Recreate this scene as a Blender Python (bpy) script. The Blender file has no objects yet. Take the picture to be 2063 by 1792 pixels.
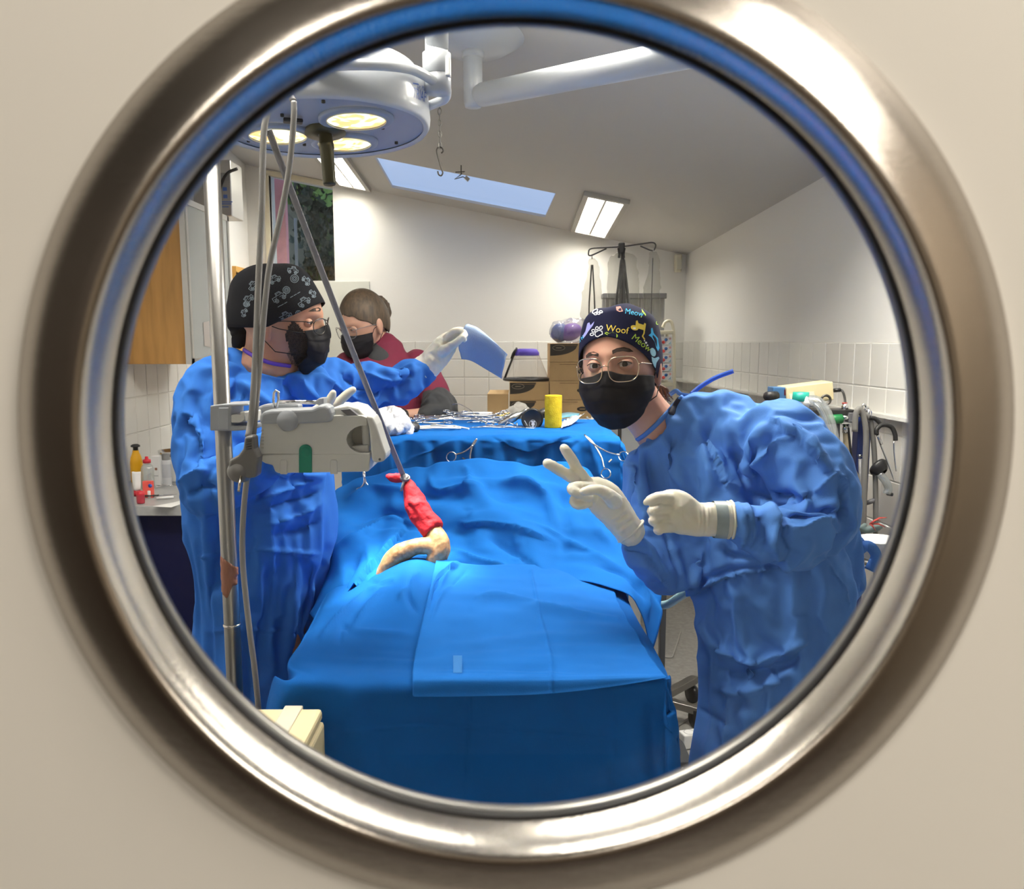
import bpy, bmesh, math, random
import numpy as np
from mathutils import Vector, Matrix, Euler
from mathutils.bvhtree import BVHTree

random.seed(7)
rng = np.random.default_rng(7)
scene = bpy.context.scene
col = scene.collection

# ------------------------------------------------------------------ camera
FPX, CX, CY = 1650.0, 1031.5, 896.0
PITCH = math.radians(7.29)
CAM = Vector((0.0, 0.0, 1.55))
RIGHT = Vector((1, 0, 0))
FWD = Vector((0, math.cos(PITCH), -math.sin(PITCH)))
UPV = Vector((0, math.sin(PITCH), math.cos(PITCH)))
cam_data = bpy.data.cameras.new('camera')
cam_data.sensor_fit = 'HORIZONTAL'
cam_data.sensor_width = 36.0
cam_data.lens = 36.0 * FPX / 2063.0
cam_data.clip_start = 0.02
cam_data.dof.use_dof = True
cam_data.dof.focus_distance = 1.9
cam_data.dof.aperture_fstop = 11.0
cam = bpy.data.objects.new('camera', cam_data)
col.objects.link(cam)
cam.location = CAM
cam.rotation_euler = (math.pi / 2 - PITCH, 0, 0)
scene.camera = cam

# ------------------------------------------------------------------ world: pale overcast sky
world = bpy.data.worlds.new('sky')
scene.world = world
world.use_nodes = True
wb = world.node_tree.nodes['Background']
wb.inputs['Color'].default_value = (0.50, 0.66, 0.98, 1)
wb.inputs['Strength'].default_value = 0.95

# ------------------------------------------------------------------ colour management
scene.view_settings.view_transform = 'Standard'
scene.view_settings.look = 'None'
scene.view_settings.gamma = 1.0
scene.view_settings.use_curve_mapping = False
scene.view_settings.exposure = 0.0
scene.cycles.use_denoising = True
scene.cycles.max_bounces = 10
scene.cycles.transparent_max_bounces = 24
scene.cycles.sample_clamp_indirect = 6.0

# ------------------------------------------------------------------ helpers
def ray(px, py):
    return FWD + RIGHT * ((px - CX) / FPX) + UPV * ((CY - py) / FPX)

def P(px, py, Y):
    d = ray(px, py)
    return CAM + d * (Y / d.y)

def Pz(px, py, z):
    d = ray(px, py)
    return CAM + d * ((z - CAM.z) / d.z)

def Pplane(px, py, p0, n):
    d = ray(px, py)
    return CAM + d * ((p0 - CAM).dot(n) / d.dot(n))

def mpp(Y):            # metres per photograph pixel at distance Y
    return Y / FPX

def project(v):
    v = np.asarray(v, float)
    r = v - np.array(CAM)
    x = r @ np.array(RIGHT); y = r @ np.array(UPV); z = r @ np.array(FWD)
    z = np.maximum(z, 1e-4)
    return np.stack([CX + FPX * x / z, CY - FPX * y / z], 1)

MATS = {}
def mat(name, color=(0.8, 0.8, 0.8), rough=0.5, metal=0.0, noise=0.0, nscale=20.0, bump=0.0, bscale=60.0,
        trans=0.0, ior=1.45, emit=None, estr=0.0, spec=0.5, sheen=0.0, color2=None, stretch=None, sss=0.0, coat=0.0, aniso=0.0, detail=4.0):
    if name in MATS:
        return MATS[name]
    m = bpy.data.materials.new(name)
    m.use_nodes = True
    nt = m.node_tree
    b = nt.nodes['Principled BSDF']
    b.inputs['Base Color'].default_value = (*color, 1)
    b.inputs['Roughness'].default_value = rough
    b.inputs['Metallic'].default_value = metal
    b.inputs['IOR'].default_value = ior
    b.inputs['Specular IOR Level'].default_value = spec
    b.inputs['Transmission Weight'].default_value = trans
    b.inputs['Sheen Weight'].default_value = sheen
    b.inputs['Coat Weight'].default_value = coat
    b.inputs['Anisotropic'].default_value = aniso
    if sss:
        b.inputs['Subsurface Weight'].default_value = sss
        b.inputs['Subsurface Radius'].default_value = (0.012, 0.005, 0.003)
        b.inputs['Subsurface Scale'].default_value = 0.5
    if emit is not None:
        b.inputs['Emission Color'].default_value = (*emit, 1)
        b.inputs['Emission Strength'].default_value = estr
    if noise or bump:
        tc = nt.nodes.new('ShaderNodeTexCoord')
        src = tc.outputs['Object']
        if stretch:
            mp = nt.nodes.new('ShaderNodeMapping')
            mp.inputs['Scale'].default_value = stretch
            nt.links.new(src, mp.inputs['Vector'])
            src = mp.outputs['Vector']
        if noise:
            n = nt.nodes.new('ShaderNodeTexNoise')
            n.inputs['Scale'].default_value = nscale
            n.inputs['Detail'].default_value = detail
            nt.links.new(src, n.inputs['Vector'])
            r = nt.nodes.new('ShaderNodeMix'); r.data_type = 'RGBA'
            c2 = color2 if color2 else tuple(max(0.0, c * (1 - noise)) for c in color)
            r.inputs['A'].default_value = (*color, 1)
            r.inputs['B'].default_value = (*c2, 1)
            cr = nt.nodes.new('ShaderNodeMapRange')
            cr.inputs['From Min'].default_value = 0.35; cr.inputs['From Max'].default_value = 0.68
            nt.links.new(n.outputs['Fac'], cr.inputs['Value'])
            nt.links.new(cr.outputs['Result'], r.inputs['Factor'])
            nt.links.new(r.outputs['Result'], b.inputs['Base Color'])
        if bump:
            n2 = nt.nodes.new('ShaderNodeTexNoise')
            n2.inputs['Scale'].default_value = bscale
            n2.inputs['Detail'].default_value = 3
            nt.links.new(src, n2.inputs['Vector'])
            bp = nt.nodes.new('ShaderNodeBump')
            bp.inputs['Strength'].default_value = bump
            bp.inputs['Distance'].default_value = 0.002
            nt.links.new(n2.outputs['Fac'], bp.inputs['Height'])
            nt.links.new(bp.outputs['Normal'], b.inputs['Normal'])
    MATS[name] = m
    return m

def clear_mat(name, tint=(1, 1, 1), refl=0.06, rough=0.02, haze=0.0, hazecol=(0.8, 0.8, 0.8), ior=1.45):
    """thin clear sheet: see-through with a fresnel reflection and an optional milky film"""
    if name in MATS:
        return MATS[name]
    m = bpy.data.materials.new(name)
    m.use_nodes = True
    nt = m.node_tree
    nt.nodes.clear()
    out = nt.nodes.new('ShaderNodeOutputMaterial')
    tr = nt.nodes.new('ShaderNodeBsdfTransparent'); tr.inputs['Color'].default_value = (*tint, 1)
    gl = nt.nodes.new('ShaderNodeBsdfGlossy'); gl.inputs['Roughness'].default_value = rough
    lw = nt.nodes.new('ShaderNodeFresnel'); lw.inputs['IOR'].default_value = ior
    ge = nt.nodes.new('ShaderNodeNewGeometry')
    mr = nt.nodes.new('ShaderNodeMapRange'); mr.inputs['To Min'].default_value = ior; mr.inputs['To Max'].default_value = 1 / ior
    nt.links.new(ge.outputs['Backfacing'], mr.inputs['Value']); nt.links.new(mr.outputs['Result'], lw.inputs['IOR'])
    mx = nt.nodes.new('ShaderNodeMath'); mx.operation = 'MAXIMUM'; mx.inputs[1].default_value = refl
    nt.links.new(lw.outputs['Fac'], mx.inputs[0])
    mix = nt.nodes.new('ShaderNodeMixShader')
    nt.links.new(mx.outputs[0], mix.inputs['Fac'])
    base = tr
    if haze:
        df = nt.nodes.new('ShaderNodeBsdfDiffuse'); df.inputs['Color'].default_value = (*hazecol, 1)
        m2 = nt.nodes.new('ShaderNodeMixShader'); m2.inputs['Fac'].default_value = haze
        nt.links.new(tr.outputs[0], m2.inputs[1]); nt.links.new(df.outputs[0], m2.inputs[2])
        base = m2
    nt.links.new(base.outputs[0], mix.inputs[1]); nt.links.new(gl.outputs[0], mix.inputs[2])
    nt.links.new(mix.outputs[0], out.inputs['Surface'])
    MATS[name] = m
    return m

def tag(o, label=None, cat=None, group=None, kind=None):
    if label: o['label'] = label
    if cat: o['category'] = cat
    if group: o['group'] = group
    if kind: o['kind'] = kind
    return o

def empty(name, loc=(0, 0, 0), label=None, cat=None, group=None, kind=None):
    o = bpy.data.objects.new(name, None)
    o.empty_display_size = 0.05
    col.objects.link(o)
    o.location = loc
    return tag(o, label, cat, group, kind)

def frame(z, hint=None):
    z = Vector(z).normalized()
    h = Vector(hint) if hint is not None else (Vector((0, 0, 1)) if abs(z.z) < 0.9 else Vector((1, 0, 0)))
    x = h.cross(z)
    if x.length < 1e-6:
        x = Vector((0, 1, 0)).cross(z)
    x.normalize()
    return x, z.cross(x), z

def smooth_path(pts, n=6, closed=False):
    """Catmull-Rom through pts (tuples of any size)"""
    A = [np.array(p, float) for p in pts]
    if len(A) < 3:
        return A
    out = []
    m = len(A)
    rngi = range(m if closed else m - 1)
    for i in rngi:
        if closed:
            p0, p1, p2, p3 = A[(i - 1) % m], A[i], A[(i + 1) % m], A[(i + 2) % m]
        else:
            p1, p2 = A[i], A[i + 1]
            p0 = A[i - 1] if i > 0 else 2 * p1 - p2
            p3 = A[i + 2] if i + 2 < m else 2 * p2 - p1
        for k in range(n):
            t = k / n
            out.append(0.5 * ((2 * p1) + (-p0 + p2) * t + (2 * p0 - 5 * p1 + 4 * p2 - p3) * t * t + (-p0 + 3 * p1 - 3 * p2 + p3) * t ** 3))
    if not closed:
        out.append(A[-1])
    return out

class MB:
    """collects shapes; build() links them as ONE mesh object"""
    def __init__(s):
        s.v = []; s.f = []; s.sm = []
    def add(s, v, f, smooth=False):
        o = len(s.v)
        s.v += [tuple(p) for p in v]
        s.f += [tuple(i + o for i in q) for q in f]
        s.sm += [smooth] * len(f)
        return s
    def box(s, c, size, rot=None, bev=0.0):
        c = Vector(c); hx, hy, hz = (k / 2 for k in size)
        M = rot if rot is not None else Matrix.Identity(3)
        if bev <= 0 or bev * 2 >= min(size):
            v = [c + M @ Vector((x, y, z)) for x in (-hx, hx) for y in (-hy, hy) for z in (-hz, hz)]
            f = [(0, 1, 3, 2), (4, 6, 7, 5), (0, 4, 5, 1), (2, 3, 7, 6), (0, 2, 6, 4), (1, 5, 7, 3)]
            return s.add(v, f)
        bm = bmesh.new()
        bmesh.ops.create_cube(bm, size=1)
        bmesh.ops.scale(bm, vec=size, verts=bm.verts)
        bmesh.ops.bevel(bm, geom=list(bm.edges), offset=bev, segments=2, affect='EDGES', profile=0.6)
        bm.verts.index_update()
        s.add([c + M @ p.co for p in bm.verts], [[q.index for q in fc.verts] for fc in bm.faces])
        bm.free()
        return s
    def tube(s, pts, r, seg=10, closed=False, caps=True, flat=1.0, hint=None, smooth=True):
        pts = [Vector(p) for p in pts]
        n = len(pts)
        rs = r if hasattr(r, '__len__') else [r] * n
        rings = []
        px = None
        for i, p in enumerate(pts):
            if closed:
                t = pts[(i + 1) % n] - pts[(i - 1) % n]
            else:
                t = pts[min(i + 1, n - 1)] - pts[max(i - 1, 0)]
            if t.length < 1e-9: t = Vector((0, 0, 1))
            t.normalize()
            if px is None:
                x, y, _ = frame(t, hint)
            else:
                x = px - t * px.dot(t)
                if x.length < 1e-6: x, _, _ = frame(t, hint)
                x.normalize(); y = t.cross(x)
            px = x
            rings.append([p + x * (math.cos(a) * rs[i]) + y * (math.sin(a) * rs[i] * flat) for a in [2 * math.pi * k / seg for k in range(seg)]])
        v = [q for rg in rings for q in rg]
        f = []
        m = n if closed else n - 1
        for i in range(m):
            j = (i + 1) % n
            for k in range(seg):
                k2 = (k + 1) % seg
                f.append((i * seg + k, i * seg + k2, j * seg + k2, j * seg + k))
        s.add(v, f, smooth)
        if caps and not closed:
            s.add(rings[0], [tuple(reversed(range(seg)))])
            s.add(rings[-1], [tuple(range(seg))])
        return s
    def cyl(s, a, b, r, r2=None, seg=20, smooth=True, bev=0.0):
        r2 = r if r2 is None else r2
        if bev:
            a, b = Vector(a), Vector(b); d = (b - a).normalized()
            return s.tube([a, a + d * bev, b - d * bev, b], [r - bev, r, r2, r2 - bev], seg, smooth=smooth)
        return s.tube([a, b], [r, r2], seg, smooth=smooth)
    def lathe(s, o, prof, axis=(0, 0, 1), seg=28, smooth=True, arc=None, hint=None):
        """prof: (radius, height) along axis from o"""
        o = Vector(o); x, y, z = frame(axis, hint)
        v = []; f = []
        n = seg if arc is None else seg + 1
        for (r, h) in prof:
            for k in range(n):
                a = (2 * math.pi if arc is None else arc) * k / seg
                v.append(o + x * (math.cos(a) * r) + y * (math.sin(a) * r) + z * h)
        for i in range(len(prof) - 1):
            for k in range(seg):
                k2 = (k + 1) % n
                f.append((i * n + k, i * n + k2, (i + 1) * n + k2, (i + 1) * n + k))
        return s.add(v, f, smooth)
    def ell(s, c, r, rot=None, seg=20, rings=12):
        c = Vector(c); M = rot if rot is not None else Matrix.Identity(3)
        v = []; f = []
        for i in range(rings + 1):
            t = math.pi * i / rings
            for k in range(seg):
                a = 2 * math.pi * k / seg
                v.append(c + M @ Vector((r[0] * math.sin(t) * math.cos(a), r[1] * math.sin(t) * math.sin(a), r[2] * math.cos(t))))
        for i in range(rings):
            for k in range(seg):
                k2 = (k + 1) % seg
                f.append((i * seg + k, (i + 1) * seg + k, (i + 1) * seg + k2, i * seg + k2))
        return s.add(v, f, True)
    def prism(s, poly, d, smooth=False):
        """poly: 3-D outline, extruded by vector d"""
        d = Vector(d); n = len(poly)
        a = [Vector(p) for p in poly]; b = [p + d for p in a]
        f = [tuple(reversed(range(n))), tuple(range(n, 2 * n))]
        f += [(i, (i + 1) % n, n + (i + 1) % n, n + i) for i in range(n)]
        return s.add(a + b, f, smooth)
    def build(s, name, m=None, parent=None, mods=None):
        me = bpy.data.meshes.new(name)
        me.from_pydata([tuple(p) for p in s.v], [], s.f)
        me.polygons.foreach_set('use_smooth', s.sm)
        bm = bmesh.new(); bm.from_mesh(me)
        bmesh.ops.remove_doubles(bm, verts=bm.verts, dist=1e-6)
        bmesh.ops.recalc_face_normals(bm, faces=bm.faces)
        bm.to_mesh(me); bm.free()
        return link(name, me, m, parent)

def link(name, me, m=None, parent=None):
    o = bpy.data.objects.new(name, me)
    col.objects.link(o)
    if m is not None:
        me.materials.clear()
        me.materials.append(m)
    if parent is not None:
        parent_keep(o, parent)
    return o

_WM = {}
def wm_of(o):
    if o is None: return Matrix.Identity(4)
    return wm_of(o.parent) @ o.matrix_parent_inverse @ o.matrix_basis if o.parent else o.matrix_basis.copy()

def parent_keep(o, p):
    o.parent = p
    o.matrix_parent_inverse = wm_of(p).inverted()

def recentre(o):
    """moves a mesh object's origin to the base of its mesh"""
    me = o.data
    n = len(me.vertices); a = np.empty(n * 3); me.vertices.foreach_get('co', a); a = a.reshape(-1, 3)
    c = (a.min(0) + a.max(0)) / 2; c[2] = a[:, 2].min()
    me.vertices.foreach_set('co', (a - c).ravel()); me.update()
    o.location = Vector(c) + o.location
    return o

def one(name, mb, m, label, cat, group=None):
    o = mb.build(name, m)
    recentre(o)
    return tag(o, label, cat, group)

# gradient noise -----------------------------------------------------------
_perm = np.concatenate([rng.permutation(256)] * 2)
_grad = rng.normal(size=(256, 3)); _grad /= np.linalg.norm(_grad, axis=1)[:, None]
def pnoise(p):
    p = np.asarray(p, float)
    i = np.floor(p).astype(int); f = p - i; i &= 255
    u = f * f * f * (f * (f * 6 - 15) + 10)
    r = 0
    for dx in (0, 1):
        for dy in (0, 1):
            for dz in (0, 1):
                h = _perm[_perm[_perm[(i[:, 0] + dx) & 255] + ((i[:, 1] + dy) & 255)] + ((i[:, 2] + dz) & 255)]
                g = _grad[h]
                d = g[:, 0] * (f[:, 0] - dx) + g[:, 1] * (f[:, 1] - dy) + g[:, 2] * (f[:, 2] - dz)
                w = (u[:, 0] if dx else 1 - u[:, 0]) * (u[:, 1] if dy else 1 - u[:, 1]) * (u[:, 2] if dz else 1 - u[:, 2])
                r = r + d * w
    return r

def ridged(p, scale, octaves=2):
    q = np.asarray(p) * scale
    w = np.stack([pnoise(q * 0.6 + 13.1), pnoise(q * 0.6 + 51.7), pnoise(q * 0.6 + 97.3)], 1)
    q = q + w * 0.9
    s = 0; a = 1.0
    for k in range(octaves):
        s = s + a * (0.35 - np.abs(pnoise(q * (2.03 ** k) + 7.7 * k)))
        a *= 0.5
    return s

def get_co(me):
    a = np.empty(len(me.vertices) * 3); me.vertices.foreach_get('co', a); return a.reshape(-1, 3)
def set_co(me, a):
    me.vertices.foreach_set('co', np.ascontiguousarray(a).ravel()); me.update()
def get_no(me):
    a = np.empty(len(me.vertices) * 3); me.vertices.foreach_get('normal', a); return a.reshape(-1, 3)

def seg_dist(q, line):
    """distance in px of points q to a polyline, and the parameter 0..1 along it, and signed side"""
    best = np.full(len(q), 1e9); tt = np.zeros(len(q)); sd = np.zeros(len(q))
    L = [np.array(p[:2], float) for p in line]
    lens = [np.linalg.norm(L[i + 1] - L[i]) for i in range(len(L) - 1)]
    tot = sum(lens); acc = 0
    for i in range(len(L) - 1):
        d = L[i + 1] - L[i]; l = max(lens[i], 1e-6)
        r = q - L[i]
        t = np.clip((r @ d) / (l * l), 0, 1)
        e = r - t[:, None] * d
        dist = np.hypot(e[:, 0], e[:, 1])
        s = np.sign(d[0] * r[:, 1] - d[1] * r[:, 0])
        m = dist < best
        best[m] = dist[m]; tt[m] = (acc + t[m] * l) / tot; sd[m] = s[m]
        acc += l
    return best, tt, sd

def apply_folds(me, folds, facing=True, scale=1.0):
    """cloth folds modelled along lines on the side that faces the doorway.
    fold: (kind, amplitude in mm, width in px, [points])"""
    co = get_co(me); no = get_no(me)
    q = project(co)
    view = co - np.array(CAM); view /= np.linalg.norm(view, axis=1)[:, None]
    fac = np.clip(-(view * no).sum(1) * 3.0, 0, 1) if facing else np.ones(len(co))
    disp = np.zeros(len(co))
    for fo in folds:
        kind, amp, w, line = fo[:4]
        line = smooth_path(line, 4)
        xs = [p[0] for p in line]; ys = [p[1] for p in line]
        R = 5 * w
        sel = np.where((q[:, 0] > min(xs) - R) & (q[:, 0] < max(xs) + R) & (q[:, 1] > min(ys) - R) & (q[:, 1] < max(ys) + R) & (fac > 0))[0]
        if len(sel) == 0: continue
        d, t, sd = seg_dist(q[sel], line)
        taper = np.clip(np.minimum(t, 1 - t) * 4, 0, 1) if not (len(fo) > 4 and fo[4]) else np.ones(len(t))
        a = amp * 0.001
        if kind == 'r':      # rounded fold
            h = np.exp(-(d / w) ** 2)
        elif kind == 's':    # sharp ridge or groove
            h = np.exp(-d / w)
        elif kind == 't':    # step: raised on the left-hand side of the line, falling off slowly
            h = np.where(sd < 0, np.exp(-d / (w * 3)), -0.25 * np.exp(-d / (w * 0.7)))
        disp[sel] += a * h * taper
    co += no * (disp * fac * scale)[:, None]
    set_co(me, co)

def crumple(me, amp, scale, octaves=2, mask=None):
    co = get_co(me); no = get_no(me)
    h = ridged(co, scale, octaves)
    if mask is not None: h = h * mask(co)
    set_co(me, co + no * (h * amp)[:, None])

def wrinkle(me, waves=(), creases=(), mask=None):
    """crisp sheet wrinkles. waves: (amp, scale, dir, stretch) broad swells; creases: (amp, scale, dir, stretch, width) thin fold lines"""
    co = get_co(me); no = get_no(me)
    d = np.zeros(len(co))
    def warp(scale, dr, st):
        u = np.array(dr, float); u /= np.linalg.norm(u)
        along = co @ u
        p = co - np.outer(along, u) * (1 - st)
        return p * scale
    for k, (a, s_, dr, st) in enumerate(waves):
        d += a * pnoise(warp(s_, dr, st) + 31.7 * (k + 1)) * 1.6
    for k, (a, s_, dr, st, w) in enumerate(creases):
        q = warp(s_, dr, st) + 11.3 * (k + 1)
        q = q + 0.35 * np.stack([pnoise(q * .7 + 5), pnoise(q * .7 + 25), pnoise(q * .7 + 45)], 1)
        n = pnoise(q)
        sg = np.clip(pnoise(q * .55 + 77) * 6, -1, 1)
        gate = np.clip(pnoise(q * .8 + 177) * 4 + .6, 0, 1)
        d += a * np.exp(-np.abs(n) / w) * sg * gate
    if mask is not None: d = d * mask(co)
    set_co(me, co + no * d[:, None])

def quads_of(me):
    nl = len(me.loops)
    lv = np.empty(nl, int); me.loops.foreach_get('vertex_index', lv)
    ls = np.empty(len(me.polygons), int); me.polygons.foreach_get('loop_start', ls)
    lt = np.empty(len(me.polygons), int); me.polygons.foreach_get('loop_total', lt)
    q = ls[lt == 4]
    return lv[q], lv[q + 1], lv[q + 2], lv[q + 3]

def buckle(me, excess=.10, u=(0, 0, 1), iso=.25, iters=120, hold=.01, seed=.01, sscale=9, bend=.0, mask=None, grav=0.0):
    """gives the sheet a little more cloth than the shape needs and lets it buckle into folds that run along u"""
    x0 = get_co(me); no = get_no(me)
    n = len(x0)
    a, b, c, d = quads_of(me)
    E = np.concatenate([np.stack(t, 1) for t in ((a, b), (b, c), (c, d), (d, a), (a, c), (b, d))])
    E.sort(axis=1); E = np.unique(E, axis=0)
    i, j = E[:, 0], E[:, 1]
    dv = x0[j] - x0[i]; L = np.linalg.norm(dv, axis=1) + 1e-9
    u = np.array(u, float)
    if u.ndim == 1: u = np.tile(u / np.linalg.norm(u), (n, 1))
    al = np.abs((dv * u[i]).sum(1)) / L
    ex = excess * (iso + (1 - iso) * (1 - al ** 2))
    if mask is not None:
        mk = mask(x0); ex = ex * (mk[i] + mk[j]) / 2
    R = L * (1 + ex)
    ij = np.concatenate([i, j])
    val = np.bincount(ij, minlength=n)[:, None].astype(float); val[val == 0] = 1
    p = x0 - u * ((x0 * u).sum(1) * .7)[:, None]
    x = x0 + no * (seed * (pnoise(p * sscale) * 2 + pnoise(p * sscale * 2.1 + 9)))[:, None]
    for it in range(iters):
        dd = x[j] - x[i]; l = np.linalg.norm(dd, axis=1) + 1e-9
        cor = dd * ((l - R) / l * .5)[:, None]
        acc = np.stack([np.bincount(ij, np.concatenate([cor[:, k], -cor[:, k]]), minlength=n) for k in range(3)], 1)
        x = x + acc / val * 2.6
        if bend:
            su = np.stack([np.bincount(ij, np.concatenate([x[j, k], x[i, k]]), minlength=n) for k in range(3)], 1) / val
            x = x + bend * ((su - x) - .0)
        x = x + hold * (x0 - x)
        if grav: x[:, 2] -= grav
    if mask is not None: x = x0 + (x - x0) * np.clip(mk, 0, 1)[:, None]
    set_co(me, x)

def subsurf(me, levels=1):
    """bakes Catmull-Clark smoothing into a mesh"""
    o = bpy.data.objects.new('tmp', me); col.objects.link(o)
    md = o.modifiers.new('s', 'SUBSURF'); md.levels = levels; md.render_levels = levels
    dg = bpy.context.evaluated_depsgraph_get()
    m2 = bpy.data.meshes.new_from_object(o.evaluated_get(dg))
    bpy.data.objects.remove(o, do_unlink=True)
    m2.polygons.foreach_set('use_smooth', [True] * len(m2.polygons))
    return m2

def drape_cloth(o, folds, u, big=.10, small=.04, sscale=7, iso=.6, seed=.02, hold=.008, fscale=1.0, mask=None):
    buckle(o.data, big, u, iso, 130, hold, seed, sscale, mask=mask)
    o.data = subsurf(o.data, 1)
    if small: buckle(o.data, small, u, .7, 30, .02, .003, 14, mask=mask)
    o.data = subsurf(o.data, 1)
    apply_folds(o.data, [(f[0], f[1], f[2] * .7) + tuple(f[3:]) for f in folds], scale=fscale)

def net(ctrl, nu=6, nv=6):
    """fine grid through a coarse net of 3-D control points (rows of equal length)"""
    rows = [smooth_path([tuple(p) for p in r], nu) for r in ctrl]
    cols = list(zip(*rows))
    fine = [smooth_path([tuple(p) for p in c], nv) for c in cols]
    return np.array(fine).transpose(1, 0, 2)      # v, u, 3

def grid_mesh(name, G, m, parent=None, thick=0.0, off=1.0):
    h, w = G.shape[:2]
    me = bpy.data.meshes.new(name)
    f = [(i * w + j, i * w + j + 1, (i + 1) * w + j + 1, (i + 1) * w + j) for i in range(h - 1) for j in range(w - 1)]
    me.from_pydata([tuple(p) for p in G.reshape(-1, 3)], [], f)
    me.polygons.foreach_set('use_smooth', [True] * len(f))
    me.update()
    # face the camera side
    n = get_no(me); c = get_co(me)
    if ((c - np.array(CAM)) * n).sum() > 0:
        me.flip_normals()
    o = link(name, me, m, parent)
    if thick:
        md = o.modifiers.new('thickness', 'SOLIDIFY'); md.thickness = thick; md.offset = -1
    return o

def remesh(name, mb, voxel, m=None, parent=None, smooth=3, fac=0.5):
    """melts overlapping shapes into one continuous surface"""
    o = mb.build(name + '_src')
    md = o.modifiers.new('r', 'REMESH'); md.mode = 'VOXEL'; md.voxel_size = voxel; md.use_smooth_shade = True
    if smooth:
        sm = o.modifiers.new('s', 'SMOOTH'); sm.iterations = smooth; sm.factor = fac
    dg = bpy.context.evaluated_depsgraph_get()
    me = bpy.data.meshes.new_from_object(o.evaluated_get(dg))
    bpy.data.objects.remove(o, do_unlink=True)
    me.name = name
    me.polygons.foreach_set('use_smooth', [True] * len(me.polygons))
    return link(name, me, m, parent)

def tpx(mb, pts, seg=20, n=5, depth=1.0, ends=True):
    """limb or body tube: pts = (px, py, Y, radius_px[, depth_radius_px]); cross-sections lie across the limb, melted later"""
    sp = smooth_path([tuple(p) if len(p) == 5 else (*p, p[3] * depth) for p in pts], n)
    C = [P(p[0], p[1], p[2]) for p in sp]
    rings = []
    for i, c in enumerate(C):
        t = C[min(i + 1, len(C) - 1)] - C[max(i - 1, 0)]
        t.normalize()
        vd = (c - CAM).normalized()
        a = vd.cross(t)
        if a.length < 0.2:
            a = RIGHT - t * RIGHT.dot(t)
        a.normalize()
        b = t.cross(a).normalized()
        k = mpp(sp[i][2])
        ra, rb = sp[i][3] * k, sp[i][4] * k
        rings.append([c + a * (math.cos(w) * ra) + b * (math.sin(w) * rb) for w in [2 * math.pi * j / seg for j in range(seg)]])
    if ends:   # round the ends
        for (idx, sgn) in ((0, -1), (-1, 1)):
            c = C[idx]; t = (C[1] - C[0]) if idx == 0 else (C[-1] - C[-2])
            t.normalize()
            k = mpp(sp[idx][2]); L = min(sp[idx][3], sp[idx][4]) * k
            base = rings[idx]
            extra = []
            for (s, h) in ((0.86, 0.5), (0.5, 0.86), (0.08, 1.0)):
                extra.append([c + (q - c) * s + t * (sgn * L * h) for q in base])
            rings = (extra[::-1] + rings) if idx == 0 else (rings + extra)
    v = [q for r in rings for q in r]
    f = []
    for i in range(len(rings) - 1):
        for k in range(seg):
            k2 = (k + 1) % seg
            f.append((i * seg + k, i * seg + k2, (i + 1) * seg + k2, (i + 1) * seg + k))
    f.append(tuple(reversed(range(seg)))); f.append(tuple(range((len(rings) - 1) * seg, len(rings) * seg)))
    mb.add(v, f, True)
    return mb

def text_outline(txt, size=1.0):
    """flat text as (verts2d, faces), x from 0, baseline 0, cap height about 0.7*size"""
    cu = bpy.data.curves.new('t', 'FONT'); cu.body = txt; cu.size = size; cu.resolution_u = 3
    o = bpy.data.objects.new('t', cu); col.objects.link(o)
    dg = bpy.context.evaluated_depsgraph_get()
    me = bpy.data.meshes.new_from_object(o.evaluated_get(dg))
    v = [(p.co.x, p.co.y) for p in me.vertices]; f = [tuple(p.vertices) for p in me.polygons]
    bpy.data.objects.remove(o, do_unlink=True); bpy.data.curves.remove(cu); bpy.data.meshes.remove(me)
    return v, f

def text_on(name, txt, origin, ux, uy, size, m, parent=None, lift=0.0006, bold=0.0):
    """lettering laid on a flat face: ux = reading direction, uy = up"""
    v, f = text_outline(txt, size)
    ux = Vector(ux).normalized(); uy = Vector(uy).normalized(); n = ux.cross(uy)
    o = Vector(origin)
    mb = MB(); mb.add([o + ux * a + uy * b + n * lift for a, b in v], f)
    return mb.build(name, m, parent)

def bvh_of(objs):
    v = []; f = []
    dg = bpy.context.evaluated_depsgraph_get()
    for o in objs:
        me = o.data; k = len(v); M = wm_of(o)
        v += [M @ p.co for p in me.vertices]
        f += [[i + k for i in p.vertices] for p in me.polygons]
    return BVHTree.FromPolygons(v, f)

def path_on(bvh, pts, lift=.001, n=6):
    out = []
    for p in smooth_path(pts, n):
        hit, no, _, _ = bvh.ray_cast(CAM, ray(p[0], p[1]).normalized())
        if hit is not None:
            out.append(hit + (CAM - hit).normalized() * lift)
    return out

def print_on(name, bvh, polys, m, parent, lift=0.0008, faces=None):
    """flat print pressed onto a curved surface. polys: lists of (px,py) outlines found on that surface"""
    mb = MB()
    for poly in polys:
        v = []
        for (x, y) in poly:
            hit, no, _, _ = bvh.ray_cast(CAM, ray(x, y).normalized())
            if hit is None: v = None; break
            if no.dot(ray(x, y)) > 0: no = -no
            v.append(hit + no * lift)
        if v and len(v) > 2:
            mb.add(v, [tuple(range(len(v)))])
    if not mb.v: return None
    return mb.build(name, m, parent)

def stroke(pts, w):
    """a drawn line as small quads"""
    out = []
    p = [np.array(a, float) for a in pts]
    for i in range(len(p) - 1):
        d = p[i + 1] - p[i]; l = np.linalg.norm(d)
        if l < 1e-6: continue
        d = d / l; n = np.array((-d[1], d[0])) * w / 2; e = d * w * 0.3
        out.append([tuple(p[i] - n - e), tuple(p[i + 1] - n + e), tuple(p[i + 1] + n + e), tuple(p[i] + n - e)])
    return out

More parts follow.
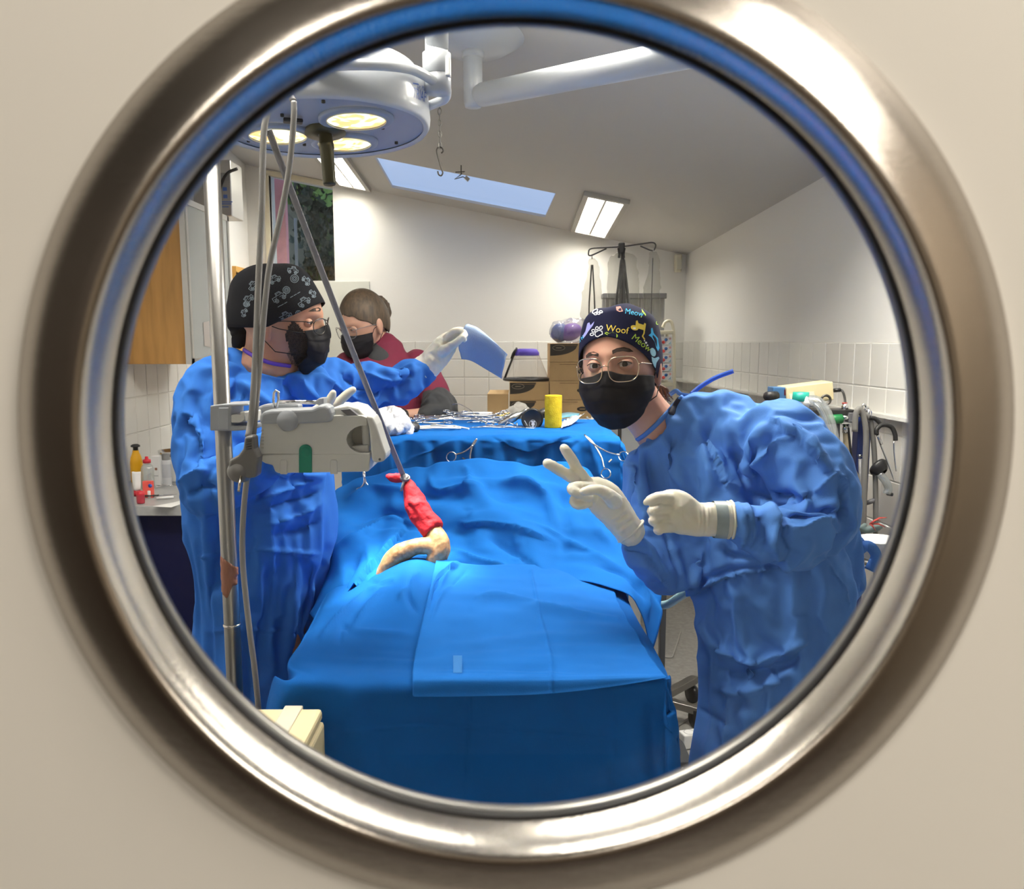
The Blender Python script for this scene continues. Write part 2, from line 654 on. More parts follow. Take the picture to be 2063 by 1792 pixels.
def circ(cx, cy, rx, ry=None, n=14, rot=0.0):
    ry = rx if ry is None else ry
    c, s = math.cos(rot), math.sin(rot)
    return [(cx + rx * math.cos(a) * c - ry * math.sin(a) * s, cy + rx * math.cos(a) * s + ry * math.sin(a) * c) for a in [2 * math.pi * k / n for k in range(n)]]

def text_px(txt, x, y, size, ang=0.0, skew=0.0):
    """lettering outlines in px, from baseline point (x, y), turned by ang degrees"""
    v, f = text_outline(txt, size)
    a = math.radians(ang); c, s = math.cos(a), math.sin(a)
    q = [(x + p[0] * c + p[1] * s, y + p[0] * s - p[1] * c) for p in v]
    return [[q[i] for i in fc] for fc in f]
# ================================================================== the room
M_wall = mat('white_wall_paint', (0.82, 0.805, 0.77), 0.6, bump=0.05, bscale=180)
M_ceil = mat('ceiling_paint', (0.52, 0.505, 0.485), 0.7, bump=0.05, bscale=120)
M_tile = mat('glazed_white_tile', (0.76, 0.75, 0.71), 0.07, noise=0.05, nscale=3, bump=0.02, bscale=9)
M_grout = mat('tile_grout', (0.60, 0.59, 0.55), 0.8)
M_floor = mat('grey_vinyl_floor', (0.30, 0.29, 0.275), 0.35, noise=0.25, nscale=40, bump=0.04, bscale=200)
M_door = mat('cream_door_laminate', (0.78, 0.755, 0.70), 0.45, noise=0.03, nscale=4)
M_steel = mat('brushed_steel', (0.54, 0.50, 0.455), 0.23, 1.0, bump=0.10, bscale=60, stretch=(1, 1, 40))
M_steel2 = mat('polished_steel', (0.27, 0.26, 0.25), 0.32, 1.0)
M_chrome = mat('chrome', (0.66, 0.66, 0.67), 0.10, 1.0)
M_rubber = mat('black_rubber', (0.012, 0.012, 0.013), 0.5)
M_black = mat('black_plastic', (0.015, 0.015, 0.017), 0.4)
M_white = mat('white_plastic', (0.80, 0.80, 0.79), 0.35)
M_oak = mat('oak_veneer', (0.50, 0.26, 0.075), 0.4, noise=0.25, nscale=5, stretch=(6, 6, 0.7))
M_oakl = mat('light_oak', (0.68, 0.38, 0.09), 0.45, noise=0.2, nscale=5, stretch=(1, 1, 6))

YB = 5.4                                   # far wall
XL = -1.70                                 # left wall
def XR(y): return 1.126 + 0.0795 * (5.4 - y)
cA, cB = P(730, 380, YB), P(1365, 510, YB)
cC = P(1650, 345, 3.42)
cN = (cB - cA).cross(cC - cA).normalized()
if cN.z > 0: cN = -cN
def ceil_z(x, y): return cA.z - ((x - cA.x) * cN.x + (y - cA.y) * cN.y) / cN.z
def on_ceil(px, py): return Pplane(px, py, cA, cN)

YD = 0.375                                 # room side of the door wall
XE = XR(YD) 

# floor runs under both rooms
tag(MB().box((0, 1.6, -0.05), (4.6, 9.0, 0.1)).build('floor', M_floor), kind='structure')

tag(MB().box((0, -1.0, 0.004), (3.4, 2.4, 0.008)).build('floor_corridor', mat('brown_corridor_floor', (0.055, 0.04, 0.032), 0.5)), kind='structure')
def wall_poly(name, pts, d, m=M_wall):
    return tag(MB().prism(pts, d).build(name, m), kind='structure')

def V(x, y, z): return Vector((x, y, z))
TH = 0.12
# left wall
wall_left = wall_poly('wall_left', [V(XL, YD, 0), V(XL, YB, 0), V(XL, YB, ceil_z(XL, YB)), V(XL, YD, ceil_z(XL, YD))], (-TH, 0, 0))
wall_right = wall_poly('wall_right', [V(XR(YD), YD, 0), V(XR(YB), YB, 0), V(XR(YB), YB, ceil_z(XR(YB), YB)), V(XR(YD), YD, ceil_z(XR(YD), YD))], (TH, 0.01, 0))
# far wall with a window opening
WB, WT_l, WT_r = P(600, 566, YB).z, P(545, 352, YB).z, P(667, 378, YB).z
wx0, wx1 = P(545, 450, YB).x, P(672, 450, YB).x
def backwall():
    mb = MB()
    zl, zr = ceil_z(XL, YB), ceil_z(XR(YB), YB)
    def zt(x): return ceil_z(x, YB)
    for (a, b, z0, z1a, z1b) in ((XL - TH, wx0, 0, None, None), (wx1, XR(YB) + TH, 0, None, None), (wx0, wx1, 0, WB, WB)):
        ta = zt(a) if z1a is None else z1a; tb = zt(b) if z1b is None else z1b
        mb.prism([V(a, YB, z0), V(b, YB, z0), V(b, YB, tb), V(a, YB, ta)], (0, TH, 0))
    mb.prism([V(wx0, YB, WT_l), V(wx1, YB, WT_r), V(wx1, YB, zt(wx1)), V(wx0, YB, zt(wx0))], (0, TH, 0))
    return tag(mb.build('wall_back', M_wall), kind='structure')
wall_back = backwall()

# sloping ceiling with the skylight cut into it
sky = [on_ceil(755, 317), on_ceil(1120, 390), on_ceil(1098, 438), on_ceil(790, 378)]
def ceiling():
    o = [V(x, y, ceil_z(x, y)) for x, y in ((XL - TH, YD - .1), (XE + TH + .1, YD - .1), (XE + TH + .1, YB + TH), (XL - TH, YB + TH))]
    mb = MB(); up = -cN * 0.015
    v = o + sky; f = [(i, (i + 1) % 4, 4 + (i + 1) % 4, 4 + i) for i in range(4)]
    mb.add(v, f)
    mb.add([p + up for p in v], f)
    for r in (o, sky):
        for i in range(4):
            a, b = r[i], r[(i + 1) % 4]
            mb.add([a, b, b + up, a + up], [(0, 1, 2, 3)])
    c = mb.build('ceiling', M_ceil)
    return tag(c, kind='structure')
ceiling()
# skylight: lined shaft and pane
w2 = empty('window_2', sky[0], kind='structure')
def skylight():
    up = -cN
    ctr = sum(sky, Vector()) / 4
    big = [ctr + (p - ctr) * 1.04 + up * 0.0165 for p in sky]
    MB().prism(big, up * 0.008).build('pane', clear_mat('skylight_glass', (0.97, 0.98, 1.0), 0.0, ior=1.08), w2)
skylight()

# door wall (room side and corridor side are one wall with the doorway)
YF0, YF1 = 0.325, YD                       # the wall's faces
def doorwall():
    mb = MB()
    zt = 3.25
    for a, b, z0 in ((-2.3, -0.52, 0), (0.52, 2.3, 0), (-0.52, 0.52, 2.12)):
        mb.box(((a + b) / 2, (YF0 + YF1 + .03) / 2, (z0 + zt) / 2), (b - a, YF1 - YF0 + .03, zt - z0))
    return tag(mb.build('wall_front', mat('grey_wall_paint', (0.22, 0.22, 0.22), 0.6)), kind='structure')
doorwall()

# corridor behind the photographer
MC = mat('corridor_wall_paint', (0.30, 0.25, 0.19), 0.6)
MCd = mat('corridor_dark_wall', (0.06, 0.045, 0.034), 0.6)
tag(MB().box((-1.75, -0.95, 1.35), (0.1, 2.6, 2.7)).build('wall_corridor_left', MCd), kind='structure')
tag(MB().box((1.75, -0.95, 1.35), (0.1, 2.6, 2.7)).build('wall_corridor_right', MC), kind='structure')
tag(MB().box((0, -2.25, 1.35), (3.6, 0.1, 2.7)).build('wall_corridor_back', MC), kind='structure')
tag(MB().box((0, -0.95, 2.72), (3.7, 2.7, 0.08)).build('ceiling_corridor', mat('corridor_ceiling', (0.20, 0.17, 0.14), 0.7)), kind='structure')
def corridor_lamp(x, y, w, d, s, label):
    r = empty('ceiling_light', (x, y, 2.66), label, 'ceiling light')
    mb = MB()
    for sx in (-1, 1): mb.box((x + sx * (w / 2 + .012), y, 2.665), (.024, d + .048, .03))
    for sy in (-1, 1): mb.box((x, y + sy * (d / 2 + .012), 2.665), (w, .024, .03))
    mb.build('frame', M_white, r)
    MB().box((x, y, 2.668), (w, d, .014)).build('diffuser', mat('corridor_tube_glow_%d' % int(s * 10), (0.9, 0.9, 0.9), 0.5, emit=(1.0, 0.92, 0.80), estr=s), r)
corridor_lamp(1.05, -0.55, 0.45, 1.1, 26.0, 'oblong corridor ceiling light to the right of the door')
corridor_lamp(-0.75, -1.15, 0.4, 0.8, 26.0, 'small corridor ceiling light behind the photographer')

# ------------------------------------------------------------------ the door with its round window
ZC = 1.5062
XC = 0.0016
door = empty('door_1', (0, 0.345, 0), kind='structure')
def door_leaf():
    mb = MB(); n = 96; R = 0.178
    hx = 0.515; z0, z1 = 0.01, 2.11
    ang = [2 * math.pi * k / n for k in range(n)]
    def outer(a):
        c, s = math.cos(a), math.sin(a)
        t = 1e9
        if c > 1e-9: t = min(t, (hx - XC) / c)
        if c < -1e-9: t = min(t, (-hx - XC) / c)
        if s > 1e-9: t = min(t, (z1 - ZC) / s)
        if s < -1e-9: t = min(t, (z0 - ZC) / s)
        return XC + c * t, ZC + s * t
    corners = sorted([math.atan2(z - ZC, x - XC) % (2 * math.pi) for x in (-hx, hx) for z in (z0, z1)])
    for c in corners:
        k = min(range(n), key=lambda i: abs(ang[i] - c)); ang[k] = c
    for y in (0.332, 0.368):
        v = [(XC + math.cos(a) * R, y, ZC + math.sin(a) * R) for a in ang] + [(outer(a)[0], y, outer(a)[1]) for a in ang]
        mb.add(v, [(k, (k + 1) % n, n + (k + 1) % n, n + k) for k in range(n)])
    v = [(XC + math.cos(a) * R, y, ZC + math.sin(a) * R) for y in (0.332, 0.368) for a in ang] + [(*[outer(a)[0], y, outer(a)[1]],) for y in (0.332, 0.368) for a in ang]
    mb.add(v, [(k, (k + 1) % n, n + (k + 1) % n, n + k) for k in range(n)] + [(2 * n + k, 2 * n + (k + 1) % n, 3 * n + (k + 1) % n, 3 * n + k) for k in range(n)])
    return mb.build('door_leaf', M_door, door)
door_leaf()
ctr = Vector((XC, 0, ZC))
AX = (0, 1, 0)
# corridor-side ring: wide sloping flange, rounded crest, straight inner wall
prof = [(0.2015, 0.3325), (0.2015, 0.3290), (0.2007, 0.3278), (0.1890, 0.3225), (0.1780, 0.3172), (0.1740, 0.3158), (0.1715, 0.3152), (0.1702, 0.3158), (0.1696, 0.3172), (0.1698, 0.3250), (0.1706, 0.3435), (0.1700, 0.3445), (0.1775, 0.3445), (0.1775, 0.3325), (0.2015, 0.3325)]
tag(MB().lathe(ctr, prof, AX, 160).build('porthole_ring', M_steel, door), 'wide brushed steel ring facing the corridor')
# black seal between ring and glass
MB().lathe(ctr, [(0.1704, 0.3436), (0.1694, 0.3440), (0.1690, 0.3452), (0.1690, 0.3474), (0.1775, 0.3474), (0.1775, 0.3447), (0.1704, 0.3447), (0.1704, 0.3436)], AX, 160).build('gasket', M_rubber, door)
MB().lathe(ctr, [(0.1775, 0.3475), (0.0, 0.3475), (0.0, 0.3525), (0.1775, 0.3525), (0.1775, 0.3475)], AX, 96, smooth=False).build('glass_pane', clear_mat('porthole_glass', (0.985, 0.99, 0.985), 0.0, 0.0, ior=1.28), door)
# room-side ring
prof2 = [(0.1775, 0.3527), (0.1725, 0.3527), (0.1720, 0.3535), (0.1722, 0.3585), (0.1800, 0.3720), (0.1830, 0.3738), (0.2015, 0.3690), (0.2015, 0.3682), (0.1775, 0.3682), (0.1775, 0.3527)]
MB().lathe(ctr, prof2, AX, 160).build('inner_ring', M_steel2, door)

# ------------------------------------------------------------------ wall tiles, laid one by one
TW, THh, GAP = 0.120, 0.160, 0.0035
TOPZ = P(1375, 688, YB).z
def tile_mesh(w, h):
    mb = MB(); t = 0.006; e = 0.0025
    w -= GAP; h -= GAP
    a = [(-w / 2, -h / 2, 0), (w / 2, -h / 2, 0), (w / 2, h / 2, 0), (-w / 2, h / 2, 0)]
    b = [(x - math.copysign(e, x), y - math.copysign(e, y), t) for x, y, _ in a]
    a2 = [(x, y, t - e) for x, y, _ in a]
    mb.add(a + a2 + b, [(0, 1, 5, 4), (1, 2, 6, 5), (2, 3, 7, 6), (3, 0, 4, 7), (4, 5, 9, 8), (5, 6, 10, 9), (6, 7, 11, 10), (7, 4, 8, 11), (8, 9, 10, 11)])
    o = mb.build('tile', M_tile); me = o.data
    bpy.data.objects.remove(o)
    return me
tile_tall, tile_wide = tile_mesh(TW, THh), tile_mesh(0.16, 0.118)
def lay(wall, me, p0, u, n, nu, nv, w, h, skip=None):
    u = Vector(u).normalized(); n = Vector(n).normalized(); up = V(0, 0, 1)
    for j in range(nv):
        for i in range(nu):
            c = Vector(p0) + u * (w * (i + .5)) - up * (h * (j + .5))
            if skip and skip(c): continue
            o = bpy.data.objects.new('tile', me); col.objects.link(o)
            jx = 0.0015
            R = Matrix((u, up, n)).transposed() if True else None
            Mx = R.to_4x4(); Mx.translation = c + n * 0.0005
            Mx = Mx @ Matrix.Rotation(random.uniform(-jx, jx), 4, 'X') @ Matrix.Rotation(random.uniform(-jx, jx) * 1.6, 4, 'Y')
            o.matrix_basis = Mx
            o.parent = wall
        
def grout(name, wall, p0, u, n, L, H):
    u = Vector(u).normalized(); n = Vector(n).normalized(); a = Vector(p0)
    MB().prism([a, a + u * L, a + u * L - V(0, 0, H), a - V(0, 0, H)], n * 0.004).build('grout_bed', M_grout, wall)
# right wall: from the far corner towards the door
uR = V(XR(YD) - XR(YB), YD - YB, 0).normalized(); nR = V(-1, -0.0795, 0).normalized()
lay(wall_right, tile_tall, V(XR(YB), YB, TOPZ), uR, nR, 30, 7, TW, THh)
grout('r', wall_right, V(XR(YB), YB, TOPZ), uR, nR, 4.9, THh * 7)
# far wall
lay(wall_back, tile_wide, V(XR(YB), YB, TOPZ), (-1, 0, 0), (0, -1, 0), 12, 6, 0.16, 0.118)
grout('b', wall_back, V(XR(YB), YB, TOPZ), (-1, 0, 0), (0, -1, 0), 12 * .16, .118 * 6)
# left wall behind the worktop
ZL = P(392, 735, 3.9).z + 0.02
lay(wall_left, tile_tall, V(XL, 5.0, ZL), (0, -1, 0), (1, 0, 0), 20, 4, TW, THh)
grout('l', wall_left, V(XL, 5.0, ZL), (0, -1, 0), (1, 0, 0), 20 * TW, THh * 4)
# tiled ledge on the right wall
za = P(1375, 768, YB).z
def ledge():
    a = V(XR(YB), YB, za); 
    MB().prism([a, a + uR * 4.9, a + uR * 4.9 + nR * 0.05, a + nR * 0.05], (0, 0, 0.012)).build('tile_ledge', M_tile, wall_right)
ledge()

# window in the far wall
win = empty('window_1', ((wx0 + wx1) / 2, YB, WB), kind='structure')
M_winframe = mat('cream_window_frame', (0.66, 0.60, 0.45), 0.5)
def win1():
    y = YB - 0.012
    fw = 0.03
    fr = [V(wx0, y, WB), V(wx1, y, WB), V(wx1, y, WT_r), V(wx0, y, WT_l)]
    mb = MB()
    mb.prism([fr[3] + V(-fw, 0, fw), fr[2] + V(0, 0, fw), fr[2], fr[3] + V(-fw, 0, 0)], (0, .05, 0))
    mb.prism([V(wx0 - fw, y, WB), V(wx0, y, WB), fr[3], fr[3] + V(-fw, 0, 0)], (0, .05, 0))
    mb.build('window_frame', M_winframe, win)
    MB().prism([p + V(0, .06, 0) for p in fr], (0, .006, 0)).build('pane', clear_mat('window_glass', (0.9, 0.93, 0.92), 0.05), win)
win1()
# ------------------------------------------------------------------ recessed ceiling lights with louvres
M_lframe = mat('light_frame', (0.42, 0.41, 0.38), 0.5)
M_louvre = mat('light_louvre', (0.62, 0.62, 0.58), 0.4)
def ceiling_panel(corners, label, s, tubes=True):
    c4 = [on_ceil(*p) if max(p) > 20 else V(p[0], p[1], ceil_z(*p)) for p in corners]
    ctr = sum(c4, Vector()) / 4
    # straighten into a true rectangle of the same size lying in the ceiling
    u = ((c4[1] - c4[0]) + (c4[2] - c4[3])) / 2; v = ((c4[3] - c4[0]) + (c4[2] - c4[1])) / 2
    W = u.length; u.normalize(); v = v - u * v.dot(u); H = v.length; v.normalize()
    n = cN
    R = Matrix((u, v, u.cross(v))).transposed()
    r = empty('ceiling_light', ctr, label, 'ceiling light')
    fb = 0.028
    mb = MB()
    for sgn in (-1, 1):
        mb.box(ctr + u * (sgn * (W / 2 - fb / 2)) + n * .008, (fb, H, .03), R)
        mb.box(ctr + v * (sgn * (H / 2 - fb / 2)) + n * .008, (W - 2 * fb, fb, .03), R)
    mb.build('frame', M_lframe, r)
    MB().box(ctr + n * 0.003, (W - 2 * fb, H - 2 * fb, .004), R).build('diffuser', mat('tube_glow_%d' % int(s), (0.9, 0.9, 0.88), 0.5, emit=(1.0, 0.94, 0.84), estr=s), r)
    # cross bars and fine louvre blades
    mb = MB()
    mb.box(ctr + n * .012, (.012, H - 2 * fb, .012), R)
    mb.box(ctr + n * .012 + v * (H * .12), (W - 2 * fb, .010, .012), R)
    mb.build('cross_bar', M_louvre, r)
    blade = MB().box((0, 0, 0), (W - 2 * fb, .0035, .010), R)
    bo = blade.build('louvre', M_louvre, r); me = bo.data
    k = max(2, int((H - 2 * fb) / 0.028))
    for i in range(k):
        o = bo if i == 0 else bpy.data.objects.new('louvre', me)
        if i: col.objects.link(o); parent_keep(o, r)
        o.location = ctr + v * ((i + .5) / k - .5) * (H - 2 * fb) + n * .011
    return r
ceiling_panel([(1190, 388), (1293, 407), (1208, 473), (1140, 458)], 'lit square louvred ceiling light beside the skylight', 54.0)
ceiling_panel([(578, 248), (675, 266), (743, 380), (681, 367)], 'lit oblong ceiling light behind the surgical lamp handle', 54.0)
# fill panels added out of view to brighten the near half of the room
for x, y, side, pw in ((-0.60, 1.32, 'left', 46.0), (0.66, 2.05, 'right', 52.0)):
    ceiling_panel([(x - .5, y), (x + .46, y), (x + .46, y + .55), (x - .5, y + .55)], 'added unseen fill light above the %s side of the operating table' % side, pw)
# ================================================================== operating table and its sheets
def bev(o, w=0.002, seg=2, ang=35):
    m = o.modifiers.new('bevel', 'BEVEL'); m.width = w; m.segments = seg; m.limit_method = 'ANGLE'; m.angle_limit = math.radians(ang)
    return o

def cloth_mat(name, c, rough=0.78, c2=None):
    """non-woven sheet: fine embossed grain and faint mottling"""
    if name in MATS: return MATS[name]
    m = mat(name, c, rough, noise=0.16, nscale=7, spec=0.07, sheen=0.0, color2=c2)
    nt = m.node_tree; b = nt.nodes['Principled BSDF']
    tc = nt.nodes.new('ShaderNodeTexCoord')
    vo = nt.nodes.new('ShaderNodeTexVoronoi'); vo.inputs['Scale'].default_value = 420
    nt.links.new(tc.outputs['Object'], vo.inputs['Vector'])
    bp = nt.nodes.new('ShaderNodeBump'); bp.inputs['Strength'].default_value = 0.25; bp.inputs['Distance'].default_value = 0.0006
    nt.links.new(vo.outputs['Distance'], bp.inputs['Height'])
    nz = nt.nodes.new('ShaderNodeTexNoise'); nz.inputs['Scale'].default_value = 28; nz.inputs['Detail'].default_value = 5
    nt.links.new(tc.outputs['Object'], nz.inputs['Vector'])
    b2 = nt.nodes.new('ShaderNodeBump'); b2.inputs['Strength'].default_value = 0.12; b2.inputs['Distance'].default_value = 0.006
    nt.links.new(nz.outputs['Fac'], b2.inputs['Height']); nt.links.new(bp.outputs['Normal'], b2.inputs['Normal'])
    nt.links.new(b2.outputs['Normal'], b.inputs['Normal'])
    return m
M_drape = cloth_mat('blue_surgical_sheet', (0.006, 0.098, 0.37))
M_drape3 = cloth_mat('lit_blue_sheet', (0.009, 0.140, 0.50))  # sheet blue brightened; the colour stands in for light missing on the cloth
M_drape2 = cloth_mat('brighter_blue_sheet', (0.012, 0.138, 0.49))
M_gown = cloth_mat('blue_gown_cloth', (0.038, 0.17, 0.58))
M_gown2 = cloth_mat('light_blue_gown_cloth', (0.095, 0.25, 0.66), 0.6)

ot = empty('operating_table', (-0.06, 1.85, 0), 'steel operating table hidden under blue sheets', 'table')
bev(MB().box((-0.06, 1.84, 0.915), (0.56, 0.86, 0.05)).build('table_top', M_steel2, ot), .01)
MB().cyl((-0.06, 1.95, 0.1), (-0.06, 1.95, 0.89), 0.075).build('column', M_steel2, ot)
bev(MB().box((-0.06, 1.9, 0.05), (0.5, 0.75, 0.09)).build('base', mat('grey_paint', (0.3, 0.3, 0.3), 0.4), ot), .015)

def offset(p, dx, dy, dz): return p + Vector((dx, dy, dz))
def base_drape():
    rows = []
    T = [([700, 770, 850, 950, 1060, 1150, 1235], [1125, 1118, 1112, 1105, 1105, 1112, 1130], [.965, 1.00, 1.02, 1.02, 1.01, .995, .96]),
         ([655, 740, 830, 950, 1070, 1165, 1258], [1215, 1185, 1150, 1190, 1200, 1205, 1212], [.965, 1.005, 1.058, 1.014, 1.005, .995, .968]),
         ([620, 720, 830, 950, 1080, 1190, 1302], [1285, 1280, 1285, 1290, 1290, 1292, 1296], [.972, .985, .988, .988, .986, .983, .972]),
         ([594, 715, 830, 960, 1090, 1210, 1334], [1335, 1340, 1342, 1344, 1346, 1350, 1356], [.975] * 7)]
    for xs, ys, zs in T:
        r = [Pz(x, y, z) for x, y, z in zip(xs, ys, zs)]
        r = [offset(r[0], -.03, 0.02, -.30), offset(r[0], -.012, 0, -.05)] + r + [offset(r[-1], .012, 0, -.05), offset(r[-1], .02, .02, -.30)]
        rows.append(r)
    S = [([560, 585, 640, 720, 830, 960, 1090, 1212, 1325, 1343, 1348], 1372, 1.322),
         ([535, 560, 630, 720, 830, 960, 1090, 1215, 1328, 1352, 1356], 1440, 1.315),
         ([530, 552, 640, 735, 845, 965, 1090, 1220, 1325, 1358, 1364], 1560, 1.305),
         ([540, 560, 650, 745, 855, 970, 1085, 1215, 1315, 1362, 1372], 1720, 1.30),
         ([545, 575, 660, 750, 860, 970, 1085, 1210, 1310, 1365, 1378], 1900, 1.30)]
    for xs, y, Y in S:
        rows.append([P(x, y + (6 if 2 < i < 8 else 0), Y + (0.06 if i in (0, 10) else 0.0)) for i, x in enumerate(xs)])
    G = net(rows, 6, 6)
    o = grid_mesh('table_drape', G, M_drape, None, 0.0012)
    F = [
        ('s', 2.2, 3, [(650, 1478), (850, 1462), (1000, 1470), (1240, 1490), (1340, 1488)]),
        ('s', -2.0, 3, [(940, 1345), (945, 1480), (940, 1620)]),
        ('s', 1.6, 3, [(1232, 1370), (1235, 1480), (1228, 1620)]),
        ('r', 5, 30, [(1345, 1380), (1352, 1480), (1358, 1600)]),
        ('r', -6, 26, [(1318, 1400), (1320, 1480), (1325, 1600)]),
        ('r', 4, 40, [(700, 1360), (720, 1460), (740, 1600)]),
        ('r', 3, 12, [(700, 1272), (760, 1278), (845, 1281)]),
        ('s', -4, 4, [(705, 1275), (690, 1262), (680, 1300)]),
        ('s', 6, 7, [(640, 1290), (700, 1230), (750, 1190), (800, 1160)]),
        ('s', 5, 7, [(705, 1275), (750, 1215), (800, 1170)]),
        ('s', -5, 6, [(845, 1240), (820, 1195), (835, 1155)]),
        ('s', 5, 6, [(800, 1210), (825, 1180), (850, 1150)]),
        ('s', -3, 4, [(735, 1165), (765, 1180), (800, 1175)]),
    ]
    drape_cloth(o, F, (.5, 1, 0), .026, .014, 4, .9, .010, .013, 2.6)
    return tag(o, 'blue sheet over the foot of the operating table, hanging down in front', 'surgical drape')
base_drape()

def cross_drape():
    D = [[(652, 1075, 2.24), (676, 990, 2.30), (770, 957, 2.30), (860, 941, 2.30), (945, 935, 2.30), (1070, 938, 2.30), (1185, 946, 2.30), (1225, 1010, 2.26)],
         [(646, 1140, 2.12), (668, 1040, 2.16), (770, 1008, 2.19), (860, 996, 2.19), (950, 990, 2.19), (1085, 1000, 2.18), (1222, 1025, 2.15), (1285, 1105, 2.06)],
         [(640, 1215, 1.96), (672, 1100, 2.01), (770, 1066, 2.04), (858, 1050, 2.04), (960, 1046, 2.04), (1100, 1062, 2.03), (1254, 1098, 1.99), (1316, 1165, 1.93)],
         [(642, 1235, 1.86), (694, 1150, 1.90), (770, 1115, 1.935), (856, 1102, 1.94), (970, 1100, 1.935), (1110, 1122, 1.92), (1264, 1150, 1.87), (1322, 1225, 1.84)],
         [(690, 1283, 1.76), (706, 1200, 1.80), (770, 1152, 1.855), (850, 1140, 1.87), (980, 1142, 1.86), (1120, 1160, 1.835), (1262, 1196, 1.785), (1316, 1298, 1.76)]]
    G = net([[P(*p) for p in r] for r in D], 4, 5)
    o = grid_mesh('cross_drape', G, M_drape3, None, 0.0012)
    F = [
        ('s', 9, 10, [(690, 1010), (760, 985), (820, 1000), (850, 1040)]),
        ('s', -7, 9, [(700, 1060), (790, 1030), (830, 1075)]),
        ('s', 10, 10, [(655, 1120), (740, 1075), (800, 1050), (850, 1060)]),
        ('t', 8, 8, [(695, 1240), (720, 1180), (775, 1120), (830, 1050)]),
        ('s', -10, 8, [(652, 1218), (690, 1180), (730, 1110)]),
        ('s', 9, 9, [(860, 950), (880, 990), (930, 985), (1000, 975)]),
        ('s', -6, 10, [(960, 955), (1000, 1000), (1060, 1010)]),
        ('s', 9, 9, [(1000, 975), (1060, 970), (1100, 1000), (1120, 1060)]),
        ('t', 6, 8, [(935, 1010), (945, 1040), (930, 1060), (1000, 1060), (1080, 1080), (1120, 1095)]),
        ('s', -5, 7, [(1125, 960), (1140, 1050), (1135, 1150)]),
        ('s', 6, 6, [(1040, 1050), (1110, 1075), (1180, 1110), (1260, 1150)]),
        ('s', -6, 6, [(980, 1080), (1060, 1130), (1100, 1155)]),
        ('s', 7, 7, [(905, 1105), (960, 1130), (1040, 1150)]),
        ('s', -6, 6, [(900, 1125), (940, 1135), (955, 1150)]),
        ('s', 6, 8, [(1180, 1000), (1200, 1060), (1240, 1110)]),
        ('s', 5, 6, [(1270, 1150), (1300, 1190), (1305, 1250)]),
        ('s', -5, 5, [(1200, 1140), (1260, 1160), (1300, 1210)]),
        ('s', 4, 4, [(1040, 1150), (1046, 1100), (1040, 1050)]),
        ('s', 4, 4, [(740, 1180), (745, 1120), (735, 1090)]),
        ('s', -5, 6, [(755, 1160), (700, 1190), (670, 1240)]),
        ('s', 6, 8, [(930, 935), (945, 960), (940, 1000)]),
    ]
    drape_cloth(o, F, (.8, -.5, .2), .10, .035, 3.2, .6, .035, .006, 2.4)
    return tag(o, 'creased blue sheet across the patient with pointed ends hanging at both sides', 'surgical drape')
cross_drape()

def overlay():
    O = [([880, 960, 1050, 1140, 1222], [1128, 1140, 1140, 1146, 1160], [1.052, 1.038, 1.024, 1.01, .985]),
         ([866, 960, 1060, 1160, 1246], [1195, 1200, 1204, 1208, 1216], [1.034, 1.024, 1.018, 1.008, .985]),
         ([846, 950, 1070, 1180, 1292], [1285, 1290, 1292, 1293, 1298], [1.0, .998, .996, .992, .983]),
         ([835, 950, 1085, 1205, 1332], [1343, 1346, 1348, 1351, 1354], [.984] * 5)]
    rows = [[Pz(x, y, z) for x, y, z in zip(*r)] for r in O]
    rows.append([P(833, 1368, 1.312), P(950, 1368, 1.310), P(1088, 1368, 1.310), P(1208, 1366, 1.312), P(1339, 1361, 1.325)])
    rows.append([P(833, 1404, 1.300), P(955, 1403, 1.298), P(1095, 1398, 1.298), P(1215, 1386, 1.302), P(1342, 1366, 1.318)])
    G = net(rows, 10, 7)
    o = grid_mesh('overlay_sheet', G, M_drape2, None, 0.0012)
    F = [
        ('s', 2.0, 3, [(1070, 1150), (1085, 1230), (1108, 1320), (1112, 1398)], True),
        ('s', 2.5, 4, [(960, 1205), (1000, 1203), (1085, 1222), (1245, 1248)], True),
        ('r', 5, 12, [(945, 1230), (985, 1202), (1080, 1222), (1200, 1245)]),
        ('s', -2.5, 4, [(1085, 1222), (1140, 1222), (1245, 1240)]),
        ('t', 6, 6, [(860, 1240), (880, 1170), (930, 1140)]),
        ('s', 6, 7, [(880, 1200), (900, 1160), (925, 1130)]),
        ('s', -4, 6, [(905, 1190), (930, 1160), (950, 1140)]),
        ('s', 3, 5, [(865, 1260), (890, 1200), (940, 1165)]),
        ('r', 3, 30, [(850, 1345), (1000, 1335), (1200, 1340)]),
    ]
    drape_cloth(o, F, (1, .3, 0), .035, .018, 6, .6, .008, .013, 2.0)
    tag(o, 'bright blue oblong sheet laid over the foot of the table', 'surgical drape')
    b = bvh_of([o])
    print_on('sticker', b, [[(913, 1322), (931, 1322), (931, 1357), (913, 1357)]], mat('pale_blue_sticker', (0.03, 0.17, 0.48), 0.3), o)
    return o
overlay()

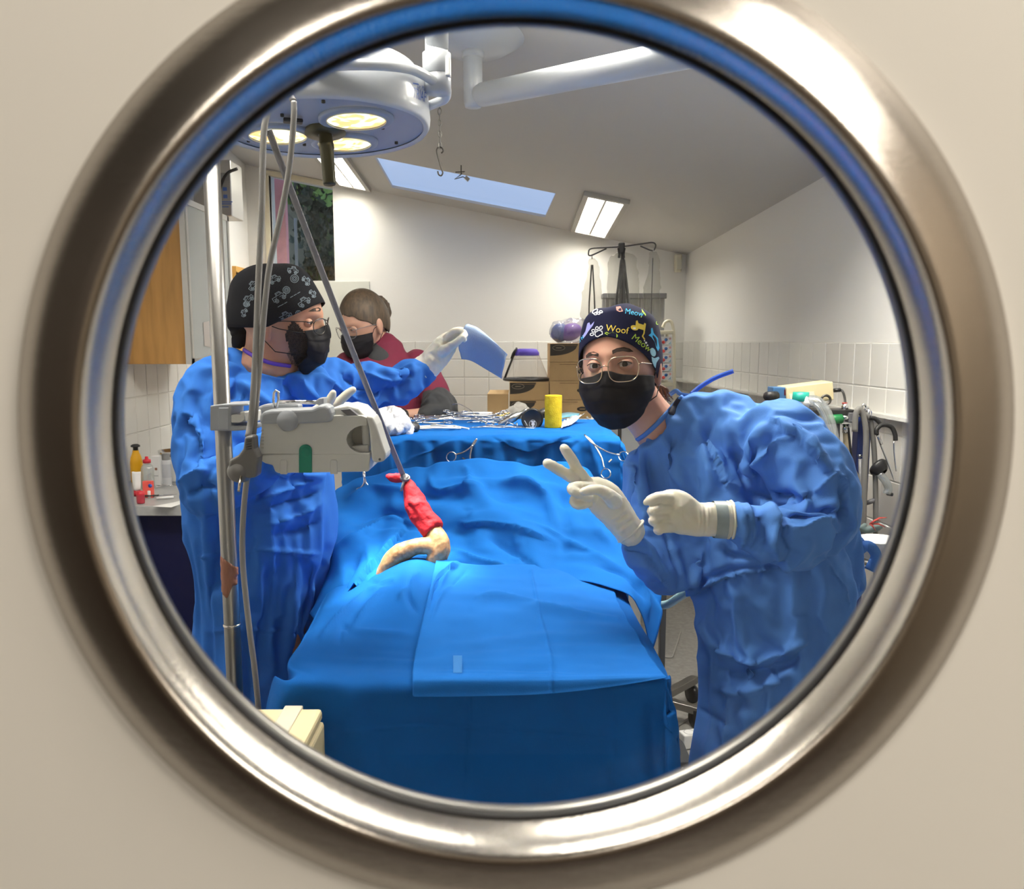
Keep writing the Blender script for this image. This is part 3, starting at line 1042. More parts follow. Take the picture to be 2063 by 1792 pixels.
# the patient's leg, wrapped paw and the cord that holds it up
M_skin_dog = mat('shaved_tan_skin', (0.56, 0.34, 0.165), 0.55, noise=0.5, nscale=70, color2=(0.32, 0.15, 0.065), bump=0.25, bscale=160, sss=0.1)
mb = MB()
tpx(mb, [(770, 1178, 1.86, 17), (780, 1150, 1.855, 19), (800, 1120, 1.85, 20), (835, 1103, 1.845, 17), (868, 1100, 1.84, 17), (884, 1112, 1.835, 18)])
tpx(mb, [(866, 1152, 1.86, 14), (878, 1130, 1.838, 19), (888, 1106, 1.835, 19), (884, 1088, 1.845, 19), (874, 1072, 1.86, 17), (858, 1048, 1.88, 15)])
tpx(mb, [(884, 1112, 1.835, 14), (897, 1099, 1.838, 9)])
leg = remesh('animal_leg', mb, 0.003, M_skin_dog, smooth=4)
crumple(leg.data, 0.004, 30, 2)
tag(leg, 'tan shaved animal leg bent at the hock, sticking up between blue sheets', 'animal leg')
M_red = mat('red_cohesive_bandage', (0.56, 0.008, 0.022), 0.75, bump=0.9, bscale=90, noise=0.25, nscale=25)
wr = empty('bandage_wrap', P(865, 1060, 1.86), 'red bandage wrapped around the raised paw', 'bandage')
mb = MB()
tpx(mb, [(873, 1068, 1.862, 22), (856, 1048, 1.874, 21), (842, 1025, 1.885, 20.5), (834, 1005, 1.893, 18), (825, 985, 1.9, 11), (818, 968, 1.905, 5)], ends=False)
w = remesh('wrap', mb, 0.0035, M_red, wr, smooth=2)
crumple(w.data, 0.012, 22, 3)
apply_folds(w.data, [('s', 3, 3, [(822, 975), (826, 1010), (850, 1040), (862, 1070)]), ('s', -3, 3, [(818, 1010), (835, 1030), (845, 1062)]), ('s', 2.5, 3, [(838, 990), (850, 1020), (870, 1055)])])
mb = MB()
tpx(mb, [(815, 967, 1.905, 4), (800, 963, 1.905, 8), (788, 962, 1.905, 6), (781, 960, 1.905, 3)])
t = remesh('wrap_tail', mb, 0.0025, M_red, wr, smooth=1); crumple(t.data, 0.008, 40, 2)
M_cord = mat('grey_braided_cord', (0.22, 0.215, 0.23), 0.8, bump=0.8, bscale=240)
cd = empty('leg_cord', P(815, 962, 1.90), 'grey flat cord holding up the red wrapped paw', 'cord')
top = P(541, 262, 1.48); bot = P(813, 960, 1.902)
MB().tube([top + (bot - top) * t + Vector((0, 0, -.012 * math.sin(math.pi * t))) for t in [k / 16 for k in range(17)]], 0.0062, 10, flat=0.55, hint=(0, 1, 0)).build('cord', M_cord, cd)
mb = MB()
kc = P(816, 963, 1.90)
for a, r in ((0.3, .007), (1.4, .0085), (2.4, .0065)):
    x, y, z = frame((math.cos(a), -.5, math.sin(a)))
    mb.tube([kc + x * (math.cos(t) * r) + y * (math.sin(t) * r) for t in [2 * math.pi * k / 14 for k in range(14)]], 0.0042, 8, closed=True)
mb.build('knot', M_cord, cd)
MB().tube([kc, P(812, 975, 1.89), P(808, 990, 1.885)], [.004, .0035, .003], 8, flat=.6).build('cord_end', M_cord, cd)
# ================================================================== surgical lamp on its ceiling arm
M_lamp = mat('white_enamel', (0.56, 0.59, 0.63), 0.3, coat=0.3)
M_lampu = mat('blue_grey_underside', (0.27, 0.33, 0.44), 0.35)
M_lampg = mat('lamp_reflector_glow', (0.9, 0.8, 0.5), 0.3)
def glow(name, c, s):
    if name in MATS: return MATS[name]
    m = mat(name, (0.8, 0.7, 0.5), 0.3, emit=c, estr=s)
    nt = m.node_tree; b = nt.nodes['Principled BSDF']
    tc = nt.nodes.new('ShaderNodeTexCoord'); vo = nt.nodes.new('ShaderNodeTexNoise'); vo.inputs['Scale'].default_value = 22
    vo.inputs['Detail'].default_value = 1.0; vo.inputs['Distortion'].default_value = 1.5
    nt.links.new(tc.outputs['Object'], vo.inputs['Vector'])
    r = nt.nodes.new('ShaderNodeValToRGB')
    r.color_ramp.elements[0].position = 0.42; r.color_ramp.elements[0].color = (0.75, 0.44, 0.12, 1)
    r.color_ramp.elements[1].position = 0.55; r.color_ramp.elements[1].color = (1.0, 0.92, 0.62, 1)
    nt.links.new(vo.outputs['Fac'], r.inputs['Fac']); nt.links.new(r.outputs['Color'], b.inputs['Emission Color'])
    return m
M_bulb = glow('lit_reflector', (1.0, 0.82, 0.5), 1.7)

LS = 0.80                              # lamp size
YL = 2.35 * LS
LC = P(652, 262, YL)
LR = 207 * mpp(YL)
lamp = empty('surgical_lamp', LC, 'large round white surgical lamp with three lit reflectors over the table', 'surgical lamp')
dn = Vector((0.045, -0.03, -1)).normalized(); up_ = -dn
def lp(prof, name, m, seg=64, o=LC, ax=up_, parent=lamp): return MB().lathe(o, prof, ax, seg).build(name, m, parent)
lp([(r_, h_ * LS) for r_, h_ in [(LR * .93, .001), (LR * .965, -.006), (LR * .99, .004), (LR, .022), (LR * .995, .06), (LR * .985, .10), (LR * .96, .125), (LR * .90, .15), (LR * .62, .185), (LR * .3, .20), (0, .204)]], 'housing', M_lamp)
# underside plate with three round windows
lx, ly, lz = frame(dn, (0, 1, 0))
cen = []
for px, py in ((718, 240), (694, 287), (560, 271)):
    h = Pplane(px, py, LC, dn); cen.append(h)
lr = [0.078 * LS, 0.076 * LS, 0.078 * LS]
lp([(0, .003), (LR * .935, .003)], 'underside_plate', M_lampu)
for c, r in zip(cen, lr):
    h = empty('reflector_holder', c); h.name = 'reflector'
    bpy.data.objects.remove(h)
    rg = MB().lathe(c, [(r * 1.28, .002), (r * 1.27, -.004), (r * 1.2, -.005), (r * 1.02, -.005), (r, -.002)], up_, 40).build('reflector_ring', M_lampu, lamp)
    MB().lathe(c, [(0, -.0035), (r * .6, -.0035), (r * .96, -.0035), (r, -.002)], up_, 40).build('lens', M_bulb, rg)
    MB().lathe(c, [(r * .985, -.0045), (r * 1.0, -.007), (r * 1.025, -.0045)], up_, 40).build('lens_rim', mat('cream_rim', (0.8, 0.75, 0.5), .3), rg)
scr = MB().lathe(LC, [(0, -.003), (.004, -.002), (.004, .003)], up_, 8)
sm = None
for a in range(9):
    ang = a * 2 * math.pi / 9 + .3; rr = LR * (.55 if a % 3 else .82)
    c = LC + lx * (math.cos(ang) * rr) + ly * (math.sin(ang) * rr)
    o = MB().lathe(c, [(0, -.0035), (.004, -.0025), (.004, .003)], up_, 8).build('screw', M_black, lamp)
# centre handle
M_hand = mat('olive_handle', (0.045, 0.042, 0.018), 0.3, 0.3)
hc = Pplane(655, 262, LC, dn)
hd = (P(664, 372, YL - 0.016) - hc); hl = hd.length; hd.normalize()
hb = MB().lathe(hc, [(.055 * LS, .0), (.056 * LS, .008), (.02 * LS, .012)], hd, 32).build('handle_flange', M_hand, lamp)
MB().lathe(hc, [(q * LS, h_) for q, h_ in [(.018, .008), (.0195, .03), (.021, .032), (.021, .042), (.019, .044), (.0175, hl * .97), (.0165, hl), (0, hl)]], hd, 24).build('handle', M_hand, lamp)
cm = P(600, 238, YL - .02)
MB().box(Pplane(590, 238, LC, dn) + dn * .006, (.04, .024, .008), Euler((0, 0, .3)).to_matrix(), .003).build('focus_knob', M_black, lamp)
# tubular yoke around the housing and its pivot
jy = 2.30
def pp(a): return [P(q[0], q[1], q[2] * LS) for q in a]
MB().tube([Vector(tuple(v)) for v in smooth_path([tuple(p) for p in pp([(560, 150, 2.10), (660, 133, 2.06), (760, 131, 2.10), (830, 140, 2.2), (868, 160, 2.28), (882, 172, 2.31)])], 8)], .013 * LS, 14).build('yoke', M_lamp, lamp)
MB().tube([Vector(tuple(v)) for v in smooth_path([tuple(p) for p in pp([(850, 220, 2.45), (872, 210, 2.42), (895, 200, 2.38), (900, 185, 2.35), (896, 170, 2.33)])], 8)], .013 * LS, 14).build('yoke_lower', M_lamp, lamp)
j0 = P(882, 188, 2.32 * LS)
MB().lathe(j0, [(q * LS, h_ * LS) for q, h_ in [(0, -.001), (.036, 0), (.036, .048), (.034, .05)]], (0, 0, 1), 28).build('pivot', M_lamp, lamp)
MB().lathe(P(880, 152, 2.32 * LS), [(q * LS, h_ * LS) for q, h_ in [(.034, 0), (.0385, .003), (.0385, .055), (.034, .058), (.031, .06), (.031, .16)]], (0, 0, 1), 28).build('stem', M_lamp, lamp)
MB().box(P(903, 135, 2.30 * LS), (.011, .024, .04), None, .003).build('stem_clip', M_white, lamp)
# lettering on the housing
M_blue_print = mat('blue_print', (0.04, 0.11, 0.42), 0.4)
lb = bvh_of([o for o in lamp.children if o.name.startswith('housing')])
lett = text_px('TRIAF', 832, 196, 30, 8)
lett = [[(832 + (x - 832) * .33 , y) for x, y in p] for p in lett]
print_on('brand_lettering', lb, lett, M_blue_print, lamp)
l2 = text_px('Dr. Ma', 840, 178, 13, 8)
print_on('brand_lettering_small', lb, [[(840 + (x - 840) * .42, y) for x, y in p] for p in l2] + stroke([(832, 168), (842, 170)], 2.5), M_blue_print, lamp)
# ceiling canopy and arms
cc = on_ceil(958, 62)
cy_ = cc.y
canopy = MB().lathe(cc + Vector((0, 0, .02)), [(.165, 0), (.168, -.02), (.16, -.05), (.10, -.085), (.03, -.095), (0, -.095)], (0, 0, 1), 48)
canopy.build('ceiling_canopy', M_lamp, lamp)
YA = cy_ - .02
kA = mpp(YA)
s0 = P(953, 195, YA)
MB().lathe(P(953, 116, YA), [(.0, .03), (.036, .03), (.036, .0), (.028, -.002), (.028, -.02)], (0, 0, 1), 28).build('arm_collar', M_lamp, lamp)
zA = P(953, 116, YA).z
MB().lathe(s0, [(0, -.035), (.026, -.033), (.030, -.02), (.031, 0), (.031, zA - s0.z)], (0, 0, 1), 28).build('arm_post', M_lamp, lamp)
e0, e1 = P(962, 193, YA), P(1480, 88, YA - .75)
MB().tube([e0, e0 + (e1 - e0) * .03, e1], [.030, .037, .037], 24).build('swing_arm', M_lamp, lamp)
MB().lathe(e1 + Vector((0, 0, -.07)), [(0, 0), (.04, .003), (.042, .02), (.042, .2), (.03, .22), (0, .22)], (0, 0, 1), 28).build('arm_joint', M_lamp, lamp)
f1 = P(880, 30, 2.30 * LS)
MB().tube([e1 + Vector((0, 0, .12)), f1 + Vector((0, 0, .02))], [.036, .034], 24).build('spring_arm', M_lamp, lamp)
MB().cyl(P(880, 100, 2.32 * LS), f1 + Vector((0, 0.005, .03)), .025, seg=28).build('drop_stem', M_lamp, lamp)
# the light it throws on the raised leg
aim = P(812, 1165, 1.80)
for c in cen:
    ld = bpy.data.lights.new('surgical_lamp_beam', 'SPOT'); ld.energy = 88; ld.color = (1.0, 0.95, 0.82)
    ld.spot_size = math.radians(22); ld.spot_blend = 0.9; ld.shadow_soft_size = 0.05
    lo = bpy.data.objects.new('surgical_lamp_beam', ld); col.objects.link(lo)
    lo.location = c + dn * .02
    lo.rotation_euler = (aim - lo.location).to_track_quat('-Z', 'Y').to_euler()
    parent_keep(lo, lamp)

# chain with a hook, hung from the ceiling
M_iron = mat('dark_steel', (0.09, 0.085, 0.08), 0.4, 0.9)
YCh = 2.9
ch = empty('ceiling_chain', P(886, 350, YCh), 'thin steel chain with a dark S hook hanging from the ceiling', 'chain')
ctop = ceil_z(P(886, 200, YCh).x, YCh)
lk = MB().tube([(0.0055 * math.cos(t), 0, 0.0115 * math.sin(t)) for t in [2 * math.pi * k / 16 for k in range(16)]], .0019, 6, closed=True)
z0 = P(886, 298, YCh).z; xch = P(886, 260, YCh).x
link_me = None
n = int((ctop - z0) / .0185) + 1
for i in range(n):
    if link_me is None:
        o = lk.build('chain_link', mat('zinc_steel', (0.33, 0.32, 0.30), .35, .9), ch); link_me = o.data
    else:
        o = bpy.data.objects.new('chain_link', link_me); col.objects.link(o); parent_keep(o, ch)
    o.location = (xch, YCh, z0 + .008 + i * .0185); o.rotation_euler = (0, random.uniform(-.1, .1), (i % 2) * 1.4 + .3)
hk = [(889, 309), (893, 304), (889, 297), (882, 298), (880, 306), (885, 325), (889, 340), (892, 348), (889, 354), (884, 352), (882, 345)]
MB().tube([Vector(tuple(v)) for v in smooth_path([tuple(P(x, y, YCh)) for x, y in hk], 5)], .0026, 8).build('s_hook', M_iron, ch)
# small ceiling eye with a wire twist
ce = on_ceil(929, 333)
eh = empty('ceiling_hook', ce, 'small dark wire hook screwed into the ceiling above the skylight', 'hook')
MB().cyl(ce, ce + Vector((0, 0, -.045)), .003, seg=8).build('shank', M_iron, eh)
w0 = ce + Vector((0, 0, -.04))
MB().tube([w0 + Vector((-.03, 0, .005)), w0 + Vector((.02, -.01, .006)), w0 + Vector((-.005, 0, -.01)), w0 + Vector((-.035, .0, -.03)), w0 + Vector((.01, 0, -.018)), w0 + Vector((.035, 0, -.035))], .003, 6).build('wire', M_iron, eh)
MB().box(w0 + Vector((.03, 0, -.028)), (.026, .01, .02), Euler((0, .7, 0)).to_matrix(), .002).build('clip', M_chrome, eh)
# ================================================================== infusion stand on the left: pole, pump, cables
M_pump = mat('pump_cream_grey', (0.58, 0.58, 0.55), 0.4, bump=0.08, bscale=500)
M_pumpg = mat('pump_grey', (0.33, 0.35, 0.38), 0.4)
M_pumpd = mat('pump_dark_grey', (0.12, 0.12, 0.13), 0.4)
M_green = mat('green_plastic', (0.0, 0.20, 0.13), 0.35)
M_cable = mat('grey_cable', (0.25, 0.24, 0.235), 0.5)
M_plug = mat('grey_plug', (0.13, 0.125, 0.12), 0.45)
YP = 1.50
stand = empty('infusion_stand', (P(449, 850, YP).x, YP, 0), 'steel infusion pole on the left carrying a grey pump', 'infusion stand')
xp = P(449, 850, YP).x
MB().cyl((xp, YP, 0.09), (xp, YP, 1.93), .0148, seg=28).build('pole', M_steel2, stand)
MB().cyl((xp, YP, 1.80), (xp, YP, 2.03), .0105, seg=20).build('inner_pole', M_steel2, stand)
hookz = 2.02
MB().tube([(xp, YP, hookz), (xp + .06, YP - .01, hookz + .01), (xp + .115, YP - .02, hookz - .015), (xp + .14, YP - .02, hookz + .012)], .005, 10).build('hook', M_steel2, stand)
MB().tube([(xp, YP, hookz), (xp - .06, YP, hookz + .01), (xp - .115, YP, hookz - .015), (xp - .14, YP, hookz + .012)], .005, 10).build('hook', M_steel2, stand)
MB().lathe((xp, YP, P(470, 1262, YP).z), [(.0149, 0), (.0162, .001), (.0162, .004), (.0149, .005)], (0, 0, 1), 28).build('pole_ring', M_steel, stand)
for k in range(5):
    a = 2 * math.pi * k / 5 + .5
    lg = MB().tube([(xp, YP, .11), (xp + math.cos(a) * .12, YP + math.sin(a) * .12, .085), (xp + math.cos(a) * .19, YP + math.sin(a) * .19, .065)], .013, 10).build('leg', M_steel2, stand)
    MB().lathe((xp + math.cos(a) * .19 - .011 * math.sin(a), YP + math.sin(a) * .19 + .011 * math.cos(a), .03), [(0, 0), (.028, 0), (.03, .005), (.03, .017), (.028, .022), (0, .022)], (math.sin(a), -math.cos(a), 0), 18).build('wheel', M_black, lg)
# peeling strip of tape on the pole
def tape():
    n = 14; outl = [(444, 1122, 1196), (449, 1124, 1198), (455, 1127, 1204), (461, 1131, 1204), (467, 1136, 1190), (472, 1140, 1182), (478, 1146, 1182)]
    sp = smooth_path(outl, 4); v = []; f = []
    for (x, a, b) in sp:
        for k in range(9):
            y = a + (b - a) * k / 8
            cx = 449 + (y - 850) * .0382
            off = max(-1, min(1, (x - 461 + (1.5 if y < 1140 else 0)) / 17.5))
            ang = math.asin(off)
            R = .0153 + .0007 * math.sin(k * 2.1 + x) + (.003 if (x > 474 and k < 4) else 0)
            v.append((xp + math.sin(ang) * R, YP - math.cos(ang) * R, P(x, y, YP - .015).z))
    w = len(sp)
    for i in range(w - 1):
        for k in range(8): f.append((i * 9 + k, (i + 1) * 9 + k, (i + 1) * 9 + k + 1, i * 9 + k + 1))
    mb = MB(); mb.add(v, f, True)
    o = mb.build('tape', mat('brown_sticking_tape', (0.30, 0.13, 0.085), 0.6, bump=.4, bscale=150), stand)
    md = o.modifiers.new('t', 'SOLIDIFY'); md.thickness = .0005
tape()

YU = 1.46
def PP(pts, Y=YU): return [P(x, y, Y) for x, y in pts]
def plate(name, pts, Y, d, m, parent, b=.002, seg=2):
    return bev(MB().prism(PP(pts, Y), (0, d, 0)).build(name, m, parent), b, seg)
pump = empty('infusion_pump', P(630, 955, YU), 'cream and grey infusion pump with a green strip, clamped to the pole', 'infusion pump')
arc = [(700 + 0, 915)] 
cut = [(739, 857)] + [(739 - 41 * math.sin(t), 886 - 29 * math.cos(t)) for t in [math.pi * k / 10 for k in range(1, 10)]] + [(739, 915)]
def rounded(pts): return pts
up = [(527, 846), (600, 846), (668, 846), (669, 838), (728, 838), (739, 842)] + cut + [(640, 915), (523, 915), (522, 900), (527, 870)]
plate('case', up, YU - .035, .10, M_pump, pump, .0025)
plate('case_base', [(522, 916), (746, 913), (746, 925), (744, 948), (740, 951), (560, 954), (554, 951), (549, 938), (534, 934), (527, 930)], YU - .035, .115, M_pump, pump, .003)
# recess behind the cut-out
plate('recess_wall', [(697, 846), (744, 842), (746, 914), (690, 915)], YU + .015, .04, mat('pump_recess', (0.52, 0.51, 0.46), .45), pump, .001)
plate('recess_step', [(700, 900), (742, 896), (744, 914), (706, 914)], YU - .02, .03, M_pump, pump, .002)
plate('recess_post', [(727, 856), (742, 852), (745, 905), (730, 905)], YU - .015, .03, M_pump, pump, .004)
# door lever at the right end
plate('door_lever', [(737, 838), (750, 840), (758, 856), (768, 888), (777, 914), (777, 925), (771, 931), (758, 933), (749, 929), (747, 900), (744, 866)], YU - .045, .06, M_pump, pump, .005, 3)
MB().lathe(P(765, 926, YU - .046), [(0, 0), (.0022, 0), (.0022, .004)], (0, 1, 0), 12).build('lever_pin', M_pumpd, pump)
plate('display', [(685, 826), (705, 824), (722, 838), (700, 838)], YU - .034, .02, M_pumpd, pump, .001)
plate('top_slope', [(664, 824), (700, 818), (722, 824), (741, 843), (668, 843)], YU - .02, .10, M_pump, pump, .003)
# green strip with its round button
o = plate('green_strip', [(602, 953), (602, 908)] + [(615 - 13 * math.cos(t), 908 - 12 * math.sin(t)) for t in [math.pi * k / 8 for k in range(1, 8)]] + [(628, 908), (628, 953)], YU - .0375, .006, M_green, pump, .0008)
MB().lathe(P(615, 911, YU - .0375), [(.0085, 0), (.0075, .0015), (0, .0022)], (0, -1, 0), 20).build('green_button', M_green, o)
for x in (571, 672):
    plate('foot_clip', [(x - 7, 956), (x - 7, 930), (x - 5, 927), (x + 5, 927), (x + 7, 930), (x + 7, 956)], YU - .0375, .006, M_pump, pump, .001)
for k in range(6):
    plate('vent', [(526, 866 + k * 7), (531, 866 + k * 7), (531, 869 + k * 7), (526, 869 + k * 7)], YU - .0362, .003, mat('pump_vent', (.45, .44, .4), .5), pump, .0003)
# grey carrying handle
h = [(521, 855), (523, 838), (530, 829), (548, 826), (600, 824), (628, 823), (642, 817), (655, 815), (664, 822), (668, 833), (668, 851), (640, 853), (596, 855)]
plate('handle', h, YU - .05, .04, M_pumpg, pump, .006, 3)
plate('handle_back', [(505, 826), (530, 816), (562, 812), (600, 814), (604, 824), (530, 832), (510, 850)], YU + .02, .03, M_pumpg, pump, .004)
MB().lathe(P(579, 848, YU - .051), [(0, -.001), (.018, -.001), (.0185, .003), (.0185, .01)], (0, 1, 0), 28).build('handle_boss', M_pumpg, pump)
MB().tube(PP([(552, 822), (551, 806), (552, 792), (556, 787), (561, 790), (561, 806), (558, 820), (555, 823)], YU - .02), .0022, 10).build('wire_bail', M_chrome, pump)
MB().tube([P(562, 810, YU - .01), P(643, 811, YU - .01)], .0036, 12).build('cross_rod', M_chrome, pump)
plate('rod_bracket', [(630, 812), (642, 803), (652, 802), (652, 816), (648, 822), (640, 816)], YU - .02, .03, M_pumpg, pump, .002)
# pole clamp
plate('pole_clamp', [(423, 818), (448, 815), (500, 813), (501, 817), (466, 820), (466, 838), (498, 838), (498, 850), (466, 850), (466, 858), (512, 858), (512, 866), (470, 869), (423, 868)], YP - .035, .07, M_pumpg, pump, .003)
plate('clamp_jaw', [(466, 836), (484, 836), (484, 830), (492, 830), (492, 846), (484, 852), (466, 852)], YP - .036, .03, M_pump, pump, .001)
plate('clamp_screw', [(440, 822), (460, 822), (460, 866), (440, 866)], YP - .037, .004, mat('clamp_cover', (.36, .38, .41), .35), pump, .001)
plate('cable_clip', [(492, 830), (516, 828), (518, 850), (494, 850)], YP - .055, .03, M_white, pump, .002)

# mains cables looped over the hook
def spx(pts, n=6): return [Vector(tuple(v)) for v in smooth_path([tuple(P(*p)) for p in pts], n)]
cab = empty('mains_cable', P(520, 1410, 1.42), 'grey mains cable with a dark plug, hanging beside the steel pole', 'cable')
MB().tube(spx([(540, 225, 1.48), (532, 262, 1.47), (529, 340, 1.46), (527, 430, 1.45), (521, 560, 1.44), (516, 690, 1.43), (510, 800, 1.42), (505, 850, 1.42), (500, 880, 1.41)]), .0056, 12).build('cable_run', M_cable, cab)
MB().tube(spx([(592, 205, 1.46), (592, 235, 1.455), (587, 300, 1.45), (578, 370, 1.445), (562, 450, 1.44), (544, 530, 1.435), (535, 600, 1.43), (527, 690, 1.43), (518, 790, 1.43), (513, 850, 1.43), (505, 920, 1.43), (495, 985, 1.43), (489, 1060, 1.43), (489, 1130, 1.43), (495, 1200, 1.425), (504, 1280, 1.42), (512, 1340, 1.42), (520, 1420, 1.42), (524, 1480, 1.42)]), .0052, 12).build('cable_drop', M_cable, cab)
MB().tube(spx([(592, 205, 1.46), (580, 190, 1.47), (556, 196, 1.49), (540, 225, 1.48)]), .0054, 12).build('cable_loop', M_cable, cab)
# plug
pg = MB().prism(PP([(479, 918), (489, 905), (492, 880), (510, 878), (512, 905), (520, 922), (517, 962), (500, 965), (488, 960), (458, 956), (460, 928)], 1.385), (0, .03, 0)).build('plug_body', M_plug, cab); bev(pg, .005, 3)
tag(pg, 'dark grey two-pin mains plug')
for k in range(5):
    MB().tube(PP([(496, 886 + k * 5), (507, 884 + k * 5)], 1.383), .0009, 6).build('strain_slot', M_black, pg)
MB().lathe(P(481, 950, 1.395), [(.0195, -.014), (.0195, .0), (.018, .007), (.013, .012), (.006, .0145), (0, .015)], (-.1, -1, .15), 28).build('plug_face', M_plug, pg)
MB().cyl(P(485, 960, 1.38), P(481, 990, 1.36), .0024, seg=12).build('pin', mat('brass_pin', (.5, .44, .36), .25, 1.0), pg)

# cream box on a trolley in the near left corner
M_cream = mat('cream_plastic', (0.70, 0.60, 0.36), 0.45)
tr = empty('equipment_trolley', (P(560, 1500, 1.32).x, 1.40, 0), 'small grey trolley carrying the cream box, mostly hidden below the window', 'trolley')
tx = P(555, 1500, 1.32).x
zb = P(600, 1640, 1.30).z
bev(MB().box((tx - .02, 1.21, zb - .012), (.24, .18, .02)).build('shelf', M_white, tr), .004)
for sx in (-1, 1):
    for sy in (-1, 1): MB().cyl((tx - .02 + sx * .10, 1.21 + sy * .07, 0), (tx - .02 + sx * .10, 1.21 + sy * .07, zb - .02), .01, seg=12).build('leg', M_steel2, tr)
bx = empty('cream_device', P(590, 1640, 1.25), 'cream plastic box with a pale strap across it in the near left corner', 'device')
zt = P(600, 1432, 1.27).z; zl = zt - .022
x0 = P(455, 1450, 1.25).x; x1 = P(645, 1450, 1.25).x
bev(MB().box(((x0 + x1) / 2, 1.22, (zb + zl) / 2), (x1 - x0, .12, zl - zb)).build('case', M_cream, bx), .006)
bev(MB().box(((x0 + x1) / 2 - .001, 1.22, (zl + zt) / 2 + .001), (x1 - x0 - .003, .118, zt - zl - .002)).build('lid', M_cream, bx), .006)
sx_ = P(582, 1450, 1.25).x
bev(MB().box((sx_, 1.22, (zb + zt) / 2), (.030, .126, zt - zb + .006)).build('strap', mat('pale_strap', (.62, .58, .46), .4), bx), .002)
MB().box((sx_ + .033, 1.159, zt - .04), (.034, .001, .010)).build('label_strip', mat('label_cream', (.8, .76, .62), .5), bx)
# ================================================================== instrument table across the patient
ZI = 1.262
fl, fr_ = Pz(672, 905, ZI), Pz(1222, 868, ZI)
IX0, IX1, IY0, IY1 = -0.50, 0.315, 2.44, 2.97
it = empty('instrument_table', ((IX0 + IX1) / 2, 2.75, 0), 'tall instrument table under a blue cloth', 'table')
bev(MB().box(((IX0 + IX1) / 2, (IY0 + IY1) / 2, ZI - .03), (IX1 - IX0 - .03, IY1 - IY0 - .03, .025)).build('table_top', M_steel2, it), .005)
for x in (IX0 + .06, IX1 - .06):
    MB().cyl((x, 2.95, .05), (x, 2.95, ZI - .04), .016).build('leg', M_steel2, it)
MB().box(((IX0 + IX1) / 2, 2.95, .04), (IX1 - IX0, .05, .04)).build('base_bar', M_steel2, it)
for x in (IX0 + .06, IX1 - .06):
    MB().box((x, 2.72, .04), (.045, .5, .04)).build('base_foot', M_steel2, it)
def idrape():
    rows = []
    xs = np.linspace(0, 1, 9)
    def X(t, y): return IX0 + (IX1 - IX0) * t
    rows.append([V(X(t, 0) , IY1 + .01, ZI - .30 + .0) for t in xs])
    rows.append([V(X(t, 0), IY1 + .006, ZI - .03) for t in xs])
    for y in (IY1 - .02, 2.85, 2.66, 2.52): rows.append([V(X(t, y), y, ZI + (.0 if 0 < i < 8 else -.004)) for i, t in enumerate(xs)])
    # front edge, sagging a little between the clips
    rows.append([V(X(t, 0), IY0 + .004, ZI - .006) for t in xs])
    rows.append([V(X(t, 0), IY0 - .006 - .006 * math.sin(i * 1.9), ZI - .06) for i, t in enumerate(xs)])
    rows.append([V(X(t, 0), IY0 - .012 + .012 * math.sin(i * 2.3), ZI - .18) for i, t in enumerate(xs)])
    rows.append([V(X(t, 0), IY0 - .004 + .015 * math.sin(i * 2.1), ZI - .36) for i, t in enumerate(xs)])
    # side flaps
    out = []
    for k, r in enumerate(rows):
        a, b = r[0], r[-1]
        if 1 < k < 7: out.append([a + V(-.012, 0, -.26), a + V(-.01, 0, -.04)] + r + [b + V(.010, 0, -.012), b + V(.030, 0, -.06), b + V(.045, 0.0, -.26)])
        else: out.append([a + V(-.012, 0, -.16), a + V(-.008, 0, -.03)] + r + [b + V(.008, 0, -.01), b + V(.024, 0, -.05), b + V(.04, 0, -.2)])
    G = net(out, 5, 6)
    o = grid_mesh('instrument_drape', G, M_drape3, None, .0012)
    F = [
        ('s', 8, 9, [(940, 886), (900, 893), (850, 915), (800, 940)]),
        ('s', 8, 9, [(955, 890), (985, 878), (1060, 872), (1180, 872)]),
        ('s', -8, 10, [(945, 895), (950, 930), (955, 960)]),
        ('t', 8, 10, [(990, 880), (1040, 905), (1070, 910), (1120, 890), (1175, 875)]),
        ('s', -7, 9, [(1180, 875), (1150, 905), (1120, 940)]),
        ('s', 9, 9, [(1185, 880), (1200, 930), (1210, 980)]),
        ('r', 7, 14, [(850, 880), (860, 920), (855, 980)]),
        ('r', -6, 14, [(1090, 900), (1085, 960)]),
        ('s', 4, 4, [(1130, 880), (1136, 940)]),
        ('s', 4, 4, [(785, 890), (790, 990)]),
        ('r', 8, 12, [(1195, 848), (1205, 850), (1225, 880)]),
    ]
    drape_cloth(o, F, (0, 0, 1), .10, .04, 7, .6, .012, .01, 1.2, mask=lambda c: np.where(c[:, 2] > ZI - .012, .05, 1.0))
    return tag(o, 'blue cloth draped over the tall instrument table', 'surgical drape')
idr = idrape()
ib = bvh_of([idr])
def on_table(px, py, lift=0.0):
    h, n, _, _ = ib.ray_cast(CAM, ray(px, py).normalized())
    p = h if h is not None else Pz(px, py, ZI)
    return Vector((p.x, p.y, max(p.z, ZI - .004) + lift))

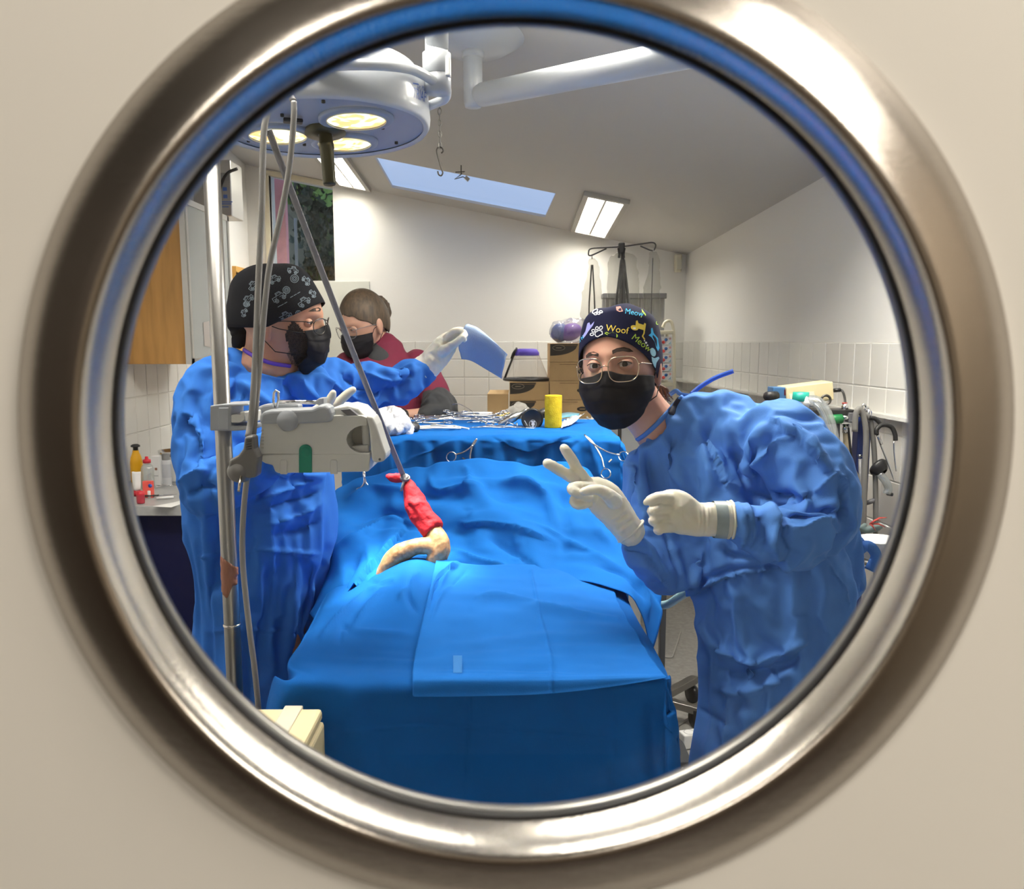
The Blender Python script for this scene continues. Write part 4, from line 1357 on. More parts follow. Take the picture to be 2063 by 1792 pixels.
# clamps and scissors -------------------------------------------------------
def clamp_parts(root, tip, dirv, side, nrm, L, open_=.04, ring=.011, th=.0022):
    """a ring-handled clamp: two crossing halves, jaws at the tip"""
    d = Vector(dirv).normalized(); n = Vector(nrm).normalized(); s = n.cross(d).normalized()
    tip = Vector(tip)
    piv = tip + d * (L * .30)
    for sg in (1, -1):
        o = n * (sg * th * .55)
        endp = tip + d * (L * .86) + s * (sg * (L * open_ + ring * 1.1))
        pts = [tip + s * (sg * -.0008) + o, tip + d * (L * .15) + s * (sg * -.002) + o, piv + o, tip + d * (L * .62) + s * (sg * L * open_ * .75) + o, endp + o]
        mb = MB().tube([Vector(tuple(v)) for v in smooth_path([tuple(p) for p in pts], 4)], [th * (.6 + .6 * min(1, k / 6)) for k in range(17)], 8, flat=.7, hint=n)
        rc = endp + d * (ring * .8) + s * (sg * ring * .35) + o
        mb.tube([rc + d * (math.cos(t) * ring * 1.15) + s * (math.sin(t) * ring) for t in [2 * math.pi * k / 18 for k in range(18)]], th * .75, 7, closed=True)
        mb.build('shank', M_chrome, root)
    MB().lathe(piv - n * (th * 1.6), [(0, 0), (.0032, 0), (.0032, th * 3.2), (0, th * 3.2)], n, 12).build('pivot', M_chrome, root)
    MB().box(tip + d * (L * .8), (.004, .012, .003), Matrix((d, s, n)).transposed()).build('ratchet', M_chrome, root)
def clamp_px(a, b, Y0, Y1, L, label, name='towel_clamp', cat='clamp', open_=.04, group=None, ring=.011):
    t, e = P(*a, Y0), P(*b, Y1)
    r = empty(name, t, label, cat, group)
    clamp_parts(r, t, e - t, None, (CAM - t), (e - t).length, open_, ring)
    return r
clamp_px((961, 884), (928, 935), 2.43, 2.395, 0, 'steel ring-handled clamp pinned to the middle of the blue front edge', open_=.16, ring=.0135)
clamp_px((1177, 876), (1243, 942), 2.40, 2.30, 0, 'long steel clamp hanging at the right corner of the blue cloth', open_=.10, ring=.0135)
clamp_px((733, 950), (737, 990), 2.28, 2.26, 0, 'small clamp pinned to the sheet just below the infusion pump', open_=.08, ring=.009)

# laid-out instruments: a loose heap of clamps, scissors and forceps
def lay_clamp(px, py, ang, L, k, name, label, cat, gold=False, open_=.035):
    c = on_table(px, py, .006 + .0065 * (k % 4))
    d = V(math.cos(ang), math.sin(ang), .07 * ((k % 3) - 1) + .02 * ((k % 4) - 1)); 
    r = empty(name, c, label, cat, 'instruments laid out on the blue table')
    clamp_parts(r, c - d * (L / 2), d, None, (.15 * ((k % 3) - 1), -.2, 1), L, open_, .0125, .0030)
    if gold:
        for ch_ in r.children:
            if ch_.name.startswith('shank'): pass
        e = c + d * (L * .42)
        MB().tube([e + V(math.cos(t) * .013, math.sin(t) * .012, .003) for t in [2 * math.pi * q / 16 for q in range(16)]], .0026, 8, closed=True).build('gold_ring', mat('gold_plating', (.75, .52, .16), .2, 1.0), r)
    return r
spots = [(868, 857, .25), (880, 850, -.3), (905, 853, .5), (893, 861, -.1), (915, 848, .9), (935, 852, .1), (955, 856, -.45), (945, 846, .35), (968, 848, .0), (862, 847, -.6)]
desc = ['nearest the gauze', 'lying crosswise behind the grey handle', 'tilted in the middle of the heap', 'just behind the white cable', 'pointing to the far edge', 'lying flat along the heap', 'nearest the front edge', 'near the gold handles', 'beside the gold handles', 'at the far left of the heap']
for k, (x, y, a) in enumerate(spots):
    nm, ct = (('artery_forceps', 'forceps') if k % 3 else ('surgical_scissors', 'scissors'))
    lay_clamp(x, y, a + (math.pi if k % 2 else 0), .15 + .012 * (k % 4), k, nm, 'steel %s with ring handles %s on the blue table' % ('scissors' if k % 3 == 0 else 'forceps', desc[k]), ct)
for k, (x, y, a) in enumerate([(975, 846, .12), (982, 850, .25), (970, 853, .18), (986, 854, .35)]):
    lay_clamp(x, y, a, .16, k + 1, 'needle_holder', 'needle holder with gold-coloured ring handles, %s of four side by side' % ['farthest', 'second', 'third', 'nearest'][k], 'needle holder', True)
# tweezers
for k, (x, y, a, lab) in enumerate([(1000, 862, .05, 'steel tweezers lying in front of the gold handles'), (1040, 865, -.06, 'steel tweezers lying just before the black drill motor'), (975, 864, .2, 'thin steel tweezers near the front edge of the blue table')]):
    c = on_table(x, y, .004); d = V(math.cos(a), math.sin(a), 0); s = V(-d.y, d.x, 0)
    r = empty('tweezers', c, lab, 'tweezers', 'instruments laid out on the blue table')
    for sg in (-1, 1):
        MB().tube([c - d * .06 + s * sg * .0015, c + s * sg * .007 + V(0, 0, .002), c + d * .05 + s * sg * .003, c + d * .065], [.0015, .0032, .0028, .002], 8, flat=.5, hint=(0, 0, 1)).build('arm', M_chrome, r)
# retractor with a bent end
c = on_table(925, 850, .006)
one('retractor', MB().tube([Vector(tuple(v)) for v in smooth_path([tuple(p) for p in (c + V(-.03, .05, .05), c + V(.0, .02, .055), c + V(.05, -.02, .03), c + V(.07, -.04, .004), c + V(.085, -.07, .003))], 5)], .003, 8, flat=.4, hint=(0, 0, 1)), M_chrome, 'bent steel retractor standing up out of the instrument heap', 'retractor')
# black-handled tool and white cable coil
c0, c1 = P(806, 873, 2.52), P(842, 861, 2.56)
th = empty('tool_handle', on_table(825, 872), 'dark grey cylindrical tool handle beside the coiled white cable', 'tool')
d = (c1 - c0).normalized()
z_ = ZI + .016
a_, b_ = Vector((c0.x, c0.y, z_)), Vector((c1.x, c1.y, z_))
MB().lathe(a_, [(0, 0), (.010, .001), (.0135, .01), (.0145, .03), (.0145, (b_ - a_).length - .012), (.012, (b_ - a_).length), (0, (b_ - a_).length)], b_ - a_, 24).build('grip', M_pumpd, th)
for k in range(4):
    q = a_ + (b_ - a_) * (.75 + .06 * k)
    MB().lathe(q, [(.0147, -.001), (.0154, 0), (.0147, .001)], b_ - a_, 24).build('grip_ring', M_black, th)
cc_ = on_table(880, 866, .003)
pts = []
for k in range(120):
    t = k / 119 * 2 * math.pi * 4.3
    rr = .055 - .018 * (k / 119)
    pts.append(cc_ + V(math.cos(t) * rr * 1.35 + .012 * math.sin(t * .37), math.sin(t) * rr * .62, .003 + .0035 * (k / 119) + .002 * math.sin(t * 1.7)))
pts = [cc_ + V(-.13, -.035, .012), cc_ + V(-.07, -.045, .003)] + pts[8:] + [cc_ + V(.06, .02, .006), cc_ + V(.105, -.03, .003)]
one('coiled_cable', MB().tube(pts, .0028, 8), mat('white_silicone', (.72, .72, .70), .4), 'thin white cable lying in loose coils on the blue table', 'cable')
# gauze heap
mb = MB()
for k in range(10):
    x = 765 + rng.uniform(0, 48); y = 838 + rng.uniform(0, 24) + (8 if x > 790 else 0)
    p = P(x, y, 2.46 + rng.uniform(0, .08))
    mb.ell((p.x, p.y, max(p.z, ZI + .012)), (.026, .024, .018), Euler((rng.uniform(-1, 1), rng.uniform(-1, 1), 0)).to_matrix(), 12, 8)
for x, y in ((765, 850), (780, 860), (800, 866), (795, 850), (770, 868)):
    p = on_table(x, y); mb.ell((p.x, p.y, ZI + .022), (.03, .03, .024), None, 12, 8)
g = remesh('gauze_swabs', mb, .004, mat('white_gauze', (.78, .79, .82), .8, bump=.6, bscale=260), smooth=2)
crumple(g.data, .030, 26, 3)
recentre(g); tag(g, 'crumpled heap of white gauze on the left end of the blue table', 'gauze')
# drill: silver body with chuck, wire rest, black battery drum with markings
dr = empty('bone_drill', on_table(1040, 858), 'silver drill body propped on a bent wire rest', 'drill')
a_, b_ = P(1004, 858, 2.72), P(1058, 829, 2.72)
MB().lathe(a_, [(0, 0), (.006, .002), (.010, .012), (.0125, .016), (.0125, .035), (.0145, .037), (.0145, .062), (.0125, .064), (.012, .078), (.007, .08), (.007, .10), (.009, .101), (.009, .108), (0, .109)], b_ - a_, 28).build('body', mat('satin_steel', (.55, .55, .54), .28, 1.0), dr)
MB().tube([P(1013, 866, 2.70), P(1022, 851, 2.70), P(1040, 858, 2.70), P(1041, 852, 2.70), P(1042, 866, 2.70)], .0024, 8).build('wire_rest', M_chrome, dr)
dm = empty('drill_motor', on_table(1074, 862), 'round black drill motor with white symbols beside the yellow roll', 'drill motor')
mc = P(1072, 845, 2.70)
ax = (CAM - mc).normalized(); ax = Vector((ax.x - .05, ax.y, ax.z - .02)).normalized()
MB().lathe(mc - ax * .05, [(0, 0), (.030, 0), (.034, .006), (.0365, .02), (.0365, .046), (.034, .05), (.030, .051), (.029, .0495), (0, .0495)], ax, 40).build('drum', M_black, dm)
MB().lathe(P(1092, 834, 2.74), [(0, -.02), (.016, -.018), (.016, .03), (0, .032)], (1, .3, .35), 24).build('neck', mat('dark_grey_metal', (.08, .08, .085), .35, .6), dm)
mbv = bvh_of([o for o in dm.children if o.name.startswith('drum')])
wpr = mat('white_print', (.75, .75, .75), .5)
print_on('print_symbol', mbv, stroke([(1057, 848), (1055, 862), (1062, 857), (1057, 848)], 1.1) + [circ(1074, 855, 3.5), circ(1072, 850, 1.8), circ(1076, 850, 1.8), circ(1073.5, 860, 2.6, 1.4)] + stroke([(1089, 849), (1090, 857)], 1.4) + stroke(circ(1073.5, 854.5, 7.0, 8, 16) + [circ(1073.5, 854.5, 7.0, 8, 16)[0]], .6), wpr, dm)
# yellow bandage roll
yr = on_table(1115, 862)
yb, yt = P(1114.5, 862, 2.68), P(1113, 797, 2.68)
ro = empty('bandage_roll', Vector((yb.x, 2.68, ZI)), 'upright yellow bandage roll on the blue table', 'bandage roll')
Hh = yt.z - ZI
M_yel = mat('yellow_crepe', (.62, .46, .012), .85, bump=1.0, bscale=230, noise=.25, nscale=60, color2=(.48, .34, .005))
MB().lathe((yb.x, 2.68, ZI + .001), [(.0065, 0), (.0275, 0), (.0285, .004), (.0282, Hh * .5), (.0285, Hh - .004), (.0275, Hh), (.0065, Hh - .002), (.0065, 0)], (0, 0, 1), 36).build('roll', M_yel, ro)
MB().lathe((yb.x, 2.68, ZI + Hh - .003), [(.0062, 0), (.005, .0005), (.005, -.03)], (0, 0, 1), 16).build('core', M_pumpd, ro)
# opened wrapper packet
def sheet(name, pts, m, th, label, cat, Y=None):
    mb = MB(); mb.add(pts, [tuple(range(len(pts)))]); o = mb.build(name, m)
    md = o.modifiers.new('t', 'SOLIDIFY'); md.thickness = th; md.offset = 0
    return tag(recentre(o), label, cat)
G = net([[on_table(1131, 855, .004), on_table(1150, 848, .012), P(1170, 838, 2.85), P(1179, 833, 2.85)], [on_table(1131, 866, .003), on_table(1145, 862, .006), P(1162, 850, 2.80), P(1174, 838, 2.80)]], 6, 5)
o = grid_mesh('wrapper', G, mat('white_wrapper', (.70, .78, .84), .4), None, .0006); crumple(o.data, .01, 30, 2)
tag(o, 'white paper wrapper lying behind the yellow roll', 'wrapper')
G = net([[on_table(1120, 848, .004), on_table(1140, 843, .004), on_table(1165, 842, .006)], [on_table(1122, 838, .004), on_table(1142, 835, .008), on_table(1168, 836, .006)]], 5, 4)
o = grid_mesh('wrapper', G, mat('teal_wrapper', (.16, .46, .62), .4), None, .0006)
tag(o, 'teal wrapper lying under the white paper on the blue table', 'wrapper')
# ================================================================== left side: wall cupboard, power box, counter and bottles, view outside
M_greyd = mat('frosted_cupboard_door', (0.50, 0.53, 0.53), 0.25)
M_alu = mat('aluminium_edge', (0.55, 0.54, 0.52), 0.35, 0.8)
XC0 = -1.385
YC0, YC1 = XC0 / ((390 - CX) / FPX), XC0 / ((474 - CX) / FPX)
zc0, zc1 = P(392, 734, YC0).z, P(395, 398, YC0).z
cup = empty('wall_cupboard', (XC0, YC0, zc0), 'oak wall cupboard with a pale frosted door on the left wall', 'cupboard')
bev(MB().box(((XL + XC0 - .02) / 2, (YC0 + YC1) / 2, (zc0 + zc1) / 2), (XC0 - .02 - XL - .006, YC1 - YC0, zc1 - zc0)).build('carcass', M_oak, cup), .002)
dz = zc1 - zc0
bev(MB().box((XC0 - .009, (YC0 + YC1) / 2, (zc0 + zc1) / 2), (.018, YC1 - YC0 - .004, dz - .004)).build('door', M_greyd, cup), .002)
dr_ = [o for o in cup.children if o.name.startswith('door')][0]
for (ya, yb, za_, zb_) in ((YC0, YC0 + .02, zc0, zc1), (YC1 - .02, YC1, zc0, zc1), (YC0, YC1, zc1 - .025, zc1), (YC0, YC1, zc0, zc0 + .025)):
    MB().box((XC0 + .001, (ya + yb) / 2, (za_ + zb_) / 2), (.006, yb - ya, zb_ - za_)).build('door_rail', M_alu, dr_)
MB().box((XC0 - .011, YC0 - .004, (zc0 + zc1) / 2), (.024, .008, dz)).build('edge_strip', M_alu, cup)
# hand-written strip stuck to the door
def on_x(px, py, x): 
    d = ray(px, py); return CAM + d * ((x - CAM.x) / d.x)
st = [on_x(409, 650, XC0 + .0015), on_x(421, 647, XC0 + .0015), on_x(424, 700, XC0 + .0015), on_x(412, 697, XC0 + .0015)]
MB().prism(st, (.0006, 0, 0)).build('note', mat('note_paper', (.62, .58, .55), .7), dr_)
# grey power unit above the cupboard
XE0 = -1.43
ye0, ye1 = XE0 / ((484 - CX) / FPX), XE0 / ((506 - CX) / FPX)
ze0, ze1 = P(484, 436, ye0).z, P(484, 322, ye0).z
pb = empty('power_unit', (XE0, ye0, ze0), 'grey metal power unit with blue print mounted above the cupboard', 'power unit')
pbb = bev(MB().box(((XL + XE0) / 2, (ye0 + ye1) / 2, (ze0 + ze1) / 2), (XE0 - XL - .004, ye1 - ye0, ze1 - ze0)).build('housing', mat('satin_aluminium', (.50, .50, .49), .3, .7), pb), .004)
fpl = MB().box((XE0 - .10, ye0 - .002, (ze0 + ze1) / 2 - .03), (.19, .004, ze1 - ze0 - .07)).build('front_panel', mat('grey_panel', (.27, .28, .29), .5), pb)
for (x, y, w, h) in ((453, 381, 8, 7), (454, 396, 8, 7)):
    p = P(x, y, ye0 - .0045); MB().box(p, (w * mpp(ye0), .0008, h * mpp(ye0))).build('blue_mark', M_blue_print, fpl)
for (x, y, w) in ((457, 407, 22), (456, 411, 20), (454, 417, 13)):
    p = P(x, y, ye0 - .0045); MB().box(p, (w * mpp(ye0), .0008, 1.8 * mpp(ye0))).build('print_line', M_blue_print, fpl)
MB().tube(spx([(478, 340, ye0 - .004), (460, 348, ye0 - .03), (448, 365, ye0 - .03), (440, 390, ye0)]), .008, 10).build('lead', M_black, pb)

# tall oak door frame at the far end of the left wall
fy0, fy1 = XL / ((478 - CX) / FPX), YB - .02
zf = P(480, 548, fy0).z
dfr = empty('door_2', (XL, fy0, 0), kind='structure')
MB().box((XL + .012, (fy0 + fy1) / 2, zf), (.024, fy1 - fy0, .07)).build('lintel', M_oakl, dfr)
MB().box((XL + .012, fy0 + .03, zf / 2), (.024, .06, zf)).build('jamb', M_oakl, dfr)
MB().box((XL + .006, (fy0 + .06 + fy1) / 2, zf / 2 - .02), (.010, fy1 - fy0 - .06, zf - .04)).build('door_leaf', M_oak, dfr)
# pale board on the far wall behind the ponytailed person
b0, b1 = P(632, 567, YB - .01), P(748, 727, YB - .01)
one('wall_board', MB().box(((b0.x + b1.x) / 2, YB - .012, (b0.z + b1.z) / 2), (b1.x - b0.x, .014, b0.z - b1.z), None, .003), mat('pale_board', (.64, .65, .59), .3), 'pale cream board fixed to the far wall below the window', 'board')
# small notice on the tiles
nt_ = [on_x(386, 744, XL + .012), on_x(412, 741, XL + .012), on_x(414, 770, XL + .012), on_x(389, 776, XL + .012)]
no2 = MB().prism(nt_, (.001, 0, 0)).build('notice', mat('notice_paper', (.70, .72, .70), .6)); recentre(no2)
tag(no2, 'small white notice with pale blue bands on the left wall tiles', 'notice')
for k in range(3):
    q = [on_x(390, 752 + 7 * k, XL + .0135), on_x(410, 749 + 7 * k, XL + .0135), on_x(410, 752 + 7 * k, XL + .0135), on_x(390, 755 + 7 * k, XL + .0135)]
    MB().prism(q, (.0004, 0, 0)).build('print_band', mat('pale_blue_band', (.30, .48, .58), .6), no2)

# worktop with dark cupboards under it
ZW = 0.93
ws = Pz(300, 1020, ZW); YW = ws.y
wt = one('worktop', MB().box(((XL - 1.16) / 2 + .0, (YW + 4.95) / 2, ZW - .019), (-1.16 - XL - .01, 4.95 - YW, .038), None, .003), mat('grey_worktop', (.36, .36, .355), .35, noise=.12, nscale=60), 'grey worktop along the left wall crowded with bottles', 'worktop')
bc = empty('base_cupboard', (-1.43, YW + .06, 0), 'dark navy base cupboard under the grey worktop', 'cupboard')
bev(MB().box(((XL - 1.20) / 2, (YW + .06 + 4.95) / 2, ZW / 2 - .02), (-1.20 - XL - .05, 4.95 - YW - .06, ZW - .042)).build('carcass', mat('navy_laminate', (.004, .006, .040), .6, spec=.15), bc), .003)
for k in range(2):
    MB().box((-1.196, YW + .3 + k * .5, .47), (.016, .46, .74)).build('door', mat('navy_laminate', (.004, .006, .040), .6, spec=.15), bc)

def wp(px, py): 
    p = Pz(px, py, ZW); return Vector((p.x, p.y, ZW + .001))
M_clearp = clear_mat('clear_plastic', (.86, .88, .88), .10, .08, haze=.25, hazecol=(.75, .77, .76))
def bottle(name, px, py, h_px, r_px, prof, m, capm, capprof, label, cat, lab=None):
    o = wp(px, py); k = mpp(o.y)
    r = empty(name, o, label, cat)
    MB().lathe(o, [(a * r_px * k, b * h_px * k) for a, b in prof], (0, 0, 1), 24).build('body', m, r)
    MB().lathe(o, [(a * r_px * k, b * h_px * k) for a, b in capprof], (0, 0, 1), 20).build('cap', capm, r)
    if lab: MB().lathe(o, [(1.012 * r_px * k, lab[0] * h_px * k), (1.012 * r_px * k, lab[1] * h_px * k)], (0, 0, 1), 24).build('paper_label', lab[2], r)
    return r
std = [(0, 0), (.95, 0), (1, .03), (1, .62), (.8, .72), (.38, .78), (.38, .82)]
capp = [(.46, .80), (.46, .98), (.42, 1.0), (0, 1.0)]
bottle('iodine_bottle', 277, 972, 78, 12, [(0, 0), (.95, 0), (1, .03), (1, .52), (.85, .66), (.5, .80), (.5, .84)], mat('amber_yellow', (.70, .36, .01), .3), M_black, [(.4, .84), (.42, .92), (.75, .93), (.75, .97), (.4, 1.0), (0, 1.0)], 'amber yellow bottle with a black pump cap on the worktop', 'bottle')
M_redc = mat('red_cap', (.50, .015, .03), .4)
bottle('squeeze_bottle', 299, 985, 66, 12.5, std, M_clearp, M_redc, [(.5, .80), (.62, .80), (.62, .9), (.3, .92), (.25, 1.0), (0, 1.0)], 'clear squeeze bottle with a red cap on the worktop', 'bottle')
bottle('spray_bottle', 337, 978, 64, 9.5, [(0, 0), (.95, 0), (1, .03), (1, .76), (.9, .80), (.7, .82)], mat('pale_grey_bottle', (.55, .56, .58), .35), mat('grey_cap', (.16, .16, .165), .4), [(.78, .80), (.78, 1.0), (0, 1.0)], 'pale bottle with a grey cap on the worktop', 'bottle', (.25, .68, mat('paper_grey_label', (.45, .46, .50), .5)))
o = wp(318, 980); k = mpp(o.y)
bxx = one('carton', MB().box(o + V(0, 0, 31 * k), (17 * k, 12 * k, 62 * k), None, .001), mat('white_carton', (.72, .72, .72), .5), 'tall white carton between the clear and the grey-capped bottles', 'carton')
MB().box(o + V(.002, -6.2 * k, 36 * k), (5 * k, .0006, 5 * k)).build('print_mark', mat('brown_print', (.25, .12, .08), .5), bxx)
MB().box(o + V(0, -6.2 * k, 22 * k), (10 * k, .0006, 2 * k)).build('print_line', mat('grey_print', (.4, .4, .42), .5), bxx)
o = wp(300, 1003); k = mpp(o.y)
rb = one('carton', MB().box(o + V(-.0, 0, 17 * k), (19 * k, 10 * k, 34 * k), None, .001), mat('coral_red_carton', (.72, .09, .07), .5), 'coral red carton with a blue oval on the worktop', 'carton')
MB().lathe(o + V(.012 * 1, -5.2 * k, 25 * k), [(0, 0), (4 * k, 0), (4 * k, .0006), (0, .0006)], (0, -1, 0), 18).build('blue_oval', mat('blue_oval_print', (.03, .10, .45), .5), rb)
tube_r = empty('ointment_tube', wp(272, 998), 'white ointment tube with a red cap standing on the worktop', 'tube')
o = wp(277, 1000); k = mpp(o.y)
G = net([[o + V(x * k, y * k, z * k) for x, y, z in ((-9, 0, 50), (0, -1, 50), (9, 0, 50))], [o + V(x * k, y * k, z * k) for x, y, z in ((-9, 0, 30), (0, -5, 30), (9, 0, 30))], [o + V(x * k, y * k, z * k) for x, y, z in ((-7, 0, 12), (0, -7, 12), (7, 0, 12))]], 5, 5)
grid_mesh('tube_body', G, M_white, tube_r, .006)
MB().lathe(o, [(0, 0), (7 * k, 0), (6.5 * k, 12 * k), (0, 12 * k)], (0, 0, 1), 20).build('tube_cap', M_redc, tube_r)
bottle('vial', 303, 1003, 20, 6, [(0, 0), (1, 0), (1, .72), (.6, .8)], M_white, mat('blue_vial_cap', (.03, .12, .5), .4), [(.62, .78), (.62, 1), (0, 1)], 'small white vial with a blue cap before the red carton', 'vial')
bottle('specimen_pot', 284, 1015, 26, 8, [(0, 0), (.9, 0), (1, .1), (1, .7)], mat('dull_red_pot', (.36, .03, .05), .4), M_redc, [(1.05, .7), (1.05, .95), (0, 1)], 'dull red pot at the near end of the worktop', 'pot')
o = wp(320, 1003)
k_ = empty('counter_knife', o, 'small knife with a black handle lying on the worktop', 'knife')
MB().tube([o + V(-.05, -.01, .008), o + V(0, 0, .008)], [.007, .006], 8, flat=.6).build('handle', M_black, k_)
MB().prism([o + V(0, -.006, .006), o + V(.05, .02, .006), o + V(.06, .035, .006), o + V(0, .008, .006)], (0, 0, .002)).build('blade', M_chrome, k_)
o = wp(328, 1007); one('swab_stick', MB().cyl(o + V(-.02, -.01, .006), o + V(.035, .02, .006), .0045, seg=10), M_white, 'thin white swab stick lying beside the knife', 'stick')
o = wp(335, 984)
fc = empty('counter_forceps', o, 'steel ring-handled forceps lying behind the knife on the worktop', 'forceps')
clamp_parts(fc, o + V(.10, .03, .008), V(-1, -.15, 0), None, (0, 0, 1), .15, .06, .013)
pts = [wp(308, 1022), wp(350, 1014), wp(374, 1008), wp(374, 1014), wp(345, 1024), wp(322, 1023)]
pp_ = MB().prism([p + V(0, 0, .001) for p in pts], (0, 0, .0008)).build('paper_strip', mat('white_paper', (.75, .75, .74), .7)); recentre(pp_); tag(pp_, 'white strip of paper lying on the near edge of the worktop', 'paper')
o = wp(362, 968); k = mpp(o.y)
bn = empty('steel_bowl', o, 'steel kidney bowl on white boxes at the back of the worktop', 'bowl')
MB().box(o + V(-.02, 0, .05), (.14, .10, .10), None, .003).build('white_box', mat('white_carton', (.72, .72, .72), .5), bn)
MB().lathe(o + V(-.01, 0, .10), [(0, 0), (.05, 0), (.07, .02), (.075, .035), (.07, .034), (.05, .006), (0, .004)], (0, 0, 1), 28).build('bowl', M_chrome, bn)

# ------------------------------------------------------------------ outside the window: pink insulation, ivy wall, pipe
xo0, xo1 = wx0 - .5, wx1 + .16
gw_ = one('garden_wall', MB().box(((xo0 + xo1) / 2, YB + .95, 1.36), (xo1 - xo0, .12, 2.72)), mat('mossy_wall', (.36, .34, .25), .9, noise=.5, nscale=4, color2=(.16, .16, .11)), 'mossy garden wall seen through the window', 'wall')
def leaf_mesh(name, m):
    mb = MB()
    v = [(0, 0, 0), (.35, .2, .05), (.5, .55, .02), (.25, .6, .06), (0, 1, 0), (-.25, .6, .06), (-.5, .55, .02), (-.35, .2, .05), (0, .45, -.03)]
    mb.add(v, [(0, 1, 8), (1, 2, 8), (2, 3, 8), (3, 4, 8), (4, 5, 8), (5, 6, 8), (6, 7, 8), (7, 0, 8)])
    o = mb.build(name, m); me = o.data; bpy.data.objects.remove(o); return me
ivy_root = empty('ivy', (wx1 - .05, YB + .85, 1.2), 'dark green ivy growing outside the window', 'ivy')
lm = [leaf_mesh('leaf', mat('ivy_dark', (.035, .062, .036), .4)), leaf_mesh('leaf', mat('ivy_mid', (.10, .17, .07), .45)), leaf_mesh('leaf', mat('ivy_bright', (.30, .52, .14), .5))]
def ivy():
    rr = random.Random(4)
    big = MB(); n = 0
    for k in range(900):
        t = rr.random()
        px = 590 + 85 * rr.random() ** .8; py = 360 + 210 * rr.random()
        if px < 620 and py > 430 and rr.random() < .75: continue
        Y = YB + .55 + .3 * rr.random()
        p = P(px + rr.uniform(-6, 8), py, Y)
        s = rr.uniform(.045, .075)
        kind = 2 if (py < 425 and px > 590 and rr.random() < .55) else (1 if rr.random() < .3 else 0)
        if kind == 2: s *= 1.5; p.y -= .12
        R = Euler((rr.uniform(1.0, 2.0), rr.uniform(-.5, .5), rr.uniform(0, 6.28))).to_matrix()
        if n < 290:
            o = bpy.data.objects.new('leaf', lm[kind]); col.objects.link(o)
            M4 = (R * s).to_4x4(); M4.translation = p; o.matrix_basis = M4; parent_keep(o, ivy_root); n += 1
        else:
            me = lm[0]
            big.add([p + R @ (v.co * s) for v in me.vertices], [tuple(f.vertices) for f in me.polygons])
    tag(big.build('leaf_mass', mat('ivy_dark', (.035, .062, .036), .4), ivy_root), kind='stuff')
ivy()
MB().tube(spx([(612, 470, YB + .7), (640, 480, YB + .68), (672, 478, YB + .7)]), .008, 8).build('stem', mat('ivy_stem', (.18, .16, .13), .8), ivy_root)
MB().tube(spx([(575, 425, YB + .7), (600, 450, YB + .7), (625, 452, YB + .7), (668, 432, YB + .7)]), .006, 8).build('stem', mat('ivy_stem', (.18, .16, .13), .8), ivy_root)
pk = MB()
c0 = [P(545, 345, YB + .17), P(572, 345, YB + .17), P(575, 430, YB + .17), P(580, 575, YB + .17), P(551, 575, YB + .17)]
po = MB().prism(c0, (0, .06, 0)).build('insulation_strip', mat('pink_foam', (.86, .36, .42), .8, noise=.2, nscale=15, bump=.6, bscale=30)); recentre(po)
tag(po, 'pink insulation strip standing at the left of the window', 'insulation')
one('downpipe', MB().cyl(P(595, 440, YB + .45), Vector((P(596, 500, YB + .45).x, YB + .45, 0)), .011, seg=12), mat('grey_pipe', (.38, .38, .37), .5), 'thin grey pipe outside the window', 'pipe')
